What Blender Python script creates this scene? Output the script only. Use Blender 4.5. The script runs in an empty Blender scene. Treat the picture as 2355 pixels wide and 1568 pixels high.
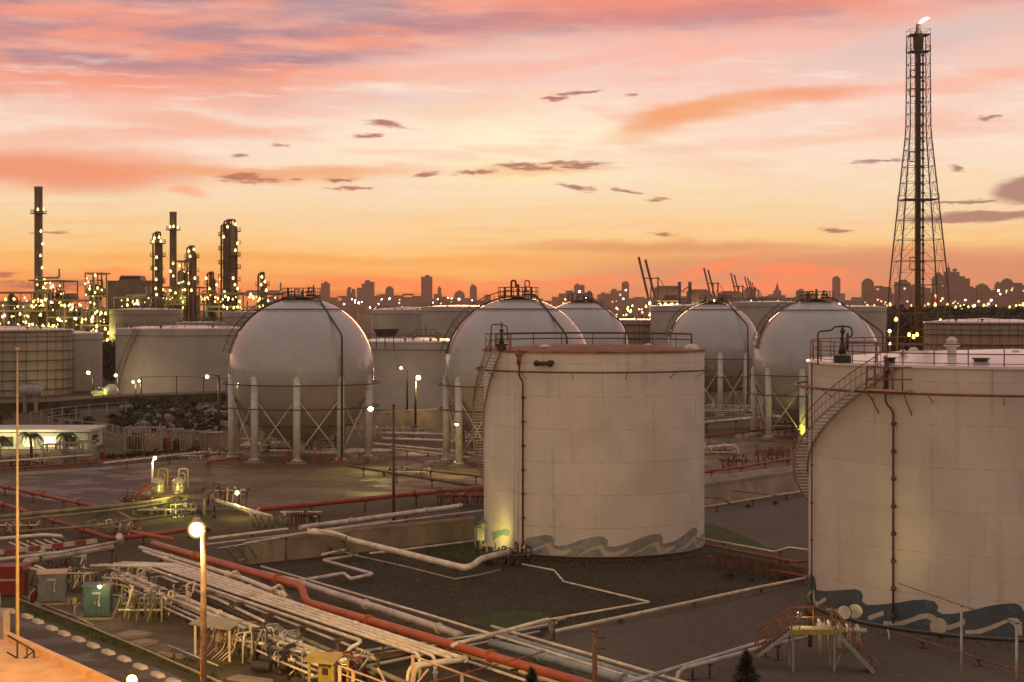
import bpy, bmesh, math, random
from mathutils import Vector, Matrix
R_ = math.radians
C = bpy.context.scene.collection
SC = bpy.context.scene
# ---------------------------------------------------------------- camera constants (photo measured on a 2354 px wide copy)
CX, HY, F, H = 1177.0, 700.0, 4138.0, 18.0
def P(x, y, Y): return Vector(((x-CX)/F*Y, Y, H-(y-HY)/F*Y))
def G(x, y, z=0.0):
    Y = F*(H-z)/(y-HY)
    return Vector(((x-CX)/F*Y, Y, z))
def px(n, Y): return n*Y/F
WL = {}
def wl(o): return WL.get(o.name, Vector((0, 0, 0))) if o else Vector((0, 0, 0))

# ---------------------------------------------------------------- materials
def lin(c):
    return tuple((v/255/12.92 if v/255 <= .04045 else ((v/255+.055)/1.055)**2.4) for v in c)
class Ex:
    """a socket with arithmetic"""
    def __init__(s, t, k): s.t, s.k = t, k
    def _m(s, op, *a, clamp=False):
        n = s.t.nodes.new('ShaderNodeMath'); n.operation = op; n.use_clamp = clamp
        for i, v in enumerate((s,)+a):
            if isinstance(v, Ex): s.t.links.new(v.k, n.inputs[i])
            else: n.inputs[i].default_value = v
        return Ex(s.t, n.outputs[0])
    def __add__(s, o): return s._m('ADD', o)
    def __sub__(s, o): return s._m('SUBTRACT', o)
    def __mul__(s, o): return s._m('MULTIPLY', o)
    def __truediv__(s, o): return s._m('DIVIDE', o)
    def minimum(s, o): return s._m('MINIMUM', o)
    def maximum(s, o): return s._m('MAXIMUM', o)
    def frac(s): return s._m('FRACT')
    def lt(s, o): return s._m('LESS_THAN', o)
    def smooth(s, a, b):
        n = s.t.nodes.new('ShaderNodeMapRange'); n.interpolation_type = 'SMOOTHSTEP'
        s.t.links.new(s.k, n.inputs[0])
        n.inputs[1].default_value = a; n.inputs[2].default_value = b
        n.inputs[3].default_value = 0; n.inputs[4].default_value = 1
        if a > b:
            n.inputs[1].default_value = b; n.inputs[2].default_value = a
            n.inputs[3].default_value = 1; n.inputs[4].default_value = 0
        return Ex(s.t, n.outputs[0])
def combine(t, x, y, z=0.0):
    n = t.nodes.new('ShaderNodeCombineXYZ')
    for i, v in enumerate((x, y, z)):
        if isinstance(v, Ex): t.links.new(v.k, n.inputs[i])
        else: n.inputs[i].default_value = v
    return n.outputs[0]
def noise(t, vec, scale, detail=4, rough=.55, dist=0.0):
    n = t.nodes.new('ShaderNodeTexNoise'); n.inputs['Scale'].default_value = scale
    n.inputs['Detail'].default_value = detail; n.inputs['Roughness'].default_value = rough
    n.inputs['Distortion'].default_value = dist
    if vec is not None: t.links.new(vec, n.inputs['Vector'])
    return n
def mixc(t, fac, a, b, mode='MIX'):
    n = t.nodes.new('ShaderNodeMix'); n.data_type = 'RGBA'; n.blend_type = mode
    for i, v in ((0, fac), (6, a), (7, b)):
        if isinstance(v, Ex): v = v.k
        if hasattr(v, 'is_output'): t.links.new(v, n.inputs[i])
        elif i == 0: n.inputs[0].default_value = v
        else: n.inputs[i].default_value = tuple(v)+(1,)
    return n.outputs[2]
def ramp(t, fac, stops):
    n = t.nodes.new('ShaderNodeValToRGB'); e = n.color_ramp.elements
    while len(e) < len(stops): e.new(.5)
    for k, (p, c) in enumerate(stops):
        e[k].position = p; e[k].color = tuple(c)+(1,) if len(c) == 3 else c
    t.links.new(fac.k if isinstance(fac, Ex) else fac, n.inputs[0])
    return n.outputs[0]
def newmat(name):
    m = bpy.data.materials.new(name); m.use_nodes = True
    return m, m.node_tree, m.node_tree.nodes['Principled BSDF']
def objco(t):
    n = t.nodes.new('ShaderNodeTexCoord'); return n.outputs['Object']
def pm(name, rgb, rough=.5, var=.18, scale=1.5, metal=0.0, bump=0.0, coat=0.0, dirt=None, dirt_amt=.5, dscale=.8):
    m, t, b = newmat(name)
    co = objco(t)
    n1 = noise(t, co, scale, 5)
    c = lin(rgb) if max(rgb) > 1 else rgb
    lo = tuple(v*(1-var) for v in c); hi = tuple(min(1, v*(1+var)) for v in c)
    col = mixc(t, Ex(t, n1.outputs[0]).smooth(.3, .7), lo, hi)
    if dirt:
        n2 = noise(t, co, dscale, 7, .65)
        col = mixc(t, Ex(t, n2.outputs[0]).smooth(.5, .72)*dirt_amt, col, dirt)
    t.links.new(col, b.inputs['Base Color'])
    b.inputs['Roughness'].default_value = rough; b.inputs['Metallic'].default_value = metal
    b.inputs['Coat Weight'].default_value = coat; b.inputs['Coat Roughness'].default_value = .12
    if bump:
        bn = t.nodes.new('ShaderNodeBump'); bn.inputs['Strength'].default_value = bump
        bn.inputs['Distance'].default_value = .05
        n3 = noise(t, co, scale*6, 4)
        t.links.new(n3.outputs[0], bn.inputs['Height']); t.links.new(bn.outputs[0], b.inputs['Normal'])
    return m
def emit(name, rgb, strength):
    m, t, b = newmat(name)
    b.inputs['Base Color'].default_value = (.8, .8, .7, 1)
    b.inputs['Emission Color'].default_value = tuple(lin(rgb))+(1,)
    b.inputs['Emission Strength'].default_value = strength
    return m
def shell_paint(name, c, course=2.3, stain=(.16, .09, .04), amt=.35, rough=.45, coat=.0, seams=.55, vert=True):
    """painted steel plates: weld courses, faint plate joints, rust streaks that run down"""
    m, t, b = newmat(name)
    co = objco(t)
    s = t.nodes.new('ShaderNodeSeparateXYZ'); t.links.new(co, s.inputs[0])
    x, y, z = (Ex(t, s.outputs[i]) for i in range(3))
    big = noise(t, co, .25, 4)
    col = mixc(t, Ex(t, big.outputs[0]).smooth(.3, .7), tuple(v*.9 for v in c), tuple(min(1, v*1.07) for v in c))
    sv = combine(t, x*1.3, y*1.3, z*.06)
    st = noise(t, sv, 1.1, 6, .6)
    fine = noise(t, co, 3.0, 6, .7)
    k = Ex(t, st.outputs[0]).smooth(.54, .78)*Ex(t, fine.outputs[0]).smooth(.3, .75)
    col = mixc(t, k*amt, col, stain)
    zz = z/course
    fr = zz.frac()
    line = (fr.lt(.022))*Ex(t, noise(t, sv, 2.5, 3).outputs[0]).smooth(.35, .6)
    col = mixc(t, line*seams, col, tuple(v*.35 for v in c))
    if vert:
        a = y._m('ARCTAN2', x)*(14/math.pi)
        row = zz._m('FLOOR')*.37
        vl = (a+row).frac().lt(.006)
        col = mixc(t, vl*(seams*.5), col, tuple(v*.4 for v in c))
        wn = t.nodes.new('ShaderNodeTexWhiteNoise'); wn.noise_dimensions = '2D'; t.links.new(combine(t, (a+row)._m('FLOOR'), zz._m('FLOOR')), wn.inputs['Vector'])
        col = mixc(t, Ex(t, wn.outputs['Value']).smooth(.55, 1.0)*.16, col, tuple(v*.62 for v in c))
        col = mixc(t, Ex(t, wn.outputs['Value']).smooth(.4, 0.0)*.14, col, tuple(min(.9, v*1.3) for v in c))
        rs = noise(t, combine(t, x*2.6, y*2.6, z*.03), 1.6, 5, .6)
        col = mixc(t, Ex(t, rs.outputs[0]).smooth(.60, .74)*z.smooth(4.0, 14.0)*.4, col, stain)
    sp = noise(t, co, 9.0, 3, .6)
    col = mixc(t, Ex(t, sp.outputs[0]).smooth(.7, .78)*.35, col, stain)
    t.links.new(col, b.inputs['Base Color'])
    b.inputs['Roughness'].default_value = rough
    b.inputs['Coat Weight'].default_value = coat; b.inputs['Coat Roughness'].default_value = .1
    bn = t.nodes.new('ShaderNodeBump'); bn.inputs['Strength'].default_value = .15; bn.inputs['Distance'].default_value = .3
    t.links.new(noise(t, co, .6, 3).outputs[0], bn.inputs['Height']); t.links.new(bn.outputs[0], b.inputs['Normal'])
    return m

M = {}
M['cream'] = shell_paint('cream_tank_paint', (.73, .665, .60), amt=.6)
M['cream2'] = shell_paint('beige_tank_paint', (.69, .63, .55), amt=.45, seams=.4)
M['white_far'] = shell_paint('off_white_tank_paint', (.44, .405, .375), amt=.3)
M['yellow_far'] = shell_paint('yellowed_tank_paint', (.38, .33, .26), amt=.5)
M['brown_far'] = shell_paint('ribbed_brown_paint', (.42, .34, .25), amt=.7)
def sphere_paint():
    m, t, b = newmat('glossy_white_sphere_paint')
    co = objco(t)
    s = t.nodes.new('ShaderNodeSeparateXYZ'); t.links.new(co, s.inputs[0])
    x, y, z = (Ex(t, s.outputs[i]) for i in range(3))
    n = noise(t, co, .35, 5)
    col = mixc(t, Ex(t, n.outputs[0]).smooth(.3, .7), (.43, .42, .415), (.49, .475, .465))
    # warm ground bounce and lamplight painted into the lower shell; rust runs all over
    low = (z*-1.0).smooth(-9.6, -8.6)
    st = noise(t, combine(t, x*1.2, y*1.2, z*.12), 1.2, 6, .65)
    col = mixc(t, low*.55, col, (.38, .31, .22))
    col = mixc(t, Ex(t, st.outputs[0]).smooth(.55, .75)*.28, col, (.22, .14, .08))
    a = y._m('ARCTAN2', x)*(10/math.pi)
    zs = (z/2.6).frac().lt(.02)
    vl = (a+(z/2.6)._m('FLOOR')*.43).frac().lt(.012)
    col = mixc(t, vl.maximum(zs)*.22, col, (.2, .18, .15))
    pn = noise(t, co, 1.6, 6, .65)
    col = mixc(t, Ex(t, pn.outputs[0]).smooth(.56, .74)*.25, col, (.24, .21, .19))
    t.links.new(col, b.inputs['Base Color'])
    b.inputs['Roughness'].default_value = .42
    b.inputs['Coat Weight'].default_value = 1.0; b.inputs['Coat Roughness'].default_value = .04
    return m
M['sphere'] = sphere_paint()
M['roof_pink'] = pm('pale_roof_paint', (.70, .64, .62), .28, .12, .4, coat=.5, dirt=(.3, .2, .15), dirt_amt=.35)
M['roof_rust'] = pm('rusty_roof_steel', (.24, .085, .04), .75, .4, .7, dirt=(.40, .29, .23), dirt_amt=.4, dscale=.5)
M['white'] = pm('white_steel_paint', (.66, .62, .55), .45, .12, 2, dirt=(.25, .16, .09), dirt_amt=.4)
M['cream_pipe'] = pm('cream_pipe_cladding', (.86, .75, .57), .3, .2, 1.2, metal=.15, dirt=(.26, .18, .11), dirt_amt=.5)
M['grey_pipe'] = pm('grey_pipe_cladding', (.60, .545, .49), .3, .22, 1.0, metal=.25, dirt=(.16, .12, .09), dirt_amt=.6)
M['teal_pipe'] = pm('blue_grey_pipe_paint', (.30, .36, .38), .4, .2, 1.0, dirt=(.16, .13, .1), dirt_amt=.5)
M['olive_pipe'] = pm('olive_pipe_paint', (.26, .25, .13), .5, .25, 1.0, dirt=(.12, .09, .05))
M['red_pipe'] = pm('orange_red_pipe_paint', (.50, .12, .045), .42, .2, .8, dirt=(.22, .08, .05), dirt_amt=.6)
M['dark_red'] = pm('dark_red_pipe_paint', (.34, .055, .04), .5, .25, .8, dirt=(.12, .05, .04))
M['rail_red'] = pm('rusty_red_rail_paint', (.26, .085, .055), .55, .3, 3)
M['rail_orange'] = pm('orange_handrail_paint', (.30, .115, .045), .5, .3, 3)
M['rail_pink'] = pm('peach_handrail_paint', (.62, .42, .30), .5, .2, 3)
M['tower_steel'] = pm('grey_green_tower_steel', (.075, .072, .06), .5, .25, .5)
M['dark'] = pm('dark_weathered_steel', (.045, .037, .032), .55, .3, 2)
M['brown'] = pm('brown_steel', (.10, .07, .05), .55, .3, 2)
M['silhouette'] = pm('dull_grey_brown_steel', (.22, .16, .115), .6, .25, .3)
M['grey'] = pm('grey_steel_paint', (.30, .29, .28), .5, .2, 2)
M['galv'] = pm('galvanised_steel', (.42, .40, .38), .4, .2, 2, metal=.4)
M['blue_cab'] = pm('slate_blue_cabinet_paint', (.15, .16, .20), .45, .2, 1.5, dirt=(.12, .09, .07))
M['teal_cab'] = pm('teal_cabinet_paint', (.05, .115, .13), .45, .2, 1.5, dirt=(.1, .09, .06))
M['red'] = pm('signal_red_paint', (.2, .018, .016), .42, .2, 2)
M['yellow'] = pm('yellow_sheet_metal', (.38, .29, .07), .5, .2, 2, dirt=(.22, .15, .05))
M['tan_sheet'] = pm('tan_sheet_metal', (.40, .33, .20), .5, .2, 2, dirt=(.2, .14, .07))
M['concrete'] = pm('weathered_concrete', (.33, .265, .20), .85, .2, .7, bump=.3, dirt=(.13, .11, .08), dirt_amt=.7, dscale=.35)
M['block'] = pm('whitewashed_concrete', (.62, .53, .40), .8, .2, 3, bump=.2, dirt=(.25, .19, .12))
M['wood'] = pm('weathered_wood', (.24, .14, .065), .75, .35, 4, bump=.3)
M['orange_pole'] = pm('buff_pole_paint', (.50, .36, .20), .5, .15, 3)
M['vessel'] = pm('polished_vessel_cladding', (.60, .56, .42), .25, .1, 1, metal=.7)
M['wall_pale'] = pm('pale_wall_plaster', (.60, .58, .50), .7, .1, 1, dirt=(.25, .22, .16))
M['pipe_brown'] = pm('dark_red_brown_pipe', (.13, .058, .036), .5, .25, 2)
M['plant_dark'] = pm('olive_plant_steel', (.075, .068, .035), .6, .35, .4)
M['cage_steel'] = pm('dull_cage_steel', (.34, .29, .235), .55, .25, 2)
M['dike'] = pm('overgrown_dike', (.05, .048, .024), .95, .5, .5, bump=.5)
M['rust_panel'] = pm('rusty_mesh_panel', (.10, .05, .03), .7, .4, 2)
M['roof_near'] = pm('roof_screed', (.62, .45, .25), .8, .12, 1.2, bump=.2, dirt=(.3, .22, .15), dirt_amt=.35)
M['haze_bldg'] = pm('far_tower_concrete', (.24, .17, .15), .8, .15, .05)
M['haze_bldg2'] = pm('far_block_concrete', (.30, .21, .18), .8, .15, .05)
M['leaf'] = pm('dark_green_leaf', (.035, .055, .018), .6, .5, 1.2)
M['leaf2'] = pm('olive_leaf', (.07, .085, .025), .6, .5, 1.2)
M['leaf_dark'] = pm('dusky_leaf', (.028, .034, .016), .7, .5, .4)
M['bark'] = pm('bark', (.09, .065, .045), .85, .3, 4)
M['rubble'] = pm('pale_rubble', (.26, .22, .18), .85, .45, 1.0, bump=.4)
M['mural_grey'] = pm('faded_blue_grey_mural_paint', (.28, .285, .28), .5, .2, 1.2, dirt=(.5, .44, .37), dirt_amt=.65, dscale=2.2)
M['mural_teal'] = pm('deep_teal_mural_paint', (.07, .10, .128), .45, .12, .8, dirt=(.22, .23, .23), dirt_amt=.5, dscale=1.8)
M['mural_cream'] = pm('cream_mural_paint', (.56, .50, .40), .5, .1, 1.5)
M['mural_cyan'] = pm('faded_cyan_mural_paint', (.25, .42, .40), .5, .1, 1.5)
M['glow_warm'] = emit('warm_lamp_glow', (255, 226, 150), 30)
M['glow_plant'] = emit('plant_lamp_glow', (255, 224, 125), 4.5)
M['glow_big'] = emit('street_lamp_glow', (255, 225, 160), 60)
M['glow_green'] = emit('greenish_lamp_glow', (240, 245, 140), 22)
def halo_mat():  # see-through emissive shell, added to paint an amber halo round a bulb
    m, t, b = newmat('amber_halo_globe'); t.nodes.remove(b); out = t.nodes['Material Output']
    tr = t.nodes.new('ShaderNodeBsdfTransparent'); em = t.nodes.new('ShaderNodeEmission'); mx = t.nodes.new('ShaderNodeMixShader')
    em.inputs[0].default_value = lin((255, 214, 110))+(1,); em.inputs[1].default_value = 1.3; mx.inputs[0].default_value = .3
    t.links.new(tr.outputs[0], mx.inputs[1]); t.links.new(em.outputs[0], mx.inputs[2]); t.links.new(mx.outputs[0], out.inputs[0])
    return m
M['halo_globe'] = halo_mat()
M['glow_far'] = emit('far_amber_lamp_glow', (255, 196, 105), 5)
M['glow_orange'] = emit('sodium_glow', (255, 170, 70), 16)
M['glow_red'] = emit('red_beacon_glow', (255, 60, 50), 6)
M['glow_white'] = emit('white_lamp_glow', (255, 245, 225), 14)
M['flame'] = emit('flare_flame', (255, 236, 205), 2.2)
M['window_lit'] = emit('lit_window', (255, 215, 150), 2.0)

# ---------------------------------------------------------------- mesh builder
class MB:
    def __init__(s): s.v, s.f, s.sm = [], [], []
    def add(s, vs, fs, smooth=False):
        o = len(s.v); s.v += [Vector(v) for v in vs]
        for f in fs: s.f.append(tuple(i+o for i in f)); s.sm.append(smooth)
        return s
    def box(s, c, size, rz=0.0, rx=0.0):
        hx, hy, hz = (k/2 for k in size)
        m = Matrix.Rotation(rz, 3, 'Z') @ Matrix.Rotation(rx, 3, 'X')
        vs = [Vector(c)+m@Vector((sx*hx, sy*hy, sz*hz)) for sx in (-1, 1) for sy in (-1, 1) for sz in (-1, 1)]
        return s.add(vs, [(0, 1, 3, 2), (4, 6, 7, 5), (0, 4, 5, 1), (2, 3, 7, 6), (0, 2, 6, 4), (1, 5, 7, 3)])
    def bar(s, a, b, w, h=None):
        """square bar from a to b"""
        return s.tube([a, b], w/1.414, 4, smooth=False)
    def tube(s, pts, r, n=8, bend=0.0, smooth=True, closed=False):
        pts = [Vector(p) for p in pts]
        rs = r if isinstance(r, (list, tuple)) else None
        if bend and len(pts) > 2:
            q = [pts[0]]
            for i in range(1, len(pts)-1):
                a, b, c = pts[i-1], pts[i], pts[i+1]
                d = min(bend, .45*(a-b).length, .45*(c-b).length)
                p0 = b+(a-b).normalized()*d; p2 = b+(c-b).normalized()*d
                for k in range(6):
                    u = k/5; q.append(p0*(1-u)**2+b*2*u*(1-u)+p2*u*u)
            q.append(pts[-1]); pts = q
        N = len(pts)
        if N < 2: return s
        def tang(i):
            if closed: return (pts[(i+1) % N]-pts[i-1]).normalized()
            if i == 0: return (pts[1]-pts[0]).normalized()
            if i == N-1: return (pts[-1]-pts[-2]).normalized()
            t = (pts[i+1]-pts[i]).normalized()+(pts[i]-pts[i-1]).normalized()
            return t.normalized() if t.length > 1e-6 else (pts[i+1]-pts[i]).normalized()
        t0 = tang(0)
        up = Vector((0, 0, 1)) if abs(t0.z) < .9 else Vector((1, 0, 0))
        u = t0.cross(up).normalized()
        vs = []
        for i in range(N):
            t = tang(i)
            u = (u-t*u.dot(t))
            u = u.normalized() if u.length > 1e-6 else t.orthogonal().normalized()
            w = t.cross(u)
            ri = rs[i] if rs and len(rs) == N else (rs[0]+(rs[-1]-rs[0])*i/(N-1) if rs else r)
            for k in range(n):
                a = 2*math.pi*(k+.5)/n
                vs.append(pts[i]+(u*math.cos(a)+w*math.sin(a))*ri)
        fs = []
        for i in range(N if closed else N-1):
            j = (i+1) % N
            for k in range(n):
                l = (k+1) % n
                fs.append((i*n+k, i*n+l, j*n+l, j*n+k))
        s.add(vs, fs, smooth)
        if not closed:
            o = len(s.v)-N*n
            s.f.append(tuple(o+k for k in reversed(range(n)))); s.sm.append(False)
            s.f.append(tuple(o+(N-1)*n+k for k in range(n))); s.sm.append(False)
        return s
    def lathe(s, prof, c, n=32, smooth=True, a0=0.0, a1=2*math.pi, axis=None):
        c = Vector(c); full = abs(a1-a0-2*math.pi) < 1e-6
        m = n if full else n+1
        q = axis.to_track_quat('Z', 'Y') if axis is not None else None
        vs = []
        for r, z in prof:
            for k in range(m):
                a = a0+(a1-a0)*k/n
                v = Vector((r*math.cos(a), r*math.sin(a), z))
                vs.append(c+(q@v if q else v))
        fs = []
        for i in range(len(prof)-1):
            for k in range(n):
                l = (k+1) % m if full else k+1
                fs.append((i*m+k, i*m+l, (i+1)*m+l, (i+1)*m+k))
        return s.add(vs, fs, smooth)
    def cap(s, c, r, n=32):
        c = Vector(c)
        return s.add([c+Vector((r*math.cos(2*math.pi*k/n), r*math.sin(2*math.pi*k/n), 0)) for k in range(n)], [tuple(range(n))])
    def cyl(s, c, r, h, n=24, r2=None):
        """closed upright cylinder or cone frustum standing on c"""
        r2 = r if r2 is None else r2
        s.lathe([(r, 0), (r2, h)], c, n)
        s.cap(Vector(c)+Vector((0, 0, h)), r2, n)
        o = len(s.v); s.cap(c, r, n); s.f[-1] = tuple(reversed(s.f[-1]))
        return s
    def ball(s, c, r, n=12, sz=1.0):
        prof = [(max(1e-4, r*math.sin(math.pi*i/n)), -r*sz*math.cos(math.pi*i/n)) for i in range(n+1)]
        return s.lathe(prof, c, n*2 if n < 10 else n+8)
    def ring(s, c, R, r, n=64, k=6, a0=0.0, a1=2*math.pi):
        c = Vector(c); full = abs(a1-a0-2*math.pi) < 1e-6
        pts = [c+Vector((R*math.cos(a0+(a1-a0)*i/n), R*math.sin(a0+(a1-a0)*i/n), 0)) for i in range(n if full else n+1)]
        return s.tube(pts, r, k, closed=full)
    def prism(s, poly, z0, z1):
        n = len(poly)
        vs = [Vector((p[0], p[1], z0)) for p in poly]+[Vector((p[0], p[1], z1)) for p in poly]
        fs = [tuple(reversed(range(n))), tuple(range(n, 2*n))]+[(i, (i+1) % n, (i+1) % n+n, i+n) for i in range(n)]
        return s.add(vs, fs)
    def build(s, name, mat, parent=None, origin=None):
        base = wl(parent) if parent else None
        if base is None:
            if origin is None:
                xs = [v.x for v in s.v]; ys = [v.y for v in s.v]; zs = [v.z for v in s.v]
                origin = Vector(((min(xs)+max(xs))/2, (min(ys)+max(ys))/2, min(zs)))
            base = Vector(origin)
        me = bpy.data.meshes.new(name)
        me.from_pydata([tuple(v-base) for v in s.v], [], s.f)
        me.polygons.foreach_set('use_smooth', s.sm)
        me.update()
        if isinstance(mat, str): mat = M[mat]
        me.materials.append(mat)
        o = bpy.data.objects.new(name, me); C.objects.link(o)
        if parent: o.parent = parent
        else: o.location = base
        WL[o.name] = base
        return o
def tag(o, label=None, cat=None, group=None, kind=None):
    if label: o['label'] = label
    if cat: o['category'] = cat
    if group: o['group'] = group
    if kind: o['kind'] = kind
    return o
def thing(name, loc, label, cat, group=None):
    o = bpy.data.objects.new(name, None); C.objects.link(o)
    o.location = loc; o.empty_display_size = .5
    WL[o.name] = Vector(loc)
    return tag(o, label, cat, group)
def dup(o, parent=None, loc=None, rz=None, label=None, group=None):
    c = o.copy(); C.objects.link(c)
    if parent: c.parent = parent
    if loc is not None: c.location = loc
    if rz is not None: c.rotation_euler[2] = rz
    WL[c.name] = Vector(loc) if loc is not None else wl(parent)
    if label: c['label'] = label
    if group: c['group'] = group
    for ch in list(o.children): dup(ch, c)
    return c
def light(kind, loc, color, energy, parent=None, size=.3, name='lamp_light', spot=None, aim=None):
    d = bpy.data.lights.new(name, kind); d.color = lin(color); d.energy = energy
    if kind != 'SUN': d.shadow_soft_size = size
    if spot: d.spot_size = R_(spot); d.spot_blend = .8
    o = bpy.data.objects.new(name, d); C.objects.link(o)
    o.location = Vector(loc)-(wl(parent) if parent else Vector((0, 0, 0)))
    if parent: o.parent = parent
    if aim is not None: o.rotation_euler = (Vector(aim)-Vector(loc)).to_track_quat('-Z', 'Y').to_euler()
    return o
LAMPMESH = {}
def lampdot(loc, r, mat, parent, name='lamp'):
    """a small round luminaire (part of its thing)"""
    key = (round(r, 2), mat)
    if key not in LAMPMESH:
        b = MB().ball((0, 0, 0), r, 6); b.tube([(0, 0, r*.8), (0, 0, r*1.5)], r*.5, 6)
        me = bpy.data.meshes.new('lamp_globe'); me.from_pydata([tuple(v) for v in b.v], [], b.f)
        me.polygons.foreach_set('use_smooth', b.sm); me.materials.append(M[mat]); LAMPMESH[key] = me
    o = bpy.data.objects.new(name, LAMPMESH[key]); C.objects.link(o)
    o.parent = parent; o.location = Vector(loc)-wl(parent); WL[o.name] = Vector(loc)
    return o
HAZE = 9.5e-5
# ---------------------------------------------------------------- camera
cd = bpy.data.cameras.new('camera'); cam = bpy.data.objects.new('camera', cd); C.objects.link(cam)
cam.location = (0, 0, H); cam.rotation_euler = (R_(90), 0, 0)
cd.sensor_width = 36; cd.lens = 36*F/2354; cd.shift_y = -84/2354
cd.clip_start = 1; cd.clip_end = 40000
SC.camera = cam
SC.view_settings.view_transform = 'Standard'; SC.view_settings.look = 'None'
SC.view_settings.exposure = 0; SC.view_settings.gamma = 1
def lk(c, k): return tuple(v*k for v in lin(c))
# ---------------------------------------------------------------- sky: dusk cloudscape by direction (azimuth / elevation)
w = bpy.data.worlds.new('World'); SC.world = w; w.use_nodes = True
t = w.node_tree; bg = t.nodes['Background']
tc = t.nodes.new('ShaderNodeTexCoord')
sp = t.nodes.new('ShaderNodeSeparateXYZ'); t.links.new(tc.outputs['Generated'], sp.inputs[0])
dx, dy, dz = (Ex(t, sp.outputs[i]) for i in range(3))
X = dx._m('ARCTAN2', dy)*F+CX              # azimuth, in units of 1/4138 rad
HT = dz._m('ARCSINE')*F                    # elevation, same unit
front = dy.smooth(-.25, .75)
base = combine(t, X*.001, HT*.004)
nz = noise(t, base, 2.2, 6, .55)
nsep = t.nodes.new('ShaderNodeSeparateColor'); t.links.new(nz.outputs['Color'], nsep.inputs[0])
n_r, n_g = Ex(t, nsep.outputs[0])-.5, Ex(t, nsep.outputs[1])-.5
nf = noise(t, combine(t, X*.001, HT*.003), 16, 6, .6)
nfs = t.nodes.new('ShaderNodeSeparateColor'); t.links.new(nf.outputs['Color'], nfs.inputs[0])
f_r, f_g = Ex(t, nfs.outputs[0])-.5, Ex(t, nfs.outputs[1])-.5
wx = X+n_r*320+f_r*60; wh = HT+n_g*90+f_g*12
sky = ramp(t, (wh/1600)._m('MAXIMUM', 0), [
    (0.0, lk((214, 100, 56), 1.3)), (38/1600, lk((238, 130, 62), 1.3)), (95/1600, lk((248, 188, 104), 1.25)),
    (160/1600, lk((250, 212, 150), 1.19)), (235/1600, lk((250, 225, 180), 1.12)), (330/1600, lk((252, 228, 202), 1.07)),
    (450/1600, lk((247, 214, 198), 1.05)), (560/1600, lk((240, 198, 186), 1.05)), (700/1600, lk((226, 176, 168), 1.05)),
    (1000/1600, lin((176, 144, 150))), (1.0, lin((120, 112, 124)))])
def blob(x, y, sx, sy, ang=0.0, u=None, v=None):
    """normalised distance from an ellipse on the sky (y counted down from the horizon line 700)"""
    n = t.nodes.new('ShaderNodeMapping'); n.vector_type = 'TEXTURE'
    n.inputs['Location'].default_value = (x, HY-y, 0); n.inputs['Rotation'].default_value = (0, 0, ang)
    n.inputs['Scale'].default_value = (sx, sy, 1)
    t.links.new(u, n.inputs['Vector'])
    l = t.nodes.new('ShaderNodeVectorMath'); l.operation = 'LENGTH'; t.links.new(n.outputs[0], l.inputs[0])
    return Ex(t, l.outputs['Value'])
big = combine(t, wx, wh)
small = combine(t, X+f_r*55, HT+f_g*26)
def layer(sky, mask, col): return mixc(t, mask, sky, col)
# glow round the sun that has just gone
sky = layer(sky, blob(1190, 335, 620, 170, 0, big).smooth(1.0, 0.0)*.9, lk((255, 246, 208), 1.08))
sky = layer(sky, blob(1180, 400, 260, 60, 0, big).smooth(1.0, 0.0)*.5, lk((255, 240, 170), 1.08))
# grey-blue gaps high up
sky = layer(sky, blob(850, 235, 480, 40, 0, big).smooth(1.1, .1)*.5, lin((226, 208, 200)))
sky = layer(sky, blob(2150, 110, 420, 55, .14, big).smooth(1.1, .1)*.7, lin((212, 198, 192)))
# upper left bank: salmon below, mauve above
edge = ramp(t, ((X+200)/2800), [(0.0, (.27,)*3), (.17, (.255,)*3), (.30, (.235,)*3), (.37, (.15,)*3), (.46, (.10,)*3), (.62, (.085,)*3), (.78, (.075,)*3), (.92, (.02,)*3)])
eb = Ex(t, edge)*1000
rowy = wh*-1.0+HY
bank = (eb-rowy-f_g*60).smooth(-35, 60)
streak = noise(t, combine(t, X*.0012+HT*.0008, HT*.0075), 2.2, 5, .5)
bankc = mixc(t, Ex(t, streak.outputs[0]).smooth(.37, .60), lk((237, 148, 126), 1.05), lk((168, 128, 140), 1.05))
bankc = mixc(t, blob(760, 30, 330, 60, .1, big).smooth(1.0, .2)*.6, bankc, lin((168, 152, 160)))
bankc = mixc(t, blob(250, 205, 750, 60, 0, big).smooth(1.0, .3)*.85, bankc, lk((243, 152, 126), 1.08))
sky = layer(sky, bank*.92*front, bankc)
sky = layer(sky, blob(1600, 20, 720, 46, .03, big).smooth(1.1, .3)*.6, lin((232, 138, 126)))
# thin high cirrus everywhere: pink veils and cream gaps
c1 = noise(t, combine(t, X*.0010+HT*.0016, HT*.0062), 2.6, 7, .6)
hw_ = HT.smooth(220, 400)*HT.smooth(900, 640)
sky = layer(sky, Ex(t, c1.outputs[0]).smooth(.47, .66)*hw_*.55, lk((246, 182, 160), 1.06))
c2 = noise(t, combine(t, X*.0013+HT*.0010, HT*.011), 3.4, 7, .62)
sky = layer(sky, Ex(t, c2.outputs[0]).smooth(.52, .70)*HT.smooth(110, 260)*HT.smooth(620, 470)*.6, lk((253, 236, 216), 1.08))
c3 = noise(t, combine(t, X*.0009-HT*.0008, HT*.014), 3.0, 7, .6)
sky = layer(sky, Ex(t, c3.outputs[0]).smooth(.48, .66)*HT.smooth(380, 120)*.42, lk((246, 184, 112), 1.22))
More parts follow.
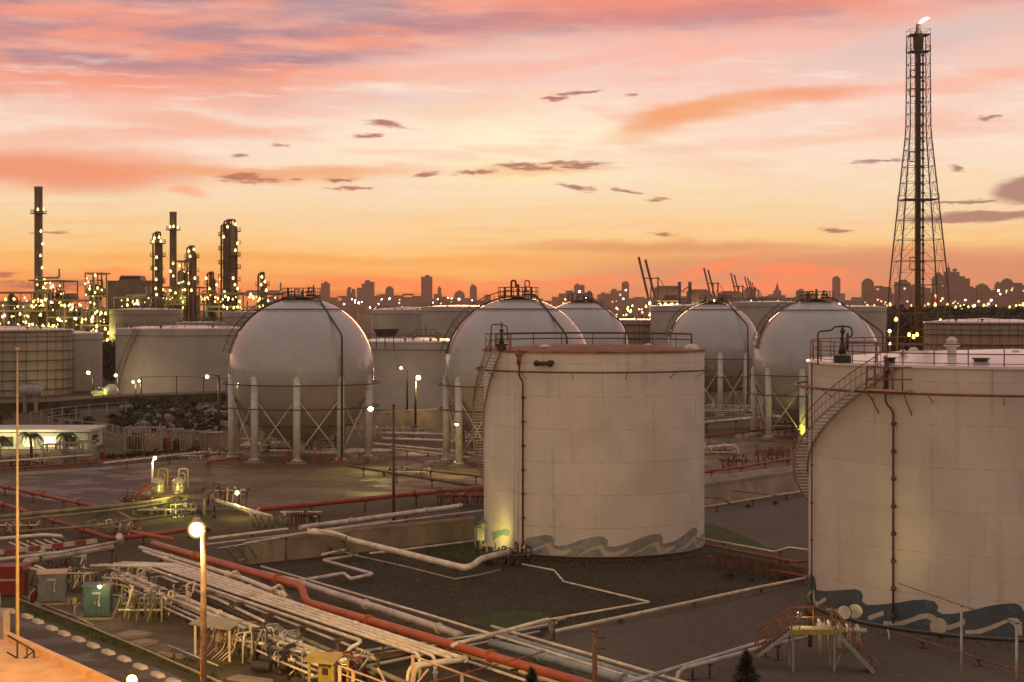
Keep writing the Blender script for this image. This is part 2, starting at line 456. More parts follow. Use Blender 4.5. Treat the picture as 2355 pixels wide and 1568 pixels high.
# salmon bands
for (x, y, sx, sy, an, col, k) in [
        (120, 395, 460, 62, 0.0, (238, 142, 106), .92), (640, 392, 420, 20, 0.0, (240, 166, 110), .8),
        (420, 290, 330, 20, -.04, (240, 178, 152), .8), (820, 180, 130, 34, .2, (236, 150, 122), .6), (1000, 168, 330, 26, .04, (243, 176, 152), .6),
        (1600, 272, 250, 34, .2, (238, 162, 112), .95), (1850, 222, 170, 24, .06, (240, 160, 124), .9), (2200, 205, 300, 30, .1, (243, 176, 150), .6),
        (1620, 130, 200, 28, .22, (246, 178, 160), .7), (450, 440, 60, 12, 0.0, (240, 160, 120), .7),
        (300, 320, 420, 18, .05, (243, 172, 148), .6), (560, 250, 260, 16, -.05, (244, 176, 150), .55), (1240, 395, 230, 16, .04, (240, 178, 120), .6), (1420, 130, 260, 22, .2, (244, 176, 158), .55), (1080, 240, 300, 22, .08, (250, 205, 168), .5), (1900, 330, 300, 16, .05, (243, 190, 160), .5),
        (1500, 575, 420, 17, 0.0, (214, 140, 92), .75), (800, 600, 900, 15, 0.0, (240, 164, 84), .7)]:
    sky = layer(sky, blob(x, y, sx, sy, an, big).smooth(1.25, .25)*k, lk(col, 1.1 if y < 420 else 1.25))
# dull band low on the right, with red under-lighting
sky = layer(sky, blob(2150, 645, 1150, 92, 0, big).smooth(1.05, .45)*.85, lk((204, 132, 102), 1.25))
for (x, y, sx, sy, an, k) in [(1290, 640, 330, 9, 0, .8), (1660, 612, 130, 12, .25, .7), (1840, 628, 170, 14, -.08, .95), (1760, 660, 260, 26, 0, .8), (950, 655, 260, 22, 0, .5), (300, 628, 300, 9, 0, .5)]:
    sky = layer(sky, blob(x, y, sx, sy, an, big).smooth(1.2, .2)*k, lk((247, 126, 80), 1.35))
# small dark clouds
d = None
for (x, y, sx, sy, an) in [(568, 413, 70, 13, -.04), (1180, 380, 45, 9, .05), (1290, 378, 60, 7, 0), (1340, 382, 70, 9, .12), (1230, 390, 70, 6, 0), (1090, 397, 60, 6, .06), (978, 404, 32, 6, .12),
        (813, 435, 62, 5, 0), (848, 314, 44, 6, .05), (895, 288, 55, 9, -.1), (655, 337, 30, 5, 0), (560, 364, 26, 4, 0), (1270, 228, 36, 6, .1), (1330, 216, 60, 5, .05), (1455, 222, 20, 4, 0),
        (1325, 432, 52, 6, -.16), (1440, 440, 40, 4, -.15), (1505, 461, 26, 6, -.05), (1910, 533, 44, 7, 0), (1528, 540, 40, 4, 0), (2010, 378, 70, 4, .02), (2179, 397, 17, 9, -.4), (2250, 286, 32, 5, .05),
        (780, 414, 34, 5, 0), (690, 415, 30, 4, 0), (20, 636, 50, 5, .1), (130, 540, 45, 3, 0), (150, 655, 160, 14, .0)]:
    e = blob(x, y, sx, sy, an, small)
    d = e if d is None else d.minimum(e)
nd = noise(t, combine(t, X*.0008+HT*.0008, HT*.0042), 40, 6, .65)
dark = (d+f_r*1.1+(Ex(t, nd.outputs[0])-.5)*2.3).smooth(1.2, .3)
sky = layer(sky, dark*.9*front, mixc(t, (X/2354).smooth(.1, 1.0), lin((184, 104, 84)), lin((150, 108, 108))))
for (x, y, sx, sy, an) in [(2328, 446, 78, 32, .12), (2225, 505, 175, 14, .03), (2200, 470, 90, 4, .03)]:
    e = blob(x, y, sx, sy, an, small)
    sky = layer(sky, (e+f_r*1.0).smooth(1.2, .6)*.85, lin((158, 112, 112)))
# fine streaks over everything
st2 = noise(t, combine(t, X*.0012-HT*.0004, HT*.012), 5, 7, .6)
sky = mixc(t, .10, sky, ramp(t, st2.outputs[0], [(.3, (.35, .28, .28)), (.7, (1, .95, .9))]), 'SOFT_LIGHT')
# the dusk sky overhead and behind the camera
back = ramp(t, (dz+.1)/1.1, [(0.0, (.40, .275, .205)), (.18, (.46, .33, .245)), (.5, (.44, .345, .295)), (1.0, (.40, .335, .305))])
sky = mixc(t, (front*dz.smooth(.75, .22)), back, sky)
t.links.new(sky, bg.inputs[0]); bg.inputs[1].default_value = 1.07
w.cycles.sampling_method = 'MANUAL'; w.cycles.sample_map_resolution = 1024
# the last of the sun, level with the horizon ahead
sun = light('SUN', (0, 300, 200), (255, 176, 120), .35, name='sun')
sun.data.angle = R_(8); sun.rotation_euler = Vector((-.02, -1, -.055)).to_track_quat('-Z', 'Y').to_euler()

# ---------------------------------------------------------------- ground
def ground_mat(name, c1, c2, c3, s1=.12, s2=2.5, bump=.4, rough=.9, speck=None, spk=18, wet=.9):
    m, t, b = newmat(name)
    co = objco(t)
    a = noise(t, co, s1, 6, .6); f = noise(t, co, s2, 6, .7); d = noise(t, co, .03, 4)
    col = mixc(t, Ex(t, a.outputs[0]).smooth(.35, .65), c1, c2)
    col = mixc(t, Ex(t, f.outputs[0]).smooth(.45, .75)*.7, col, c3)
    col = mixc(t, Ex(t, d.outputs[0]).smooth(.4, .7)*.35, col, tuple(v*.5 for v in c1))
    if speck:
        v = t.nodes.new('ShaderNodeTexVoronoi'); v.inputs['Scale'].default_value = spk; t.links.new(co, v.inputs['Vector'])
        sx = t.nodes.new('ShaderNodeSeparateColor'); t.links.new(v.outputs['Color'], sx.inputs[0])
        col = mixc(t, Ex(t, sx.outputs[0]).smooth(.5, 1.0)*.8, col, speck)
        col = mixc(t, Ex(t, sx.outputs[1]).smooth(.6, 1.0)*.6, col, tuple(k*.3 for k in c1))
    t.links.new(col, b.inputs['Base Color'])
    rn = noise(t, co, .22, 5, .6)
    rv = Ex(t, rn.outputs[0]).smooth(.58, .46)*(rough-wet)+wet
    t.links.new(rv.k, b.inputs['Roughness'])
    bn = t.nodes.new('ShaderNodeBump'); bn.inputs['Strength'].default_value = bump; bn.inputs['Distance'].default_value = .15
    t.links.new(f.outputs[0], bn.inputs['Height']); t.links.new(bn.outputs[0], b.inputs['Normal'])
    return m
M['ground'] = ground_mat('yard_dirt', (.056, .039, .018), (.10, .07, .035), (.03, .026, .009))
M['apron'] = ground_mat('stained_concrete_apron', (.185, .122, .058), (.235, .16, .08), (.125, .082, .038), .2, 1.2, .2, .8, wet=.48)
def add_joints(m, w, h, rot, mortar, amt):
    t = m.node_tree; b = t.nodes['Principled BSDF']; src = b.inputs['Base Color'].links[0].from_socket
    mp = t.nodes.new('ShaderNodeMapping'); mp.inputs['Rotation'].default_value = (0, 0, rot); t.links.new(objco(t), mp.inputs[0])
    bk = t.nodes.new('ShaderNodeTexBrick'); bk.offset = 0; t.links.new(mp.outputs[0], bk.inputs['Vector'])
    bk.inputs['Color1'].default_value = (1.1, 1.1, 1.1, 1); bk.inputs['Color2'].default_value = (.5, .5, .5, 1); bk.inputs['Mortar'].default_value = (mortar, mortar, mortar, 1)
    bk.inputs['Scale'].default_value = 1; bk.inputs['Brick Width'].default_value = w; bk.inputs['Row Height'].default_value = h; bk.inputs['Mortar Size'].default_value = .16
    t.links.new(mixc(t, amt, src, bk.outputs['Color'], 'MULTIPLY'), b.inputs['Base Color'])
add_joints(M['apron'], 9, 6, .12, .35, .75)
M['tarmac'] = ground_mat('grey_hardstanding', (.10, .08, .07), (.12, .097, .085), (.08, .062, .052), .15, 3, .2, .85, wet=.48)
M['bund'] = ground_mat('bund_earth', (.022, .017, .006), (.050, .037, .015), (.017, .029, .005), .1, 1.6, 1.0, .95, (.11, .08, .05), 9)
M['gravel'] = ground_mat('gravel', (.11, .086, .062), (.14, .11, .08), (.08, .062, .043), .15, 3, .8, .95, (.21, .17, .135), 16)
M['road'] = ground_mat('asphalt', (.075, .058, .045), (.095, .073, .056), (.06, .047, .037), .3, 6, .2, .85, wet=.48)
M['verge'] = ground_mat('mossy_verge', (.06, .06, .018), (.10, .085, .035), (.035, .042, .012), .5, 3, .8, .95)
M['lawn'] = ground_mat('damp_grass', (.045, .065, .014), (.075, .10, .022), (.03, .04, .01), .5, 4, .9, .95)
M['pad'] = ground_mat('plant_pad', (.10, .074, .034), (.15, .11, .054), (.05, .042, .017), .35, 1.6, .4, .85, wet=.48)
gmb = MB(); gmb.add([(-2600, -400, -.012), (2600, -400, -.012), (2600, 4400, -.012), (-2600, 4400, -.012)], [(0, 1, 2, 3)])
tag(gmb.build('ground', 'ground', origin=(0, 0, 0)), kind='structure')
def sheet(name, pts, mat, z):
    vs = [G(x, y, z) for x, y in pts]
    b = MB(); b.add(vs, [tuple(range(len(vs)))])
    o = b.build(name, mat, origin=(0, 0, z)); tag(o, kind='structure')
    return o
sheet('hardstanding', [(-120, 1096), (215, 1081), (420, 1105), (560, 1172), (240, 1172), (-120, 1112)], 'tarmac', 0)
sheet('concrete_apron', [(215, 1078), (470, 1058), (700, 1030), (1150, 1030), (1200, 1090), (1150, 1122), (640, 1172), (560, 1180), (420, 1107)], 'apron', .004)
sheet('bund_floor', [(560, 1300), (1130, 1238), (1660, 1250), (1900, 1320), (1700, 1380), (1260, 1460), (1090, 1440), (660, 1320)], 'bund', .004)
sheet('gravel_yard', [(1262, 1452), (1850, 1336), (2100, 1330), (2700, 1400), (2800, 1640), (1420, 1640), (1240, 1475)], 'gravel', .008)
sheet('gravel_yard', [(1560, 1178), (1870, 1140), (1990, 1200), (1990, 1268), (1780, 1262), (1560, 1225)], 'gravel', .006)
sheet('far_gravel', [(1560, 1010), (1990, 1000), (1990, 1080), (1560, 1130)], 'apron', .002)
sheet('road', [(-40, 1396), (52, 1410), (470, 1580), (560, 1640), (-200, 1640)], 'road', .012)
sheet('grass_verge', [(-20, 1372), (30, 1378), (210, 1440), (520, 1572), (640, 1640), (560, 1640), (470, 1580), (52, 1410), (-40, 1396)], 'verge', .008)
sheet('equipment_pad', [(30, 1350), (330, 1380), (560, 1450), (900, 1570), (900, 1640), (640, 1640), (520, 1572), (210, 1440), (30, 1378)], 'pad', .004)
sheet('grass_patch', [(978, 1264), (1050, 1252), (1120, 1244), (1165, 1262), (1140, 1292), (1070, 1302), (1010, 1290)], 'lawn', .01)
sheet('grass_patch', [(1600, 1206), (1640, 1204), (1730, 1240), (1770, 1262), (1600, 1262)], 'lawn', .012)
sheet('grass_patch', [(1050, 1424), (1180, 1404), (1270, 1408), (1262, 1450), (1140, 1446)], 'lawn', .012)
sheet('grass_patch', [(1150, 1310), (1260, 1318), (1600, 1330), (1680, 1352), (1500, 1380), (1290, 1345)], 'bund', .012)
# ---------------------------------------------------------------- haze
hb = MB(); hb.box((0, 2000, 115), (5300, 4900, 232))
hm = bpy.data.materials.new('dusk_haze'); hm.use_nodes = True
ht = hm.node_tree; ht.nodes.remove(ht.nodes['Principled BSDF'])
pv = ht.nodes.new('ShaderNodeVolumePrincipled'); pv.inputs['Color'].default_value = (1.0, .74, .58, 1); pv.inputs['Density'].default_value = HAZE; pv.inputs['Anisotropy'].default_value = .55
ht.links.new(pv.outputs[0], ht.nodes['Material Output'].inputs['Volume'])
tag(hb.build('haze', hm), kind='stuff', label='thin dusty evening haze over the whole plain')
# ---------------------------------------------------------------- storage tanks
def cyl_hit(x, y, c, R):
    """where the sight line through a pixel meets a tank shell: (angle round the tank, height)"""
    u = Vector(((x-CX)/F, 1.0)); cc = Vector((c[0], c[1]))
    a = u.dot(u); b = -2*u.dot(cc); k = cc.dot(cc)-R*R
    D = b*b-4*a*k
    s = (-b-math.sqrt(max(D, 0)))/(2*a)
    p = u*s
    return math.atan2(p.y-c[1], p.x-c[0]), H-(y-HY)/F*s
def on(c, R, a, z): return Vector((c[0]+R*math.cos(a), c[1]+R*math.sin(a), z))
def arc(c, R, a0, a1, z, n=24): return [on(c, R, a0+(a1-a0)*i/n, z) for i in range(n+1)]
def mural(poly, c, R, off, name, mat, parent, zmin, label=None, raw=False):
    """painted patch on a shell: outline laid on the curved surface"""
    af = math.atan2(-c[1], -c[0])
    pts = []
    for x, y in poly:
        a, z = cyl_hit(x, y, c, R)
        a = (a-af+math.pi) % (2*math.pi)-math.pi
        p = ((R*a), max(z, zmin))
        if not pts or (abs(p[0]-pts[-1][0])+abs(p[1]-pts[-1][1])) > 1e-3: pts.append(p)
    bm = bmesh.new()
    f = bm.faces.new([bm.verts.new((p[0], p[1], 0)) for p in pts])
    s0, s1 = min(p[0] for p in pts), max(p[0] for p in pts)
    s = s0+.25
    bmesh.ops.triangulate(bm, faces=bm.faces[:])
    while s < s1:
        bmesh.ops.bisect_plane(bm, geom=bm.verts[:]+bm.edges[:]+bm.faces[:], plane_co=(s, 0, 0), plane_no=(1, 0, 0)); s += .25
    b = MB()
    b.add([on(c, R+off, v.co.x/R+af, v.co.y) for v in bm.verts], [tuple(v.index for v in f.verts) for f in bm.faces], True)
    bm.free()
    o = b.build(name, mat, parent)
    if label: o['label'] = label
    return o
def shell_parts(root, c, R, z0, z1, rise, shell_mat, roof_mat, n=96, lip=.12):
    b = MB(); b.lathe([(R, z0), (R, z1)], (c[0], c[1], 0), n); sh = b.build('shell', shell_mat, root)
    b = MB(); b.lathe([(R+lip, z1-.06), (R+lip, z1+.07), (R*.98, z1+.09), (R*.6, z1+.09+rise*.55), (.02, z1+rise)], (c[0], c[1], 0), n)
    b.build('roof', roof_mat, root)
    return sh
def ring_pipe(root, c, R, z, r, mat, brackets=18, name='sprinkler_ring', Rs=None, sag=0.0):
    b = MB(); b.ring((c[0], c[1], z), R, r, 96, 6)
    for i in range(brackets):
        a = 2*math.pi*i/brackets
        b.tube([on(c, Rs, a, z-.5), on(c, R, a, z)], .025, 4); b.tube([on(c, Rs, a, z), on(c, R, a, z)], .02, 4)
    return b.build(name, mat, root)
def guard(root, c, R, z, a0, a1, mat, h=1.1, n=20, r=.028, name='handrail', parent=None):
    b = MB()
    full = abs(a1-a0-2*math.pi) < .01
    for k in (h, h*.55): b.tube(arc(c, R, a0, a1, z+k, 4*n), r, 5)
    b.tube(arc(c, R, a0, a1, z+.12, 4*n), r*.8, 4)
    for i in range(n if full else n+1):
        a = a0+(a1-a0)*i/n; b.tube([on(c, R, a, z), on(c, R, a, z+h)], r, 5)
    return b.build(name, mat, root)
def spiral_stair(root, c, R, a_top, z_top, da_dz, z_bot, mat, rail_mat, wdt=.8):
    st = MB(); rl = MB(); n = int((z_top-z_bot)/.23)
    ins, outs, hr, mr = [], [], [], []
    for i in range(n+1):
        z = z_top-(z_top-z_bot)*i/n; a = a_top+da_dz*(z_top-z)
        p, q = on(c, R+.06, a, z), on(c, R+.06+wdt, a, z)
        tdir = Vector((-math.sin(a), math.cos(a), 0))*.13
        st.add([p-tdir, q-tdir, q+tdir, p+tdir, p-tdir-Vector((0, 0, .05)), q-tdir-Vector((0, 0, .05)), q+tdir-Vector((0, 0, .05)), p+tdir-Vector((0, 0, .05))],
               [(0, 1, 2, 3), (7, 6, 5, 4), (0, 4, 5, 1), (1, 5, 6, 2), (2, 6, 7, 3), (3, 7, 4, 0)])
        ins.append(p-Vector((0, 0, .06))); outs.append(q-Vector((0, 0, .06))); hr.append(q+Vector((0, 0, 1.0))); mr.append(q+Vector((0, 0, .5)))
        rl.tube([q, q+Vector((0, 0, 1.0))], .016, 4)
    sp = st.build('staircase', mat, root)
    s2 = MB(); s2.tube(ins, .06, 4, smooth=False); s2.tube(outs, .07, 4, smooth=False); s2.build('stringer', mat, sp)
    rl.tube(hr, .03, 5); rl.tube(mr, .02, 5); rl.build('handrail', rail_mat, sp)
    return sp
def dome_vent(root, p, r, mat='white', name='roof_vent'):
    b = MB(); b.cyl(p, r*.45, r*1.2, 14); b.lathe([(r, r*1.1), (r*.95, r*1.45), (r*.6, r*1.8), (.01, r*1.95)], p, 16); b.cap(Vector(p)+Vector((0, 0, r*1.1)), r, 16)
    return b.build(name, mat, root)
def hatch(root, p, r, mat='dark', name='roof_hatch'):
    b = MB(); b.cyl(p, r, .25, 16); b.cyl(Vector(p)+Vector((0, 0, .25)), r*1.25, .08, 16)
    return b.build(name, mat, root)
def flange_valve(root, p, s, axis, mat='grey', wheel='rail_red', name='valve'):
    """gate valve: flanged body along axis, bonnet and handwheel"""
    p = Vector(p); ax = Vector(axis).normalized(); b = MB()
    b.tube([p-ax*s*1.1, p+ax*s*1.1], s*.42, 10)
    for k in (-1.1, 1.1): b.tube([p+ax*s*(k-.1), p+ax*s*(k+.1)], s*.75, 12)
    b.ball(p, s*.62, 7); b.tube([p, p+Vector((0, 0, s*1.5))], [s*.4, s*.25], 8); b.tube([p+Vector((0, 0, s*1.4)), p+Vector((0, 0, s*2.4))], s*.1, 6)
    o = b.build(name, mat, root)
    w = MB(); w.ring(p+Vector((0, 0, s*2.1)), s*.7, s*.09, 16, 5)
    for k in range(3):
        d = Vector((math.cos(k*1.05), math.sin(k*1.05), 0))*s*.7; w.tube([p+d+Vector((0, 0, s*2.1)), p-d+Vector((0, 0, s*2.1))], s*.05, 4)
    w.build('handwheel', wheel, o)
    return o

# ---- middle tank (wave mural, rusty roof)
TC, TR, TZ = (6.09, 134.0), 8.19, 14.62
tk = thing('storage_tank', (TC[0], TC[1], 0), 'cream cylindrical tank with faded grey wave mural and rusty flat roof', 'storage tank')
shell_parts(tk, TC, TR, .22, TZ, .42, 'cream', 'roof_rust')
b = MB(); b.lathe([(TR+.9, 0), (TR+.75, .2), (TR-.2, .22)], (TC[0], TC[1], 0), 96); b.build('base_ring', 'bund', tk)  # earth mound, its dark tone also standing in for shadow under the shell
b = MB(); b.lathe([(TR+.02, .22), (TR+.10, .23), (TR+.10, .34), (TR+.02, .36)], (TC[0], TC[1], 0), 96); b.build('bottom_lip', 'dark', tk)
ring_pipe(tk, TC, TR+.62, 13.25, .06, 'brown', 14, Rs=TR)
gz = lambda x, y: ((1150+x/2.825)/1.0875, (1150+y/2.825)/1.0875)
W = [gz(*p) for p in [(470, 552), (540, 540), (600, 528), (650, 535), (668, 560), (660, 595), (700, 610), (760, 600), (850, 565), (960, 540), (1010, 540), (1045, 565), (1040, 605), (1090, 615), (1180, 590), (1290, 545), (1370, 522), (1415, 525), (1432, 550), (1425, 585), (1450, 590), (1520, 570), (1580, 530), (1640, 480), (1668, 478), (1676, 500), (1668, 540), (1688, 550), (1702, 535), (1720, 512), (1722, 640), (1600, 800), (1400, 800), (1100, 800), (800, 800), (470, 800)]]
mural(W, TC, TR, .006, 'wave_mural', 'mural_grey', tk, .38)
for q in ([(470, 640), (560, 610), (620, 585), (645, 590), (655, 620), (690, 635), (730, 640), (785, 622), (785, 650), (740, 670), (680, 685), (640, 675), (622, 640), (610, 610), (560, 630), (470, 655)],
          [(785, 680), (860, 655), (950, 610), (990, 598), (1015, 605), (1025, 640), (1060, 650), (1100, 650), (1190, 618), (1185, 640), (1120, 675), (1060, 695), (1020, 690), (1000, 660), (980, 625), (930, 635), (840, 675), (785, 690)],
          [(1190, 670), (1280, 630), (1340, 595), (1385, 578), (1405, 585), (1415, 615), (1440, 625), (1480, 615), (1520, 598), (1515, 620), (1470, 655), (1430, 670), (1400, 660), (1385, 625), (1370, 600), (1330, 610), (1270, 650), (1195, 685)],
          [(1525, 640), (1580, 610), (1640, 550), (1655, 535), (1665, 560), (1665, 590), (1680, 600), (1700, 575), (1710, 570), (1700, 600), (1680, 620), (1660, 605), (1652, 570), (1600, 620), (1530, 648)]):
    mural([gz(*p) for p in q], TC, TR, .012, 'wave_crest', 'mural_cream', tk, .38)
mural([gz(*p) for p in [(220, 512), (270, 498), (320, 485), (350, 500), (342, 540), (300, 530), (270, 545), (235, 572)]], TC, TR, .006, 'painted_patch', 'mural_cyan', tk, .38)
a1, _ = cyl_hit(1152, 815, TC, TR)
spiral_stair(tk, TC, TR, a1, TZ, -.098, .4, 'galv', 'rail_red', .75)
guard(tk, TC, TR-.1, TZ+.1, a1-.25-1.0, a1+.12, 'rail_red', 1.1, 7)
# foam main and walkway rail over the far side of the roof
b = MB()
far = arc(TC, TR-.5, R_(14), R_(162), TZ+1.15, 40)
b.tube([on(TC, TR-.5, R_(14), TZ+.1)]+far+[on(TC, TR-.5, R_(162), TZ+.15)], .075, 6)
b.tube(arc(TC, TR-.5, R_(14), R_(162), TZ+.72, 40), .05, 5)
for k in range(9):
    a = R_(14+148*k/8); b.tube([on(TC, TR-.5, a, TZ), on(TC, TR-.5, a, TZ+1.1)], .035, 5)
b.build('foam_main', 'brown', tk)
for (x, y, Y, r) in [(1253, 806, 131, .5), (1590, 806, 131.5, .55), (1490, 801, 138, .4)]:
    p = P(x, y, Y); p.z = TZ+.1
    b = MB(); b.lathe([(r, 0), (r*.98, r*.25), (r*.75, r*.55), (r*.3, r*.72), (.01, r*.75)], p, 16); b.build('roof_vent', 'white', tk)
p = P(1153, 800, 129.5); p.z = TZ+.1
b = MB(); b.cyl(p, .34, .35, 14); b.cyl(p+Vector((0, 0, .35)), .48, .1, 14); b.tube([p+Vector((0, 0, .45)), p+Vector((0, 0, 1.3))], [.2, .08], 8); b.ball(p+Vector((0, 0, 1.4)), .16, 7); b.tube([p+Vector((0, 0, 1.6)), p+Vector((0, 0, 2.0))], .06, 6)
b.build('gauge_head', 'dark', tk)
b = MB(); b.tube([p+Vector((-.75, .1, -.1)), p+Vector((-.75, .1, 1.85)), p+Vector((0, .1, 1.85)), p+Vector((.4, .1, 1.7)), p+Vector((.42, .1, .7))], .04, 6, .25); b.build('gauge_conduit', 'dark', tk)
# riser pipe on the camera side with its brackets
ar, _ = cyl_hit(1205, 900, TC, TR)
b = MB(); b.tube([on(TC, TR+.35, ar-.02, TZ-.05), on(TC, TR+.35, ar-.02, 12.9), on(TC, TR+.28, ar+.012, 12.55), on(TC, TR+.28, ar+.012, .25)], .075, 8, .25)
for k in range(7): b.tube([on(TC, TR+.01, ar+.012, 1.2+k*1.7), on(TC, TR+.3, ar+.012, 1.2+k*1.7)], .05, 5); b.tube([on(TC, TR+.28, ar+.012, 1.1+k*1.7), on(TC, TR+.28, ar+.012, 1.3+k*1.7)], .12, 8)
b.build('riser_pipe', 'pipe_brown', tk)
b = MB(); b.ball(on(TC, TR+.4, ar-.02, TZ-.15), .24, 7); b.tube([on(TC, TR+.4, ar-.02, TZ-.9), on(TC, TR+.4, ar-.02, TZ+.2)], .16, 8); b.build('foam_chamber', 'rail_red', tk)
# caged ladder left of the riser
al, _ = cyl_hit(1186, 900, TC, TR); al2, _ = cyl_hit(1195, 900, TC, TR)
b = MB()
for a in (al, al2): b.tube([on(TC, TR+.2, a, .3), on(TC, TR+.2, a, 12.4)], .03, 5)
for k in range(40): b.tube([on(TC, TR+.2, al, .6+k*.3), on(TC, TR+.2, al2, .6+k*.3)], .014, 4)
b.build('ladder', 'cream_pipe', tk)
# nozzle box near the rim
ax, _ = cyl_hit(1253, 838, TC, TR); q = on(TC, TR+.25, ax, 13.85)
tn = Vector((-math.sin(ax), math.cos(ax), 0))
b = MB(); b.tube([q-tn*.6, q+tn*.6], .16, 8); b.ball(q-tn*.55, .22, 6); b.ball(q+tn*.5, .25, 6); b.tube([q+tn*.55, q+tn*.75+Vector((0, 0, .15))], .12, 6); b.tube([on(TC, TR, ax, 13.85), q], .1, 6); b.build('roof_nozzle', 'dark', tk)

# ---- right tank (teal mural, pale roof, orange platform)
UC, UR, UZ = (29.7, 106.5), 12.0, 14.62
tk2 = thing('storage_tank', (UC[0], UC[1], 0), 'big cream tank with dark teal wave mural, cut by the right edge', 'storage tank')
shell_parts(tk2, UC, UR, .22, UZ, .75, 'cream2', 'roof_pink', 128)
b = MB(); b.lathe([(UR+.8, 0), (UR+.65, .2), (UR-.2, .22)], (UC[0], UC[1], 0), 128); b.build('base_ring', 'gravel', tk2)
b = MB(); b.lathe([(UR+.02, .22), (UR+.10, .23), (UR+.10, .36), (UR+.02, .38)], (UC[0], UC[1], 0), 128); b.build('bottom_lip', 'dark', tk2)
ring_pipe(tk2, UC, UR+.75, 13.2, .07, 'rail_red', 20, Rs=UR)
gw = lambda x, y: (1701+x/3.607, 1149.4+y/3.607)
W = [gw(*p) for p in [(557, 660), (575, 630), (592, 612), (620, 640), (632, 700), (632, 745), (700, 755), (780, 750), (870, 745), (960, 738), (1000, 755), (1020, 790), (1012, 840), (1050, 870), (1130, 870), (1290, 855), (1430, 830), (1530, 825), (1610, 840), (1645, 880), (1635, 920), (1680, 945), (1760, 945), (1900, 920), (2060, 880), (2200, 858), (2290, 858), (2330, 880), (2350, 920), (2420, 950), (2600, 930), (2600, 1500), (2300, 1500), (1900, 1500), (1500, 1500), (1100, 1500), (800, 1500), (557, 1500)]]
mural(W, UC, UR, .006, 'wave_mural', 'mural_teal', tk2, .40)
for q in ([(557, 790), (605, 730), (620, 760), (625, 830), (650, 845), (715, 800), (718, 835), (640, 890), (610, 850), (600, 770), (560, 810)],
          [(715, 895), (800, 905), (840, 890), (850, 915), (800, 925), (715, 910)],
          [(1060, 965), (1190, 915), (1195, 955), (1070, 1000)],
          [(1190, 1005), (1300, 1010), (1400, 985), (1500, 945), (1560, 938), (1610, 955), (1640, 985), (1600, 1010), (1550, 980), (1480, 995), (1350, 1040), (1190, 1045)],
          [(1648+72*math.cos(k*.3142), 1048+72*math.sin(k*.3142)) for k in range(20)],
          [(1722, 1040), (1790, 1020), (1865, 985), (1868, 1030), (1780, 1065), (1722, 1080)],
          [(1865, 1080), (1960, 1075), (2080, 1040), (2180, 1000), (2240, 975), (2300, 980), (2340, 1020), (2340, 1130), (2300, 1110), (2270, 1040), (2230, 1010), (2100, 1070), (1990, 1110), (1870, 1112)]):
    mural([gw(*p) for p in q], UC, UR, .012, 'wave_crest', 'mural_cream', tk2, .40)
a1, _ = cyl_hit(2062, 850, UC, UR); a2, z2 = cyl_hit(1885, 992, UC, UR)
spiral_stair(tk2, UC, UR, a1, UZ-.05, (a2-a1)/(UZ-z2), .4, 'galv', 'rail_red', .85)
guard(tk2, UC, UR-.12, UZ+.1, 0, 2*math.pi, 'rail_red', 1.15, 40, .035)
ar, _ = cyl_hit(2057, 1100, UC, UR)
b = MB(); b.tube([on(UC, UR+.5, ar-.02, UZ-.3), on(UC, UR+.5, ar-.02, 12.6), on(UC, UR+.25, ar+.006, 12.2), on(UC, UR+.25, ar+.006, .6)], .065, 8, .3)
for k in range(8): b.tube([on(UC, UR+.01, ar+.006, 1+k*1.5), on(UC, UR+.27, ar+.006, 1+k*1.5)], .05, 5); b.tube([on(UC, UR+.25, ar+.006, .9+k*1.5), on(UC, UR+.25, ar+.006, 1.1+k*1.5)], .13, 8)
b.build('riser_pipe', 'pipe_brown', tk2)
al, _ = cyl_hit(1874, 1200, UC, UR)
b = MB(); b.tube([on(UC, UR+.2, al, .4), on(UC, UR+.2, al, UZ)], .045, 6)
for k in range(6): b.ball(on(UC, UR+.2, al, 2+k*2.2), .09, 6)
b.build('conduit', 'brown', tk2)
# hanging platform by the rim
pa0, _ = cyl_hit(2020, 890, UC, UR); pa1, _ = cyl_hit(2096, 890, UC, UR)
b = MB()
for k in range(9):
    a = pa0+(pa1-pa0)*k/8; b.bar(on(UC, UR, a, 13.33), on(UC, UR+1.0, a, 13.33), .1)
b.tube(arc(UC, UR+1.0, pa0, pa1, 13.33, 8), .07, 4); b.tube(arc(UC, UR+.5, pa0, pa1, 13.33, 8), .05, 4)
pl = b.build('service_platform', 'rail_pink', tk2)
b = MB()
for k in range(5):
    a = pa0+(pa1-pa0)*k/4; b.tube([on(UC, UR+1.0, a, 13.35), on(UC, UR+1.0, a, 14.6)], .04, 5)
for z in (13.95, 14.6):
    b.tube([on(UC, UR+.05, pa0, z)]+arc(UC, UR+1.0, pa0, pa1, z, 8)+[on(UC, UR+.05, pa1, z)], .035, 5)
for a in (pa0, pa1): b.tube([on(UC, UR, a, 12.0), on(UC, UR+.95, a, 13.3)], .035, 5)
b.build('handrail', 'rail_red', pl)
q = on(UC, UR+.5, (pa0+pa1)/2-.012, 13.4)
b = MB(); b.tube([q, q+Vector((0, 0, 1.5))], .09, 8); b.tube([q+Vector((0, 0, .9)), q+Vector((0, 0, 1.5))], [.17, .13], 10); b.tube([q+Vector((0, 0, 1.6)), q+Vector((.1, .9, 1.7))], .12, 8); b.build('foam_chamber', 'pipe_brown', tk2)
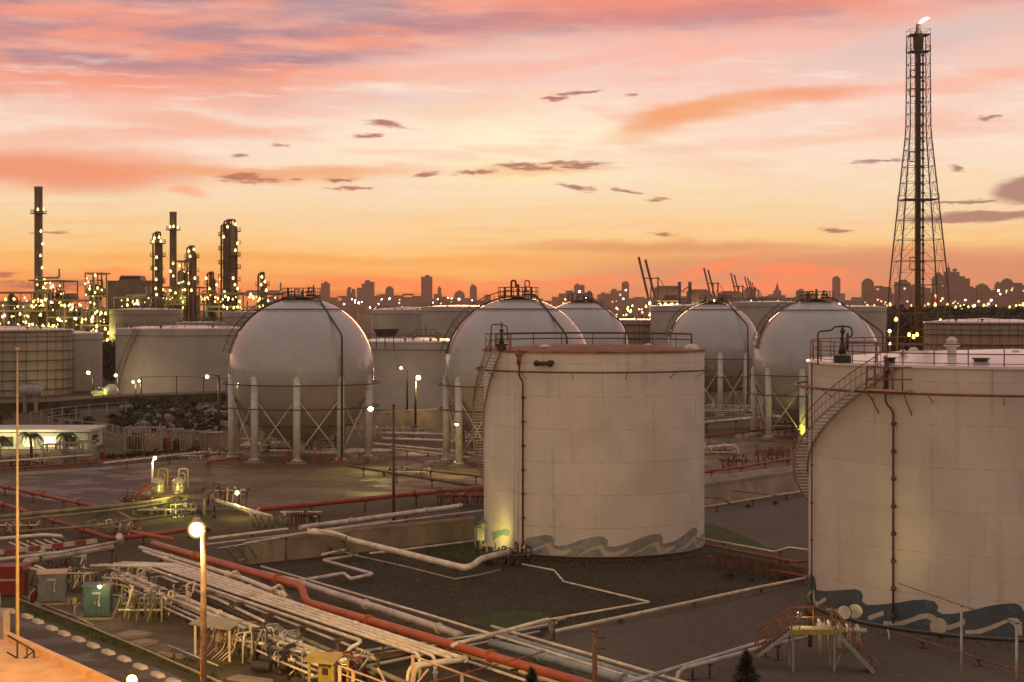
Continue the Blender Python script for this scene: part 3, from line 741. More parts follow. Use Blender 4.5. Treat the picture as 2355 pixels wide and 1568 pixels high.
# roof furniture
p = P(2188, 810, 101); p.z = UZ+.2
b = MB(); b.cyl(p, .26, .8, 16); b.lathe([(.26, 0), (.45, .05), (.48, .15), (.36, .22), (.2, .25)], p+Vector((0, 0, .78)), 18); b.lathe([(.2, .2), (.3, .32), (.3, .42), (.15, .55), (.01, .58)], p+Vector((0, 0, .8)), 14); b.build('vent_valve', 'white', tk2)
for (x, Y) in [(2075, 104), (2100, 110), (2335, 104)]:
    p = P(x, 820, Y); p.z = UZ+.2; dome_vent(tk2, p, .3)
for (x, Y, r) in [(2255, 98, .38), (2045, 99, .3)]:
    p = P(x, 835, Y); p.z = UZ+.14; hatch(tk2, p, r)
p = P(1936, 830, 99.0); p.z = UZ+.05
b = MB(); b.box(p+Vector((0, 0, .32)), (.9, .5, .42)); b.build('gauge_cabinet', 'dark', tk2)
b = MB(); b.tube([p+Vector((-.0, 0, .6)), p+Vector((0, 0, 1.25))], [.22, .12], 10); b.tube([p+Vector((0, 0, 1.2)), p+Vector((.02, 0, 2.2))], .07, 8); b.ball(p+Vector((.03, 0, 1.85)), .15, 7); b.ball(p+Vector((.0, 0, 1.45)), .12, 7); b.tube([p+Vector((.3, 0, .8)), p+Vector((.3, 0, 1.75))], .07, 6); b.build('gauge_head', 'dark', tk2)
b = MB(); b.tube([p+Vector((-1.3, .2, 0)), p+Vector((-1.3, .2, 1.85)), p+Vector((-.55, .2, 1.9)), p+Vector((-.4, .2, 2.1)), p+Vector((0, .2, 2.12)), p+Vector((.55, .2, 2.1)), p+Vector((.6, .2, 1.6)), p+Vector((.3, .1, 1.5))], .045, 6, .2); b.build('gauge_conduit', 'dark', tk2)
b = MB(); b.ring(p+Vector((1.4, 2.4, 1.2)), 1.0, .06, 24, 6); b.tube([p+Vector((.4, 2.4, 0)), p+Vector((.4, 2.4, 1.2))], .05, 5); b.tube([p+Vector((2.4, 2.4, 0)), p+Vector((2.4, 2.4, 1.2))], .05, 5); b.build('hose_hoop', 'rail_red', tk2)

# ---------------------------------------------------------------- gas spheres
def gas_sphere(label, c, R, zc, nleg=10, leg0=0.0, stair_az=R_(165), riser_az=R_(-52), stacks=5, seed=0, full=True):
    rnd = random.Random(seed)
    s = thing('gas_sphere', (c[0], c[1], 0), label, 'gas sphere', 'spherical gas tanks on legs')
    ce = (c[0], c[1], zc)
    b = MB(); n = 40; b.lathe([(max(.01, R*math.sin(math.pi*i/n)), -R*math.cos(math.pi*i/n)) for i in range(n+1)], ce, 80)
    sh = b.build('shell', 'sphere', s)
    # the sphere's own origin is the pad, so its lower band is measured from the ground
    Rl = R*.975
    for i in range(nleg):
        a = leg0+2*math.pi*i/nleg; p = on(c, Rl, a, 0)
        b = MB(); b.tube([p+Vector((0, 0, .5)), p+Vector((0, 0, zc*.92))], .42, 14); b.ball(p+Vector((0, 0, zc*.92)), .42, 8)
        b.tube([p+Vector((0, 0, .45)), p+Vector((0, 0, .6))], .62, 14)
        lg = b.build('leg', 'white', s)
        b = MB(); b.cyl(p, 1.25, .3, 20, 1.15); b.cyl(p+Vector((0, 0, .3)), .75, .2, 16); b.build('footing', 'concrete', lg)
    b = MB()
    for i in range(nleg):
        a, a2 = leg0+2*math.pi*i/nleg, leg0+2*math.pi*(i+1)/nleg
        p, q = on(c, Rl, a, 0), on(c, Rl, a2, 0)
        z1 = zc*.72
        b.tube([p+Vector((0, 0, .9)), q+Vector((0, 0, z1))], .075, 5); b.tube([q+Vector((0, 0, .9)), p+Vector((0, 0, z1))], .075, 5)
    b.build('cross_brace', 'white', s)
    for (z, Rr) in ((zc*.86, R+.75), (zc*.60, R+.65), (zc+R*.845, R*.57), (zc*.40, R*.80)):
        b = MB(); b.ring((c[0], c[1], z), Rr, .07, 72, 6)
        Rs = math.sqrt(max(.1, R*R-(z-zc)**2))
        for i in range(nleg*2):
            a = leg0+math.pi*i/nleg; b.tube([on(c, Rs, a, z), on(c, Rr, a, z)], .035, 4)
        b.build('sprinkler_ring', 'brown', s)
    # top platform with rails, relief stacks and valves
    zt = zc+R
    b = MB(); b.lathe([(.4, zt-.02), (2.3, zt+.02), (2.3, zt+.14), (.4, zt+.12)], (c[0], c[1], 0), 24)
    for k in range(8): b.tube([on(c, 2.1, k*.785, zt-.6), on(c, 2.1, k*.785, zt)], .07, 5)
    pf = b.build('top_platform', 'brown', s)
    guard(pf, c, 2.25, zt+.1, 0, 2*math.pi, 'brown', 1.05, 14, .035)
    for k in range(stacks):
        p = on(c, 1.5*rnd.random()+.3, rnd.uniform(0, 6.28), zt); p.x = c[0]-1.9+3.8*(k+.5)/stacks; h = rnd.choice([1.2, 1.5, 1.9, 1.0])
        b = MB(); r = rnd.choice([.09, .12, .07])
        if k % 2: b.tube([p, p+Vector((0, 0, h)), p+Vector((.5, 0, h)), p+Vector((.5, 0, h*.6))], r, 8, .2)
        else: b.tube([p, p+Vector((0, 0, h))], r*1.3, 8); b.tube([p+Vector((0, 0, h*.5)), p+Vector((0, 0, h*.62))], r*2.2, 8)
        b.build('relief_stack', 'brown', pf)
    flange_valve(pf, (c[0]+.9, c[1]-.5, zt+.7), .28, (1, 0, 0), 'brown', 'rail_red')
    # stairway that follows the shell
    st = MB(); hr = MB(); n = 46; L, Rr2 = [], []
    for i in range(n+1):
        u = i/n; el = R_(86)-u*R_(72); az = stair_az+u*R_(26)
        d = Vector((math.cos(el)*math.cos(az), math.cos(el)*math.sin(az), math.sin(el)))
        side = Vector((-math.sin(az), math.cos(az), 0))
        p = Vector(ce)+d*(R+.16)
        L.append(p-side*.4); Rr2.append(p+side*.4)
        st.tube([p-side*.4, p+side*.4], .06, 4)
        if i % 3 == 0:
            for sd in (-.4, .4): hr.tube([p+side*sd, p+side*sd+d*.7], .025, 4)
    st.tube(L, .09, 4); st.tube(Rr2, .09, 4)
    so = st.build('stairway', 'brown', s)
    off = [(p-Vector(ce)).normalized()*.7 for p in L]
    hr.tube([p+o for p, o in zip(L, off)], .035, 5); hr.tube([p+o for p, o in zip(Rr2, off)], .035, 5); hr.build('handrail', 'brown', so)
    b = MB()
    for k in range(5): q = L[k*9+5]; dd = (q-Vector(ce)).normalized(); b.tube([q-dd*.3, q+dd*.7], .05, 4)
    b.build('stair_bracket', 'brown', so)
    # vapour riser
    ro = on(c, R+.3, riser_az, 0); th = on(c, 2.2, riser_az+.35, zt+.35)
    zj = zc+R*.5
    b = MB(); b.tube([(c[0]+.6, c[1], zt+.35), th, Vector((ro.x, ro.y, zj)), Vector((ro.x, ro.y, .35))], .13, 8, .6)
    for z in (zc*.86, zc*.6, zc+R*.2): b.tube([on(c, R*.8, riser_az, z), Vector((ro.x, ro.y, z))], .05, 4)
    b.build('riser_pipe', 'brown', s)
    # bottom outlet
    b = MB(); b.tube([(c[0], c[1], zc-R+.1), (c[0], c[1], .8), (c[0]+3, c[1]-1, .8), (c[0]+R+2, c[1]+1.5, .8)], .2, 8, .5); b.build('outlet_pipe', 'cream_pipe', s)
    flange_valve(s, (c[0]+2, c[1]-.6, .8), .35, (1, -.3, 0), 'dark_red')
    return s
SPH = {}
def sphere_at(key, label, x, Y, Rpx, ytop, **k):
    R = px(Rpx, Y); c = ((x-CX)/F*Y, Y); zt = H-(ytop-HY)/F*Y
    SPH[key] = (c, R, zt-R)
    return gas_sphere(label, c, R, zt-R, **k)
sphere_at('a', 'large white gas sphere standing alone left of the mural tank, all legs in view', 693, 210, 166, 685, leg0=R_(-87), seed=1)
sphere_at('b', 'white gas sphere whose lower right is hidden behind the cream tank with the rusty roof', 1191, 203, 169, 684, leg0=R_(-108), seed=2, stair_az=R_(168))
sphere_at('c', 'bluish white gas sphere peeping out behind the sphere at the rusty-roofed tank', 1334, 310, 112, 692, leg0=R_(-90), seed=3, stacks=4, riser_az=R_(-30), stair_az=R_(20))
sphere_at('d', 'smaller looking gas sphere between the rusty-roofed tank and the sphere at the right tank', 1640, 292, 106, 695, leg0=R_(-88), seed=4, stacks=3)
sphere_at('e', 'white gas sphere partly hidden by the railing of the right tank', 1877, 243, 146, 690, leg0=R_(-112), seed=5, riser_az=R_(-20))
for key in 'abde':
    c, R, zc = SPH[key]
    b = MB(); b.lathe([(R+2.4, 0.0), (R+2.3, .22), (.02, .24)], (c[0], c[1], 0), 64)
    tag(b.build('sphere_pad', 'apron'), kind='structure')

# ---------------------------------------------------------------- more storage tanks behind
def far_tank(label, x, rpx, Y, ytop, shell='white_far', roof='roof_pink', rise=.05, stiff=False, rail=True, stair=None, ring=True, group=None):
    R = px(rpx, Y); c = ((x-CX)/F*Y, Y+0.0); z1 = H-(ytop-HY)/F*(Y-R)
    s = thing('storage_tank', (c[0], c[1], 0), label, 'storage tank', group)
    shell_parts(s, c, R, 0, z1, R*rise, shell, roof, 72)
    if ring: ring_pipe(s, c, R+.45, z1-1.3, .07, 'brown', 16, Rs=R)
    if rail: guard(s, c, R-.1, z1+.05, 0, 2*math.pi, 'brown', 1.1, 36, .04)
    if stiff:
        b = MB(); k = 1.2
        while k < z1: b.lathe([(R, k-.07), (R+.32, k-.07), (R+.32, k+.07), (R, k+.07)], (c[0], c[1], 0), 72); k += 1.9
        b.build('stiffener_rings', 'brown', s)
        b = MB()
        for i in range(40): b.tube([on(c, R+.3, i*.157, .2), on(c, R+.3, i*.157, z1)], .06, 4)
        b.build('stiffener_posts', 'brown', s)
    if stair is not None:
        spiral_stair(s, c, R, stair, z1, -.046, .3, 'grey', 'brown', .9)
    rnd = random.Random(int(x))
    for k in range(4):
        a = rnd.uniform(R_(190), R_(350)); dome_vent(s, on(c, R*.85, a, z1+R*rise*.15), .32, 'dark')
    return s
far_tank('beige tank gridded with dark stiffening rings and posts at the left edge', 0, 163, 365, 760, 'yellow_far', stiff=True)
far_tank('grey white tank tucked behind the gridded tank at the left edge', 100, 132, 382, 768)
far_tank('broad off-white tank with a diagonal stair, left of the free-standing sphere', 425, 156, 368, 757, stair=R_(241))
far_tank('broad off-white tank with a roof footbridge, seen between the two nearest spheres', 955, 150, 318, 787)
far_tank('distant pale tank with a pink-lit cone roof behind the roof footbridge', 938, 84, 560, 713, rise=.09)
far_tank('distant tank with a flat roof just left of the sphere behind the rusty-roofed tank', 1062, 92, 530, 706)
far_tank('low brownish ribbed tank far behind, right of the bluish sphere', 1452, 78, 490, 737, 'brown_far', stiff=True)
far_tank('distant tank left of the smaller sphere, under the harbour cranes', 1590, 95, 470, 704)
far_tank('distant tank with a railed pink roof between the smaller sphere and its right neighbour', 1768, 86, 520, 695, rise=.04)
far_tank('distant blue-grey tank right of the rightmost sphere', 1935, 101, 500, 706)
far_tank('wide ribbed brown tank with a low pink cone roof behind the right tank', 2262, 134, 330, 742, 'brown_far', stiff=True, rise=.07)
far_tank('small distant pale tank just left of the free-standing sphere', 566, 54, 470, 718)
far_tank('low distant tank right of the greenish-lit tank, left of centre', 462, 54, 440, 742)
far_tank('distant tank lit greenish by plant lamps below the windowless box building', 335, 82, 480, 712, 'yellow_far')
# footbridge on the roof of the tank between the spheres
br = thing('roof_footbridge', P(978, 775, 312), 'small arched footbridge with handrails on a tank roof between the spheres', 'footbridge')
z = 18-84/F*312
def bp(x, y): return P(x, y, 312)
b = MB(); b.tube([bp(940, 786), bp(958, 772), bp(1000, 772), bp(1016, 786)], .12, 5); b.build('deck', 'brown', br)
b = MB(); b.tube([bp(940, 774), bp(958, 758), bp(1000, 758), bp(1016, 774)], .06, 5)
for x in (940, 949, 958, 968, 979, 990, 1000, 1008, 1016):
    yy = 786-14*min(1, max(0, min((x-940)/18, (1016-x)/16))); b.tube([bp(x, yy), bp(x, yy-13)], .05, 4)
b.tube([bp(979, 772), bp(979, 748)], .09, 5)
b.build('handrail', 'brown', br)
lb = thing('pipe_platform', P(885, 770, 300), 'dark pipe cluster on the roof edge right of the free-standing sphere', 'pipe platform')
b = MB()
for k in range(6): b.tube([P(858+k*2, 758+k*3, 300), P(918-k*2, 757+k*3, 300)], .1+.03*(k % 2), 6)
b.build('pipe_bundle', 'dark', lb)
b = MB()
for x in (865, 885, 905): b.tube([P(x, 756, 300), P(x, 800, 300)], .09, 5)
b.build('support', 'brown', lb)
# ---------------------------------------------------------------- flare tower
Yf = 440.0
def fx(x): return (x-CX)/F*Yf
def fz(y): return H-(y-HY)/F*Yf
ft = thing('flare_tower', (fx(2111), Yf, 0), 'tall lattice flare tower with a burning tip at the right', 'flare tower')
cx0 = fx(2111)
prof = [(0.0, px(66, Yf)), (fz(640), px(54, Yf)), (fz(300), px(23.5, Yf)), (fz(82), px(22, Yf))]
def hw(z):
    for (z0, w0), (z1, w1) in zip(prof, prof[1:]):
        if z <= z1: return w0+(w1-w0)*(z-z0)/(z1-z0)
    return prof[-1][1]
levels = [0, 6.5]+[fz(y) for y in (720, 655, 600, 551, 505, 460, 420, 383, 345, 318, 290, 262, 235, 206, 178, 148, 120, 82)]
for sx, sy in ((-1, -1), (1, -1), (1, 1), (-1, 1)):
    b = MB(); b.tube([(cx0+sx*hw(z), Yf+sy*hw(z), z) for z in levels], [.20, .12], 6, smooth=False); b.build('leg', 'tower_steel', ft)
dg = MB()
for i, z in enumerate(levels[1:], 1):
    a, z0 = hw(z), levels[i-1]; a0 = hw(z0); br_ = MB()
    cs = [(-1, -1), (1, -1), (1, 1), (-1, 1)]
    for k in range(4):
        p, q = cs[k], cs[(k+1) % 4]
        A = Vector((cx0+p[0]*a, Yf+p[1]*a, z)); B = Vector((cx0+q[0]*a, Yf+q[1]*a, z)); Mi = (A+B)/2
        br_.tube([A, B], .085, 4)
        A0 = Vector((cx0+p[0]*a0, Yf+p[1]*a0, z0)); B0 = Vector((cx0+q[0]*a0, Yf+q[1]*a0, z0))
        dg.tube([A0, Mi], .055, 4); dg.tube([B0, Mi], .055, 4)
        if k == 3: br_.build('cross_beam', 'tower_steel', ft)
        if z < fz(300):
            dg.tube([(A0+A)/2, (A0+Mi)/2], .04, 4); dg.tube([(B0+B)/2, (B0+Mi)/2], .04, 4); dg.tube([(A0+Mi)/2, (A+Mi)/2], .04, 4); dg.tube([(B0+Mi)/2, (B+Mi)/2], .04, 4)
dg.build('diagonal_brace', 'tower_steel', ft)
b = MB(); b.tube([(cx0, Yf, 0), (cx0, Yf, fz(100)), (cx0, Yf, fz(82))], .62, 12)
for z in levels[1:]: b.tube([(cx0, Yf, z-.2), (cx0, Yf, z+.2)], .85, 12)
b.lathe([(.6, fz(120)), (1.25, fz(112)), (1.35, fz(86)), (1.0, fz(76)), (.62, fz(70)), (.55, fz(55)), (.01, fz(55))], (cx0, Yf, 0), 14)
b.build('riser_pipe', 'tower_steel', ft)
b = MB(); b.tube([(cx0+1.0, Yf-.6, 2), (cx0+1.0, Yf-.6, fz(125))], .22, 8)
z = 3
while z < fz(130): b.tube([(cx0+1.0, Yf-.6, z), (cx0+1.0, Yf-.6, z+.5)], .42, 6); z += 2.1
b.build('steam_line', 'brown', ft)
b = MB(); b.tube([(cx0-.9, Yf-.6, 2), (cx0-.9, Yf-.6, fz(100))], .12, 6)
for (y0, y1) in ((205, 222), (162, 178), (372, 350), (620, 592)):
    b.tube([(cx0-.9, Yf-.6, fz(y0)), (cx0-2.2, Yf-.6, fz(y0)), (cx0-2.2, Yf-.6, fz(y1)), (cx0-.9, Yf-.6, fz(y1))], .16, 6)
b.build('gas_line', 'rail_red', ft)
for (yy, sc) in ((82, 1.0), (120, 1.0), (460, .98)):
    z = fz(yy); a = hw(z)*1.05; b = MB()
    for k in range(7): b.box((cx0-a+2*a*(k+.5)/7, Yf, z+.12), (a*.22, 2*a, .12))
    for k in (-1, 1): b.tube([(cx0+k*a, Yf-a, z+1.3), (cx0+k*a, Yf+a, z+1.3)], .06, 4); b.tube([(cx0-a, Yf+k*a, z+1.3), (cx0+a, Yf+k*a, z+1.3)], .06, 4)
    for sx, sy in ((-1, -1), (1, -1), (1, 1), (-1, 1), (0, -1), (0, 1)): b.tube([(cx0+sx*a, Yf+sy*a, z), (cx0+sx*a, Yf+sy*a, z+1.3)], .06, 4)
    b.build('platform', 'tower_steel', ft)
b = MB()
pts = [(cx0+.1, Yf, fz(56)), (cx0+.7, Yf, fz(50)), (cx0+1.4, Yf, fz(45)), (cx0+2.1, Yf, fz(42)), (cx0+2.9, Yf, fz(41.5))]
b.tube(pts, [.2, .4, .46, .34, .05], 10); fl = b.build('flame', 'flame', ft)
light('POINT', (cx0+1.5, Yf-2, fz(45)), (255, 200, 140), 1500, ft, 1.0)
for (x, y) in ((2060, 735), (2162, 738), (2090, 770), (2108, 770), (2100, 775)): lampdot(P(x, y, Yf-10), .38, 'glow_orange', ft)
light('POINT', P(2095, 765, Yf-14), (255, 160, 60), 1800, ft, 1.0)

# ---------------------------------------------------------------- refinery
def stack_pipe(label, x, w, ytop, Y, lamps=(), ringy=None, w2=None):
    s = thing('chimney', P(x, 0, Y).xy.to_3d(), label, 'chimney')
    c = s.location; r = px(w, Y)/2; zt = H-(ytop-HY)/F*Y
    b = MB(); b.lathe([(r*1.12, 0), (r*1.02, zt*.4), (r, zt-1.2), (r*1.06, zt-1.1), (r*1.06, zt), (r*.85, zt), (r*.85, zt-3)], (c.x, c.y, 0), 28); b.build('flue', 'silhouette', s)
    for yy in ringy or ():
        z = H-(yy-HY)/F*Y; b = MB(); b.lathe([(r, z-.15), (r+1.3, z-.1), (r+1.3, z+.1), (r, z+.1)], (c.x, c.y, 0), 20); pf = b.build('gallery', 'brown', s)
        guard(pf, (c.x, c.y), r+1.25, z+.1, 0, 2*math.pi, 'brown', 1.1, 10, .06)
    b = MB(); a = R_(-60)
    for da in (-.1, .1): b.tube([on((c.x, c.y), r+.35, a+da/ r, 0), on((c.x, c.y), r+.35, a+da/r, zt-4)], .1, 4)
    k = 2
    while k < zt-5: b.ring((c.x, c.y, k), r+.4, .09, 12, 4, a-.35, a+.35); k += 3.2
    b.build('caged_ladder', 'brown', s)
    for (lx, ly) in lamps: lampdot(Vector(((lx-CX)/F*(Y-r-1), Y-r-1, H-(ly-HY)/F*(Y-r-1))), .38, 'glow_plant', s)
    return s
stack_pipe('tall plain chimney with a lit gallery, far left of the skyline', 88.5, 18.5, 429, 600, [(87, 482), (101, 482), (94, 532), (98, 561), (93, 588), (97, 616), (82, 643), (102, 643)], (491,))
stack_pipe('chimney with a red-lit gallery in the middle of the refinery', 398, 16, 487, 640, [(391, 522), (399, 521), (409, 523), (398, 606), (392, 624)], (529,))
def column(label, x, w, ytop, Y, lamps=(), decks=5, seed=0, twin=0):
    rnd = random.Random(seed)
    s = thing('distillation_column', P(x, 0, Y).xy.to_3d(), label, 'distillation column')
    c = s.location; r = px(w, Y)/2; zt = H-(ytop+9-HY)/F*Y
    b = MB(); b.lathe([(r*1.15, 0), (r*1.15, zt*.5), (r, zt*.55), (r, zt-1), (r*.8, zt-.2), (r*.3, zt+.4), (.02, zt+.5)], (c.x, c.y, 0), 24); b.build('vessel', 'silhouette', s)
    for k in range(decks):
        z = zt*(.35+.65*(k+.8)/decks)-1; a0 = rnd.uniform(0, 6.28)
        b = MB(); b.lathe([(r, z-.12), (r+1.5, z-.12), (r+1.5, z+.08), (r, z+.08)], (c.x, c.y, 0), 16, True, a0, a0+4.2)
        d = b.build('deck', 'brown', s); guard(d, (c.x, c.y), r+1.45, z+.1, a0, a0+4.2, 'brown', 1.15, 7, .06)
    b = MB()
    for k in range(3):
        a = R_(-150+60*k); p = on((c.x, c.y), r+.6, a, 0); b.tube([p, p+Vector((0, 0, zt-2-k*4)), p+Vector((0, 0, zt+1.5-k)), (c.x, c.y, zt+1.6-k)], .3, 6, .8)
    b.build('downcomer_pipes', 'brown', s)
    b = MB()
    for k in range(3):
        a = k*2.1; p = on((c.x, c.y), r*.8, a, zt-.5); q = on((c.x, c.y), r*.8, a+1.6, zt-.5)
        b.tube([p, p+Vector((0, 0, 2.5)), q+Vector((0, 0, 2.5)), q], .22, 6, .7)
    b.build('overhead_pipe', 'brown', s)
    for (lx, ly) in lamps: lampdot(Vector(((lx-CX)/F*(Y-r-1.8), Y-r-1.8, H-(ly-HY)/F*(Y-r-1.8))), .38, 'glow_plant', s)
    return s
column('slim lit distillation column left of the red-lit chimney', 363, 15, 538, 600, [(355, 548), (366, 546), (352, 556), (360, 592), (358, 618), (359, 643), (358, 664), (360, 678), (370, 555)], 6, 1)
column('short lit distillation column right of the red-lit chimney', 441, 15, 570, 610, [(434, 578), (446, 574), (437, 590), (448, 640), (440, 668), (434, 652)], 5, 2)
column('broad lit distillation column with overhead pipe loops, tallest of the columns', 531, 25, 510, 590, [(541, 516), (523, 522), (541, 576), (546, 560), (540, 655), (546, 664), (536, 640)], 7, 3)
column('slim pipe column leaning on the broad column with pipe loops', 516, 7, 520, 584, [(514, 545), (516, 672)], 6, 4)
column('small lit column just left of the free-standing sphere', 603, 11, 632, 560, [(602, 637), (609, 648), (600, 655), (612, 668)], 3, 5)
column('stubby lit column with a pipe hoop between the two tall columns', 486, 12, 630, 600, [(474, 640), (498, 655), (482, 664), (507, 640)], 3, 6)
def process_unit(label, x0, x1, ytop, Y, ybot=755, lamps=20, seed=0, dep=18, rows=None):
    rnd = random.Random(seed)
    A, B = (x0-CX)/F*Y, (x1-CX)/F*Y; zt = H-(ytop-HY)/F*Y; cx = (A+B)/2; wd = B-A
    s = thing('process_unit', (cx, Y, 0), label, 'process unit')
    nx = max(2, int(wd/5)); lv = [zt*k/4 for k in range(1, 5)]
    b = MB()
    for i in range(nx+1):
        x = A+wd*i/nx
        for y in (Y, Y+dep/2, Y+dep):
            b.bar((x, y, 0), (x, y, zt*rnd.choice([1, .9, 1.0, .75])), .35)
    for z in lv:
        for y in (Y, Y+dep): b.bar((A, y, z), (B, y, z), .4)
        for i in range(nx+1): b.bar((A+wd*i/nx, Y, z), (A+wd*i/nx, Y+dep, z), .3)
    for i in range(nx):
        if rnd.random() < .5: b.bar((A+wd*i/nx, Y, lv[rnd.randrange(3)]), (A+wd*(i+1)/nx, Y, lv[3]*rnd.choice([.5, .75, 1])), .22)
    for i in range(int(wd/1.6)):
        x = A+wd*rnd.random(); z0 = rnd.choice([0]+lv[:3]); b.bar((x, Y-.2, z0), (x, Y-.2, z0+zt/4*rnd.choice([1, 1, 1.4])), .14)
        if i % 2: z = zt*rnd.uniform(.2, .98); b.bar((x, Y-.15, z), (min(B, x+rnd.uniform(2, 7)), Y-.15, z), .16)
    b.build('steel_frame', 'silhouette', s)
    b = MB()
    for z in lv[1:]: b.box((cx, Y+dep/2, z-.25), (wd*rnd.uniform(.6, .98), dep*.8, .15))
    b.build('deck', 'brown', s)
    b = MB()
    for k in range(int(wd/2.2)):
        z = rnd.choice(lv)+rnd.uniform(.4, 1.6); y = Y+rnd.uniform(-.8, dep)
        u, v = sorted((rnd.uniform(A, B), rnd.uniform(A, B)))
        if v-u < 3: v = u+4
        pts = [(u, y, z-rnd.uniform(1, 4)), (u, y, z), (v, y, z), (v, y, z+rnd.uniform(-4, 3))]
        b = MB(); b.tube(pts, rnd.uniform(.12, .4), 6, .6); b.build('process_pipe', 'grey', s)
    for k in range(max(3, int(wd/2.6))):
        x = rnd.uniform(A+1, B-1); y = Y+rnd.uniform(dep*.3, dep*.95); hh = zt*rnd.choice([.45, .6, .75, .88]); ww = rnd.uniform(1.4, 4.2); b = MB()
        if k % 3: b.box((x, y, hh/2), (ww, 2.5, hh)); b.box((x, y-1.35, hh*.7), (ww*.7, .2, .3)); b.tube([(x-ww*.3, y-1.5, 0), (x-ww*.3, y-1.5, hh+1), (x+ww*.4, y-1.5, hh+1)], .18, 6, .4)
        else: b.lathe([(ww*.4, 0), (ww*.4, hh-.8), (ww*.25, hh-.2), (.02, hh)], (x, y, 0), 12); b.tube([(x+ww*.4, y, 0), (x+ww*.5, y-.5, hh+1.2), (x, y, hh+1.2)], .2, 6, .5)
        b.build('equipment_block', 'plant_dark', s)
    for k in range(max(2, int(wd/9))):
        x = rnd.uniform(A+2, B-2); z = rnd.choice(lv[1:3])+1.3; y = Y+rnd.uniform(1, dep-2); b = MB()
        if rnd.random() < .5: b.lathe([(.02, -3.2), (.8, -3), (1.2, -2.4), (1.2, 2.4), (.8, 3), (.02, 3.2)], (x, y, z), 14, axis=Vector((1, .2, 0)))
        else: b.lathe([(1.1, -z), (1.1, 3), (.7, 3.6), (.02, 3.8)], (x, y, z), 14)
        b.build('drum', 'silhouette', s)
    for k in range(int(lamps*1.0)):
        if rows: ly = rnd.choice(rows)+rnd.gauss(0, 3.5); lx = rnd.uniform(x0, x1)
        else: lx, ly = rnd.uniform(x0, x1), rnd.uniform(ytop+4, ybot)
        YY = Y-1.2; lampdot(Vector(((lx-CX)/F*YY, YY, H-(ly-HY)/F*YY)), rnd.choice([.13, .18, .26, .34]), 'glow_plant', s)
    for k in range(2):
        light('POINT', ((A+(B-A)*(k+.5)/2), Y-5, zt*.62), (235, 225, 120), 900, s, 1.5)
    return s
process_unit('lit pipe rack and decks of the process unit under the tallest chimney', -40, 108, 672, 520, 752, 60, 11, rows=(690, 706, 727, 745))
process_unit('stepped furnace decks round the foot of the tallest chimney', 66, 146, 645, 560, 700, 16, 12)
process_unit('dense lit tower block of pipes right of the tallest chimney foot', 108, 190, 690, 500, 756, 34, 13, rows=(700, 712, 735, 748))
process_unit('open lit steel tower left of the windowless box building', 196, 236, 628, 540, 715, 16, 14, dep=10)
process_unit('low lit jumble of pipework between the two left tanks', 186, 262, 712, 480, 790, 34, 15, dep=8)
process_unit('lit base decks round the slim column and red-lit chimney', 345, 458, 660, 620, 715, 30, 16, rows=(668, 687, 706))
process_unit('long row of lit pipe racks under the broad column', 458, 640, 676, 560, 715, 44, 17, rows=(685, 690, 706))
process_unit('lit lattice deck beside the middle chimney', 398, 436, 600, 630, 660, 10, 18, dep=8)
process_unit('row of plant lamps and racks in front of the windowless box building', 262, 345, 684, 540, 715, 12, 19, rows=(690, 698))
bb = thing('box_building', P(296, 0, 600).xy.to_3d(), 'big windowless box building with a ridge vent in the refinery', 'building')
z1 = H-(645-HY)/F*600; w1 = px(98, 600)
b = MB(); b.box(bb.location+Vector((0, 8, z1/2)), (w1, 16, z1)); b.build('wall', 'silhouette', bb)
b = MB(); b.prism([(-w1*.27, 0), (w1*.27, 0), (w1*.22, 1.7), (-w1*.22, 1.7)], 0, 9)
b.v = [Vector((v.x+bb.location.x, bb.location.y+2+v.z, v.y+z1)) for v in b.v]; b.build('ridge_vent', 'silhouette', bb)
b = MB()
for k in range(7): b.box(bb.location+Vector((-w1*.2+w1*.4*k/6, 1.9, z1+.85)), (1.3, .2, .7))
b.build('louvre', 'brown', bb)
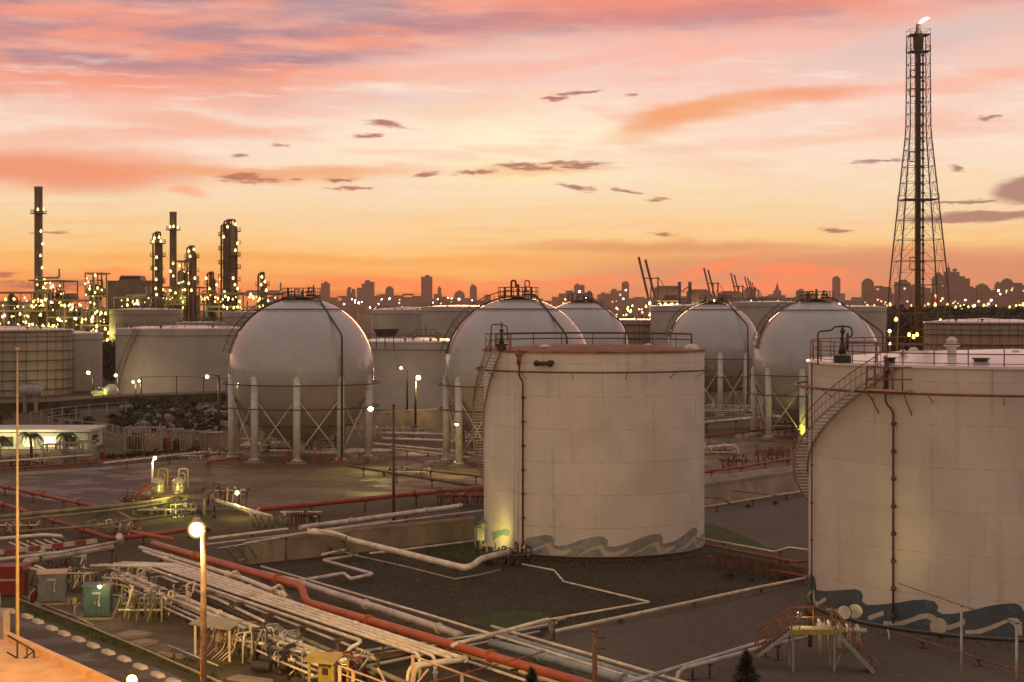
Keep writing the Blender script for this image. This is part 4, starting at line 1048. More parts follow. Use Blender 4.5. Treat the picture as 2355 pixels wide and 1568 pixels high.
# ---------------------------------------------------------------- city skyline far off
def tower(label, x0, x1, ytop, Y=3400, step=None, crown=None, lights=0, mat='haze_bldg', group=None, glow='window_lit', dep=None):
    A, B = (x0-CX)/F*Y, (x1-CX)/F*Y; z = H-(ytop-HY)/F*Y; wd = B-A; dep = dep or max(14, min(wd, 40)); c = Vector(((A+B)/2, Y, 0))
    o = thing('tower_block', c, label, 'building', group)
    b = MB()
    if step:
        for (u0, u1, f) in step: b.box((A+wd*(u0+u1)/2, Y+dep/2, z*f/2), (wd*(u1-u0), dep, z*f))
    else: b.box((c.x, Y+dep/2, z/2), (wd, dep, z))
    b.build('tower', mat, o)
    b = MB()
    rnd = random.Random(int(x0*7+ytop))
    if crown == 'mast': b.box((c.x-wd*.25, Y+dep/2, z+3), (wd*.2, dep*.4, 6)); b.box((c.x+wd*.25, Y+dep/2, z+2), (wd*.24, dep*.4, 4)); b.tube([(c.x-wd*.25, Y+dep/2, z+5), (c.x-wd*.25, Y+dep/2, z+14)], [.8, .3], 6)
    elif crown == 'spire': b.lathe([(wd*.35, z), (wd*.2, z+wd*.5), (.3, z+wd*1.2), (.1, z+wd*1.7)], (c.x, c.y+dep/2, 0), 8)
    elif crown == 'dome':
        cw = wd*(.3 if step else .8); ox = wd*(.12 if step else 0)
        b.box((c.x+ox, Y+dep/2, z+cw*.12), (cw, dep*.7, cw*.24)); b.box((c.x+ox, Y+dep/2, z+cw*.3), (cw*.62, dep*.5, cw*.14)); b.box((c.x+ox*1.4, Y+dep/2, z+cw*.4), (cw*.2, dep*.2, cw*.1))
    elif crown == 'slope': b.prism([(-wd/2, 0), (wd/2, 0), (-wd*.1, wd*.5)], 0, dep); b.v[-6:] = [Vector((c.x+v.x, c.y+v.z, z+v.y)) for v in b.v[-6:]]
    else:
        b.box((c.x+wd*rnd.uniform(-.2, .2), Y+dep/2, z+1.6), (wd*.4, dep*.5, 3.2)); b.box((c.x+wd*rnd.uniform(-.3, .3), Y+dep/2, z+1), (wd*.2, dep*.3, 2))
    b.build('roof_structure', mat, o)
    # rows of dark window bands, a few lit
    b = MB(); k = 8.0; zz = z*(min(s[2] for s in step) if step else 1)
    while k < zz-3: b.box((c.x, Y-.2, k), (wd*.86, .3, 1.4)); k += 4.2
    if b.v: b.build('window_band', 'haze_bldg2' if mat == 'haze_bldg' else 'haze_bldg', o)
    for k in range(lights*2):
        sz = rnd.choice([1.6, 2.2, 3.0]); b = MB(); b.box((A+wd*rnd.uniform(.1, .9), Y-.6, max(6, z*rnd.uniform(.15, .85))), (sz, .6, sz)); b.build('lit_window', glow, o)
    return o
T = [('plain hazy slab tower just right of the free-standing sphere top', 738, 757, 651, None, None, 0),
 ('twin-peaked hazy block left of the stepped tower on the skyline', 797, 815, 664, [(0, .42, 1), (.42, .6, .85), (.6, 1, 1)], None, 0),
 ('hazy stepped tower with a round cap, biggest left of centre on the skyline', 820, 858, 648, [(0, .3, .82), (.3, .5, .95), (.5, 1, 1)], 'dome', 1),
 ('hazy round-topped block between the stepped tower and the tallest slab', 886, 904, 664, None, 'dome', 1),
 ('low hazy terrace joining the round-topped block to the tallest slab', 904, 966, 679, [(0, .35, 1), (.35, .7, .9), (.7, 1, .97)], None, 2),
 ('low hazy block under the twin-peaked block', 757, 798, 684, [(0, .4, 1), (.4, 1, .8)], None, 1),
 ('low hazy block right under the stepped tower', 858, 888, 680, None, None, 2),
 ('tallest flat-topped slab tower standing alone on the skyline', 968, 993, 636, None, None, 0),
 ('very thin hazy tower right of the tallest slab', 1006, 1014, 662, None, None, 0),
 ('low domed hazy block with one bright lamp, left of the second sphere', 1044, 1068, 676, None, 'dome', 1),
 ('low hazy row between the thin tower and the domed block', 994, 1046, 686, [(0, .3, .9), (.3, .6, 1), (.6, 1, .85)], None, 2),
 ('narrow hazy tower beside the stair of the second sphere', 1080, 1096, 660, None, 'slope', 0),
 ('hazy block with an orange-lit top behind the bluish sphere', 1320, 1344, 656, None, None, 1),
 ('low hazy block left of the orange-lit top', 1285, 1320, 672, [(0, .5, .95), (.5, 1, 1)], None, 2),
 ('low hazy block right of the orange-lit top', 1344, 1362, 672, None, None, 1),
 ('pale hazy block, leftmost of three left of the harbour cranes', 1380, 1404, 676, None, None, 0),
 ('pale hazy block, middle of three left of the harbour cranes', 1404, 1430, 668, None, None, 2),
 ('slim dark tower, nearest the harbour cranes on their left', 1430, 1446, 650, None, None, 1),
 ('small hazy block with a peaked roof among the far cranes', 1712, 1736, 668, None, 'dome', 0),
 ('small hazy tower with a pointed roof right of the far cranes', 1780, 1796, 668, None, 'spire', 0),
 ('low hazy row under the pointed roof', 1736, 1830, 684, [(0, .3, .9), (.3, .55, 1), (.55, 1, .85)], None, 3),
 ('low hazy block left of the rightmost sphere top', 1832, 1850, 668, None, None, 0),
 ('slim tower with a pale lit crown right of the rightmost sphere top', 1916, 1932, 640, None, 'dome', 1),
 ('dark rounded tower left of the flare tower', 1985, 2009, 648, None, 'dome', 2),
 ('low broad block between the rounded tower and the flare tower', 2009, 2050, 662, [(0, .5, .92), (.5, 1, 1)], None, 3),
 ('dark block directly behind the left legs of the flare tower', 2062, 2092, 648, None, None, 2),
 ('dark block directly behind the flare riser', 2094, 2140, 662, None, None, 2),
 ('slope-topped dark tower behind the right legs of the flare tower', 2148, 2176, 640, None, 'slope', 2),
 ('tallest dark tower right of the flare tower with twin caps and a mast', 2176, 2206, 624, [(0, .4, 1), (.4, .6, .93), (.6, 1, .99)], 'mast', 2),
 ('flat dark block leaning on the tallest tower right of the flare', 2206, 2230, 640, None, None, 1),
 ('low dark block, second right of the tallest tower right of the flare', 2230, 2244, 664, None, None, 1),
 ('dark domed block on its own towards the right edge of the skyline', 2246, 2276, 662, None, 'dome', 2),
 ('low dark row between the domed block and the right edge group', 2276, 2292, 676, None, None, 1),
 ('slim dark block, first of the right edge group', 2292, 2306, 653, None, None, 1),
 ('dark rounded block, tallest of the right edge group', 2306, 2330, 648, None, 'dome', 2),
 ('dark flat block cut by the right edge of the photo', 2330, 2370, 655, None, None, 2),
 ('low far block left of the tallest chimney', -20, 60, 694, None, None, 0)]
for (l, x0, x1, yt, st, cr, nl) in T:
    right = x0 > 1960
    tower(l, x0, x1, yt, 2600 if right else 3400, st, cr, nl, 'haze_bldg' if (x0 % 3 or right) else 'haze_bldg2', glow='glow_white' if nl == 1 else 'window_lit')
b = MB(); 
rnd = random.Random(5); x = 600
while x < 2420:
    wd = rnd.uniform(8, 26); Y = 3700; z = H-(rnd.choice([rnd.uniform(674, 684), rnd.uniform(683, 692), rnd.uniform(683, 692)])-HY)/F*Y
    b.box(((x+wd/2-CX)/F*Y, Y, z/2), (px(wd, Y), 40, z)); x += wd*rnd.uniform(.9, 1.1)
x = 1990
while x < 2420:
    wd = rnd.uniform(7, 20); Y = 3000; z = H-(rnd.choice([rnd.uniform(660, 676), rnd.uniform(672, 686)])-HY)/F*Y
    b.box(((x+wd/2-CX)/F*Y, Y, z/2), (px(wd, Y), 40, z)); x += wd*rnd.uniform(.95, 1.3)
tag(b.build('low_city_roofs', 'haze_bldg2'), 'continuous mass of low hazy roofs along the foot of the skyline', 'city', kind='stuff')
# red beacons on the tower right of the flare
bk = thing('aircraft_beacon', P(2152, 684, 2590), 'red beacon glow on the towers just right of the flare riser', 'beacon')
lampdot(P(2152, 684, 2590), 1.6, 'glow_red', bk); lampdot(P(2128, 716-1, 2590), 1.6, 'glow_red', bk)
# ---------------------------------------------------------------- harbour cranes
def crane(label, x, ybase, s, Y=1700, seed=0):
    """ship-to-shore crane with its two boom girders raised; s = boom length in px"""
    o = thing('harbour_crane', P(x, 0, Y).xy.to_3d(), label, 'harbour crane', None)
    u = px(1, Y)
    def q(a, bb, d=0.0): return Vector(((x+a*s-CX)/F*Y, Y+d, H-(ybase-bb*s-HY)/F*Y))
    for k, (a, d) in enumerate(((0, 0), (.19, 14))):
        b = MB(); b.tube([q(a+.24, 0, d), q(a, 1-.05*k, d)], u*.055*s/2*1.35, 4, smooth=False); b.build('boom', 'dark', o)
    b = MB(); b.tube([q(.12, .5), q(.5, .5)], u*1.6, 4); b.tube([q(.46, .53), q(.46, .0)], u*2.2, 4); b.tube([q(.31, .48), q(.31, 0, 14)], u*1.8, 4)
    b.tube([q(.5, .48), q(.72, .12)], u*.9, 4); b.tube([q(.46, .3), q(.3, .02)], u*.9, 4); b.build('mast_frame', 'dark', o)
    b = MB(); b.tube([q(.2, 0), q(1.25, .0)], u*3.2, 4, smooth=False); b.tube([q(.2, -.08, 14), q(1.25, -.08, 14)], u*2.0, 4, smooth=False); b.build('gantry_girder', 'brown', o)
    for a, d in ((.26, 0), (.30, 14), (.55, 0), (.58, 14)):
        p = q(a, 0, d); b = MB(); b.tube([p, Vector((p.x, p.y, 0))], u*1.8, 4, smooth=False); b.build('leg', 'dark', o)
    b = MB(); b.box(q(.75, .05), (u*s*.3, 10, u*s*.1)); b.build('machinery_house', 'brown', o)
    rnd = random.Random(seed)
    for k in range(5): lampdot(q(.28+rnd.uniform(-.03, .05), -.1-.09*k, -3), 1.0, 'glow_warm', o)
    return o
crane('nearest harbour crane with two tall raised booms, left of the smaller sphere', 1468, 688, 97, 1500, 1)
crane('second harbour crane with raised booms, over the top of the smaller sphere', 1618, 686, 70, 1750, 2)
crane('third harbour crane with raised booms, right of the smaller sphere top', 1680, 688, 60, 1950, 3)
crane('small distant harbour crane, rightmost of the row', 1712, 688, 52, 2300, 4)
crane('faint far harbour crane squeezed between the third and rightmost cranes', 1724, 688, 42, 2500, 5)
for (l, x) in (('small slewing crane left above the harbour warehouse', 1562), ('small slewing crane right above the harbour warehouse', 1586)):
    o = thing('slewing_crane', P(x, 0, 1600).xy.to_3d(), l, 'crane')
    b = MB(); b.tube([P(x, 760, 1600), P(x, 668, 1600)], 1.4, 6); b.build('mast', 'dark', o)
    b = MB(); b.tube([P(x+2, 656, 1600), P(x-16, 668, 1600)], .7, 4); b.tube([P(x, 668, 1600), P(x+12, 672, 1600)], .6, 4); b.tube([P(x, 648, 1600), P(x, 668, 1600)], 1.5, 6); b.build('jib', 'dark', o)
for (l, x0, x1, yt) in (('long pale harbour warehouse behind the nearest crane', 1506, 1560, 664), ('low harbour shed between the nearest and second crane', 1582, 1626, 672), ('low harbour shed with a row of lights behind the third crane', 1655, 1700, 676)):
    o = thing('warehouse', P((x0+x1)/2, 0, 1900).xy.to_3d(), l, 'warehouse'); Y = 1900; z = H-(yt-HY)/F*Y; A, B = (x0-CX)/F*Y, (x1-CX)/F*Y
    b = MB(); b.box(((A+B)/2, Y, z/2), (B-A, 40, z)); b.build('wall', 'haze_bldg2', o)
    b = MB(); b.prism([(A-1, 0), (B+1, 0), (B-3, 3.0), (A+3, 3.0)], -21, 21); b.v = [Vector((v.x, Y+v.z, z+v.y)) for v in b.v]; b.build('roof', 'haze_bldg', o)
    for k in range(4): lampdot(((A+(B-A)*(k+.5)/4), Y-22, z*.55), .9, 'glow_warm', o)
# harbour yard lamps and street lamps along the horizon
def yard_lamp(x, y, Y, r, mat, label, group):
    o = thing('street_lamp', P(x, 0, Y).xy.to_3d(), label, 'street lamp', group); p = P(x, y, Y)
    b = MB(); b.tube([(p.x, p.y, 0), p-Vector((0, 0, r))], [.3, .15], 5); b.build('pole', 'brown', o); lampdot(p, r, mat, o)
    return o
rnd = random.Random(21)
for k in range(22): yard_lamp(rnd.uniform(1402, 1486), rnd.uniform(702, 742), 720, rnd.choice([.25, .35, .45]), rnd.choice(['glow_plant', 'glow_far', 'glow_plant']), 'tiny yard lamp in the bright lamp cluster below the nearest harbour crane', 'yard lamps below the nearest harbour crane')
for (x, y) in [(1994, 706), (2010, 704), (2027, 709), (2046, 702), (2068, 706), (2095, 704), (2134, 700), (2150, 702), (2160, 708), (2178, 701), (2197, 706), (2208, 703), (2216, 702), (2226, 708), (2236, 706), (2262, 703), (2268, 706), (2282, 708), (2290, 704), (2321, 706), (2336, 703), (2344, 702), (2352, 703)]:
    yard_lamp(x, y+rnd.uniform(-3, 1), 1500, rnd.choice([.6, .8, 1.2]), rnd.choice(['glow_far', 'glow_far', 'glow_plant']), 'distant street lamp glowing along the foot of the skyline right of the rightmost sphere', 'distant street lamps at the right')
for k in range(12): yard_lamp(rnd.uniform(770, 1100), rnd.uniform(684, 700), 1800, .5, 'glow_white', 'tiny far lamp at the foot of the skyline between the two nearest spheres', 'far lamps at mid left')
# ---------------------------------------------------------------- trees and planting far off
def leaf_blob(mb, c, r, n, rnd, size, flat=.7):
    for k in range(n):
        d = Vector((rnd.gauss(0, 1), rnd.gauss(0, 1), rnd.gauss(0, 1))).normalized()*(rnd.random()**.4)
        p = Vector(c)+Vector((d.x*r, d.y*r, d.z*r*flat)); s = size*rnd.uniform(.5, 1.3)
        a = Vector((rnd.gauss(0, 1), rnd.gauss(0, 1), rnd.gauss(0, 1))).normalized(); bb = a.orthogonal().normalized(); cc = a.cross(bb)
        mb.add([p-bb*s, p+cc*s*.6, p+bb*s, p-cc*s*.6], [(0, 1, 2, 3)])
rnd = random.Random(8); b = MB()
for k in range(230):
    x = rnd.uniform(2030, 2470); Y = rnd.uniform(560, 700); h = H-(rnd.uniform(709, 716)-HY)/F*Y
    c = Vector(((x-CX)/F*Y, Y, 0)); r = rnd.uniform(3, 5.5)
    for j in range(4): leaf_blob(b, c+Vector((rnd.uniform(-2, 2), rnd.uniform(-2, 2), max(1.5, h*(.25+.22*j)-1))), r, 34, rnd, 1.1)
tag(b.build('woodland', 'leaf_dark'), 'dark belt of trees along the foot of the city at the right', 'woodland', kind='stuff')
b = MB()
for k in range(60):
    x = rnd.uniform(230, 276); Y = rnd.uniform(400, 430); c = Vector(((x-CX)/F*Y, Y, rnd.uniform(1, 9.5))); leaf_blob(b, c, 1.8, 36, rnd, .5)
tag(b.build('woodland', 'leaf_dark'), 'dark thicket filling the gap between the two left tanks', 'woodland', kind='stuff')
# ---------------------------------------------------------------- bund walls
def wall(name, pts, h, th, mat, label, cat='bund wall', cope=True):
    """low concrete wall along ground pixels"""
    g = [G(x, y) for x, y in pts]
    o = thing(name, g[0], label, cat)
    b = MB()
    for p, q in zip(g, g[1:]):
        d = (q-p); L = d.length; n = Vector((-d.y, d.x, 0)).normalized()
        if n.y < 0: n = -n
        c = [p, q, q+n*(th+.3), p+n*(th+.3)]; tt = [p+n*.3, q+n*.3, q+n*(th+.15), p+n*(th+.15)]
        b.add([v for v in c]+[v+Vector((0, 0, h)) for v in tt], [(0, 1, 5, 4), (1, 2, 6, 5), (2, 3, 7, 6), (3, 0, 4, 7), (4, 5, 6, 7)])
    b.build('wall', mat, o)
    if cope:
        b = MB()
        for p, q in zip(g, g[1:]):
            d = (q-p); n = Vector((-d.y, d.x, 0)).normalized(); n = -n if n.y < 0 else n
            m = n*(th/2+.22); b.tube([p+m+Vector((0, 0, h+.06)), q+m+Vector((0, 0, h+.06))], th*.62, 4, smooth=False)
        b.build('coping', 'concrete', o)
    return o
M['bundwall'] = pm('mossy_bund_concrete', (.27, .215, .155), .85, .25, .5, bump=.3, dirt=(.075, .065, .035), dirt_amt=.8, dscale=.4)
wall('bund_wall', [(572, 1298), (1095, 1240)], 1.55, .25, 'bundwall', 'long concrete bund wall running to the left foot of the mural tank')
wall('bund_wall', [(1610, 1166), (1880, 1122)], 1.8, .3, 'concrete', 'pale concrete bund wall between the two big cream tanks')
wall('road_kerb', [(1610, 1112), (1860, 1078)], .5, .5, 'concrete', 'pale concrete kerb strip behind the wall between the two cream tanks', 'kerb', False)
wall('bund_wall', [(800, 992), (1160, 972)], 2.4, .4, 'bundwall', 'mossy dark bund wall in front of the broad tank between the two nearest spheres')
wall('bund_wall', [(-40, 950), (110, 945), (280, 932), (520, 922), (600, 940)], 1.7, .5, 'dike', 'dark mossy dike in front of the left row of tanks')
wall('bund_wall', [(1560, 990), (1950, 975)], 1.5, .4, 'concrete', 'low concrete wall under the legs of the rightmost sphere')
wall('kerb', [(40, 1093), (240, 1080), (480, 1058)], .3, .25, 'concrete', 'low red-brown kerb along the far edge of the hardstanding', 'kerb', False)
# ---------------------------------------------------------------- pipes
def runpts(pts): return [G(x, y, z) for x, y, z in pts]
def pipe(label, pts, dia, mat, sup=0.0, flange=0.0, group=None, name='pipe', world=False, supmat='brown', bend=None, wide=None):
    p = [Vector(v) for v in pts] if world else runpts(pts)
    o = thing(name, (p[0].x, p[0].y, 0), label, 'pipe', group)
    b = MB(); b.tube(p, dia/2, 12, dia*1.4 if bend is None else bend); b.build('run', mat, o)
    fl = MB(); dist = 0.0; nxt = flange*.6
    acc = 0.0; ns = sup*.5
    for a, c in zip(p, p[1:]):
        d = c-a; L = d.length
        if L < 1e-4: continue
        u = d/L
        if flange:
            while nxt < acc+L:
                q = a+u*(nxt-acc); fl = MB(); fl.tube([q-u*.05, q+u*.05], dia*.72, 12); fl.build('flange', mat, o); nxt += flange
        if sup and abs(u.z) < .5:
            while ns < acc+L:
                q = a+u*(ns-acc); k = q.z-dia/2
                if k > .12:
                    s = MB(); s.tube([(q.x, q.y, 0), (q.x, q.y, k)], .06 if dia < .4 else .085, 6)
                    n = Vector((-u.y, u.x, 0)).normalized()*max(dia*.75, .16, (wide or 0))
                    s.bar(q-n-Vector((0, 0, dia/2+.04)), q+n-Vector((0, 0, dia/2+.04)), .1); s.box((q.x, q.y, .04), (.36, .36, .08)); s.build('support', supmat, o)
                ns += sup
        acc += L
    return o
V = lambda x, y, z: G(x, y, z)
# main orange-red pipe
pipe('fat orange-red pipe with a dropped bend crossing the whole foreground', [(352, 1250, 1.5), (500, 1292, 1.5), (694, 1347, 1.5), (702, 1384, .75), (1340, 1570, .75), (1600, 1646, .75)], .46, 'red_pipe', 7.0, 12)
pipe('thick grey pipe directly behind the orange-red pipe', [(600, 1318, .5), (690, 1340, .5), (1012, 1445, .5), (1050, 1458, .5), (1062, 1462, .1)], .42, 'grey_pipe', 8, 9)
pipe('thin cream pipe along the left edge of the bund floor', [(600, 1302, .4), (1000, 1418, .4), (1500, 1572, .4), (1700, 1634, .4)], .16, 'cream_pipe', 7, 0)
pipe('thick blue-grey pipe emerging right of the orange-red pipe', [(1128, 1478, .5), (1240, 1506, .5), (1560, 1602, .5), (1760, 1662, .5)], .44, 'teal_pipe', 8, 7)
pipe('slim blue-grey pipe beside the thick blue-grey one', [(1150, 1458, .5), (1300, 1503, .5), (1640, 1607, .5)], .24, 'teal_pipe', 7, 6)
pipe('slim grey pipe nearest the gravel, alongside the blue-grey pipes', [(1130, 1440, .5), (1340, 1500, .5), (1700, 1607, .5)], .18, 'cream_pipe', 7, 0)
pipe('twin bronze pipe left below the orange-red pipe at the bottom of the frame', [(1010, 1482, .4), (1100, 1512, .4), (1420, 1612, .4)], .26, 'cream_pipe', 7, 6)
pipe('thin bronze pipe lowest right of the cream bundle', [(1000, 1496, .4), (1080, 1522, .4), (1360, 1615, .4)], .14, 'cream_pipe', 7, 0)
# cream bundle on the rack
p0, p1 = V(365, 1301, 1.45), V(985, 1507, 1.45)
d = (p1-p0).normalized(); nrm = Vector((-d.y, d.x, 0)); nrm = nrm if nrm.x > 0 else -nrm
rack = thing('pipe_rack', (p0.x, p0.y, 0), 'low steel rack carrying the flat bundle of cream pipes', 'pipe rack')
L = (p1-p0).length
for k in range(8):
    q = p0+d*(L*(k+.4)/8); b = MB()
    for s in (-1.3, 1.3): b.bar((q.x+nrm.x*s, q.y+nrm.y*s, 0), (q.x+nrm.x*s, q.y+nrm.y*s, 1.2), .14)
    b.bar(q-nrm*1.5-Vector((0, 0, .25)), q+nrm*1.5-Vector((0, 0, .25)), .16); b.build('frame', 'brown', rack)
for i in (0, 1, 2, 4, 5):
    o = nrm*(-.95 if i == 0 else -.60+.40*(i-(i > 2)))
    a, e = p0+o, p1+o+d*(.35*i)
    lab = ['front cream pipe of the flat bundle, bending down early by the railing', 'second cream pipe from the front of the flat bundle', 'third cream pipe from the front of the flat bundle', '', 'fourth cream pipe from the front of the flat bundle', 'rearmost cream pipe of the flat bundle, with the long elbow'][i]
    st = V(190+18*i, 1302-1.5*i, 1.45)
    if i == 0: e = p0+o+d*(L*.86); pts = [a, e, e+nrm*-.9+Vector((0, 0, -.3)), e+nrm*-1.1+Vector((0, 0, -1.4))]
    else: pts = [st, a, e, e-nrm*(1.2+.31*i)+Vector((0, 0, -.02)), e-nrm*(1.5+.31*i)+d*.3+Vector((0, 0, -1.4))] if i in (4, 5) else [st, a, e-d*.4*(3-i), e-d*.4*(3-i)+Vector((0, 0, -1.2))]
    pipe(lab, pts, .185 if i < 5 else .24, 'cream_pipe', 0, 11 if i in (2, 5) else 0, world=True, bend=.5)
# upper pair with U loops
pipe('cream pipe pair, rear one, running from the far elbow beside the orange-red pipe', [(322, 1259, 1.2), (560, 1330, 1.2), (655, 1368, 1.2), (668, 1382, .2)], .3, 'cream_pipe', 7, 9)
pipe('cream pipe pair, front one, ending in a downward elbow under the orange-red pipe', [(330, 1268, 1.2), (530, 1335, 1.2), (605, 1362, 1.2), (612, 1382, .2)], .26, 'cream_pipe', 7, 7)
for k, x in enumerate((540, 640)):
    y = 1322+k*32
    pipe('bowed cream crossover loop, %s of the two by the orange-red pipe' % ('left' if k == 0 else 'right'), [(x-14, y+28, .2), (x-12, y-2, 1.5), (x+6, y-10, 1.5), (x+22, y+30, .4)], .2, 'cream_pipe', 0, 0, bend=.5)
# lower cream pipes
pipe('long cream pipe low in the foreground, behind the tan shelter roof', [(240, 1300, 1.0), (470, 1395, 1.0), (620, 1455, 1.0), (790, 1520, 1.0), (800, 1535, .1)], .26, 'cream_pipe', 6, 8)
pipe('cream pipe running just above the tan shelter roof', [(290, 1335, 1.0), (520, 1428, 1.0), (700, 1498, 1.0), (770, 1520, 1.0)], .22, 'cream_pipe', 6, 0)
pipe('pale thin pipe between the shelter pipes and the flat bundle, ending in an elbow', [(300, 1302, 1.0), (330, 1308, 1.0), (500, 1378, 1.0), (606, 1428, 1.0), (614, 1440, .2)], .18, 'cream_pipe', 6, 0)
pipe('olive pipe beside the flat cream bundle', [(480, 1362, .7), (600, 1428, .7), (880, 1548, .7), (960, 1582, .7)], .24, 'olive_pipe', 7, 0)
pipe('second olive pipe nearer the shelter pipes', [(470, 1376, .5), (620, 1446, .5), (860, 1548, .5)], .18, 'olive_pipe', 7, 0)
pipe('rusty thin pipe under the shelter pipes', [(590, 1450, .4), (770, 1530, .4)], .12, 'dark_red', 0, 0)
for k, lab in enumerate(('dark grey pipe crossing under the bundle end, lowest', 'dark grey pipe crossing under the bundle end, second from the bottom', 'dark grey pipe crossing under the bundle end, third from the bottom', 'dark grey pipe crossing under the bundle end, uppermost')):
    pipe(lab, [(700-20*k, 1560-12*k, .25), (1000+40*k, 1500-14*k, .25), (1240+20*k, 1452-10*k, .25)], .16, ('grey_pipe', 'brown', 'cream_pipe', 'grey_pipe')[k], 0, 0)
for k, lab in enumerate(('extra cream pipe just left of the long cream pipe behind the tan shelter', 'slim pale pipe second left of the long cream pipe behind the tan shelter', 'slim grey pipe third left of the long cream pipe behind the tan shelter', 'slim cream pipe fourth left, nearest the tangles behind the tan shelter')):
    pipe(lab, [(262+k*8, 1318+k*13, .8), (470-k*5, 1404+k*9, .8), (700-k*14, 1503+k*8, .8), (770-k*16, 1532+k*7, .8)], (.2, .13, .15, .12)[k], ('cream_pipe', 'cream_pipe', 'grey_pipe', 'cream_pipe')[k], 5, 0)
pipe('slim silver pipe between the flat bundle and the pale thin pipe', [(345, 1306, 1.1), (520, 1374, 1.1), (850, 1502, 1.1)], .13, 'grey_pipe', 7, 0)
pipe('slim cream pipe just rear of the flat bundle', [(420, 1296, 1.0), (600, 1358, 1.0), (980, 1488, 1.0)], .13, 'cream_pipe', 7, 0)
# left cross pipes
pipe('thick grey-white pipe at the left ending in a raised elbow', [(58, 1296, 1.3), (62, 1290, 1.6), (270, 1254, 1.6), (278, 1246, 1.9), (274, 1232, 2.4)], .46, 'grey_pipe', 6, 0)
pipe('thinner silver pipe lying above the thick grey-white one at the left', [(-20, 1288, 2.0), (140, 1270, 2.0), (270, 1246, 2.0)], .22, 'grey_pipe', 7, 0)
pipe('pale pipe dropping behind the slate blue cabinet', [(63, 1345, .2), (63, 1306, 1.5), (110, 1316, 1.5), (150, 1315, 1.5)], .2, 'cream_pipe', 0, 0, bend=.3)
pipe('short pale pipe behind the slate blue cabinet, bending to the ground', [(72, 1345, .2), (80, 1300, 1.6), (120, 1318, 1.4), (160, 1340, .3)], .2, 'cream_pipe', 0, 0, bend=.3)
pipe('cream pipe with a hooped end at the middle left', [(-20, 1240, 1.2), (100, 1229, 1.2), (140, 1232, 1.1), (150, 1246, .2)], .24, 'cream_pipe', 6, 0)
for k in range(6):
    pipe('short slanting drain pipe in the row beside the striped barrier', [(22+k*20, 1247-k*1.5, .6), (52+k*20, 1260-k*1.5, .5)], .13, 'cream_pipe', 0, 0, group='slanting drain pipes by the striped barrier')
pipe('dark red pipe slanting in from the left edge above the olive beams', [(-20, 1112, .8), (232, 1167, .8), (240, 1172, .1)], .34, 'dark_red', 7, 8)
pipe('second dark red pipe from the left edge, passing under the olive beams', [(-20, 1150, .6), (110, 1192, .6), (255, 1238, .6), (330, 1232, .6), (470, 1212, .6), (480, 1216, .1)], .36, 'dark_red', 7, 7)
pipe('thin dark red pipe along the top of the hardstanding', [(-20, 1080, .5), (180, 1066, .5), (420, 1042, .5), (500, 1036, .5)], .2, 'dark_red', 8, 0)
pipe('upper olive beam pipe crossing from the left edge to the vessel skid', [(-20, 1190, 1.5), (170, 1172, 1.5), (300, 1160, 1.5), (420, 1143, 1.5)], .34, 'olive_pipe', 7, 0)
pipe('second olive pipe just under the upper olive beam', [(-20, 1200, 1.4), (180, 1182, 1.4), (430, 1152, 1.4)], .2, 'olive_pipe', 9, 0)
pipe('lower thin olive pipe crossing toward the bright lamp', [(40, 1222, 1.2), (240, 1207, 1.2), (300, 1196, 1.2), (440, 1180, 1.2)], .18, 'olive_pipe', 7, 0)
pipe('diagonal olive pipe joining the two olive beams', [(240, 1160, 1.2), (300, 1192, 1.2), (330, 1196, 1.2)], .2, 'olive_pipe', 0, 0)
pipe('dark red pipe stub by the bright lamp', [(300, 1222, .7), (340, 1230, .7), (400, 1240, .5)], .3, 'red_pipe', 4, 0)
# red line to the mural tank and what runs beside it
pipe('long bright red pipe on stub supports running to the mural tank', [(586, 1182, .3), (600, 1171, 1.1), (760, 1155, 1.1), (905, 1140, 1.1), (1140, 1117, 1.1)], .42, 'dark_red', 6, 13)
pipe('broad grey pipe below the long red pipe', [(690, 1213, .9), (760, 1204, .9), (1040, 1166, .9), (1060, 1162, .9)], .42, 'grey_pipe', 8, 9)
pipe('thin grey pipe along the top of the long bund wall', [(560, 1250, 1.8), (700, 1226, 1.8), (900, 1200, 1.8), (1060, 1180, 1.8), (1110, 1174, 1.8)], .16, 'grey_pipe', 9, 0)
pipe('second thin grey pipe on the far side of the long bund wall', [(480, 1238, 1.2), (660, 1216, 1.2), (668, 1230, .4)], .2, 'cream_pipe', 8, 0)
pipe('thin pipe parallel to the bund wall top, left part', [(470, 1252, 1.2), (640, 1232, 1.2), (900, 1196, 1.2)], .12, 'grey_pipe', 8, 0)
for k in range(4):
    pipe('cream pipe with a rounded drop end in the row right of the bright lamp', [(498+k*16, 1150+k*5, 1.2), (560+k*18, 1172+k*4, 1.2), (578+k*15, 1180+k*2, 1.1), (584+k*14, 1206+k*2, .1)], .32-.05*(k % 2), 'cream_pipe', 0, 0, group='drop pipes right of the bright lamp')
for k in range(3):
    pipe('galvanised pipe hoop stepping over the left end of the bund wall', [(500+k*22, 1262-k*4, 1.4), (520+k*24, 1258-k*3, 1.7), (545+k*24, 1290-k*3, .3), (570+k*22, 1287-k*3, .2)], .13, 'galv', 0, 0, group='pipe hoops over the bund wall end')
pipe('fat cream pipe on stub legs ending in an S bend at the mural tank', [(706, 1222, 1.9), (770, 1226, 1.75), (800, 1240, 1.1), (1068, 1306, .75), (1088, 1300, .8), (1108, 1283, .9), (1172, 1270, .9)], .44, 'cream_pipe', 7, 0, bend=1.2)
pipe('white pipe stepping down over the bund wall by a square hoop', [(720, 1216, 2.0), (795, 1232, 2.0), (800, 1262, .5), (740, 1275, .4)], .17, 'cream_pipe', 0, 0, bend=.2)
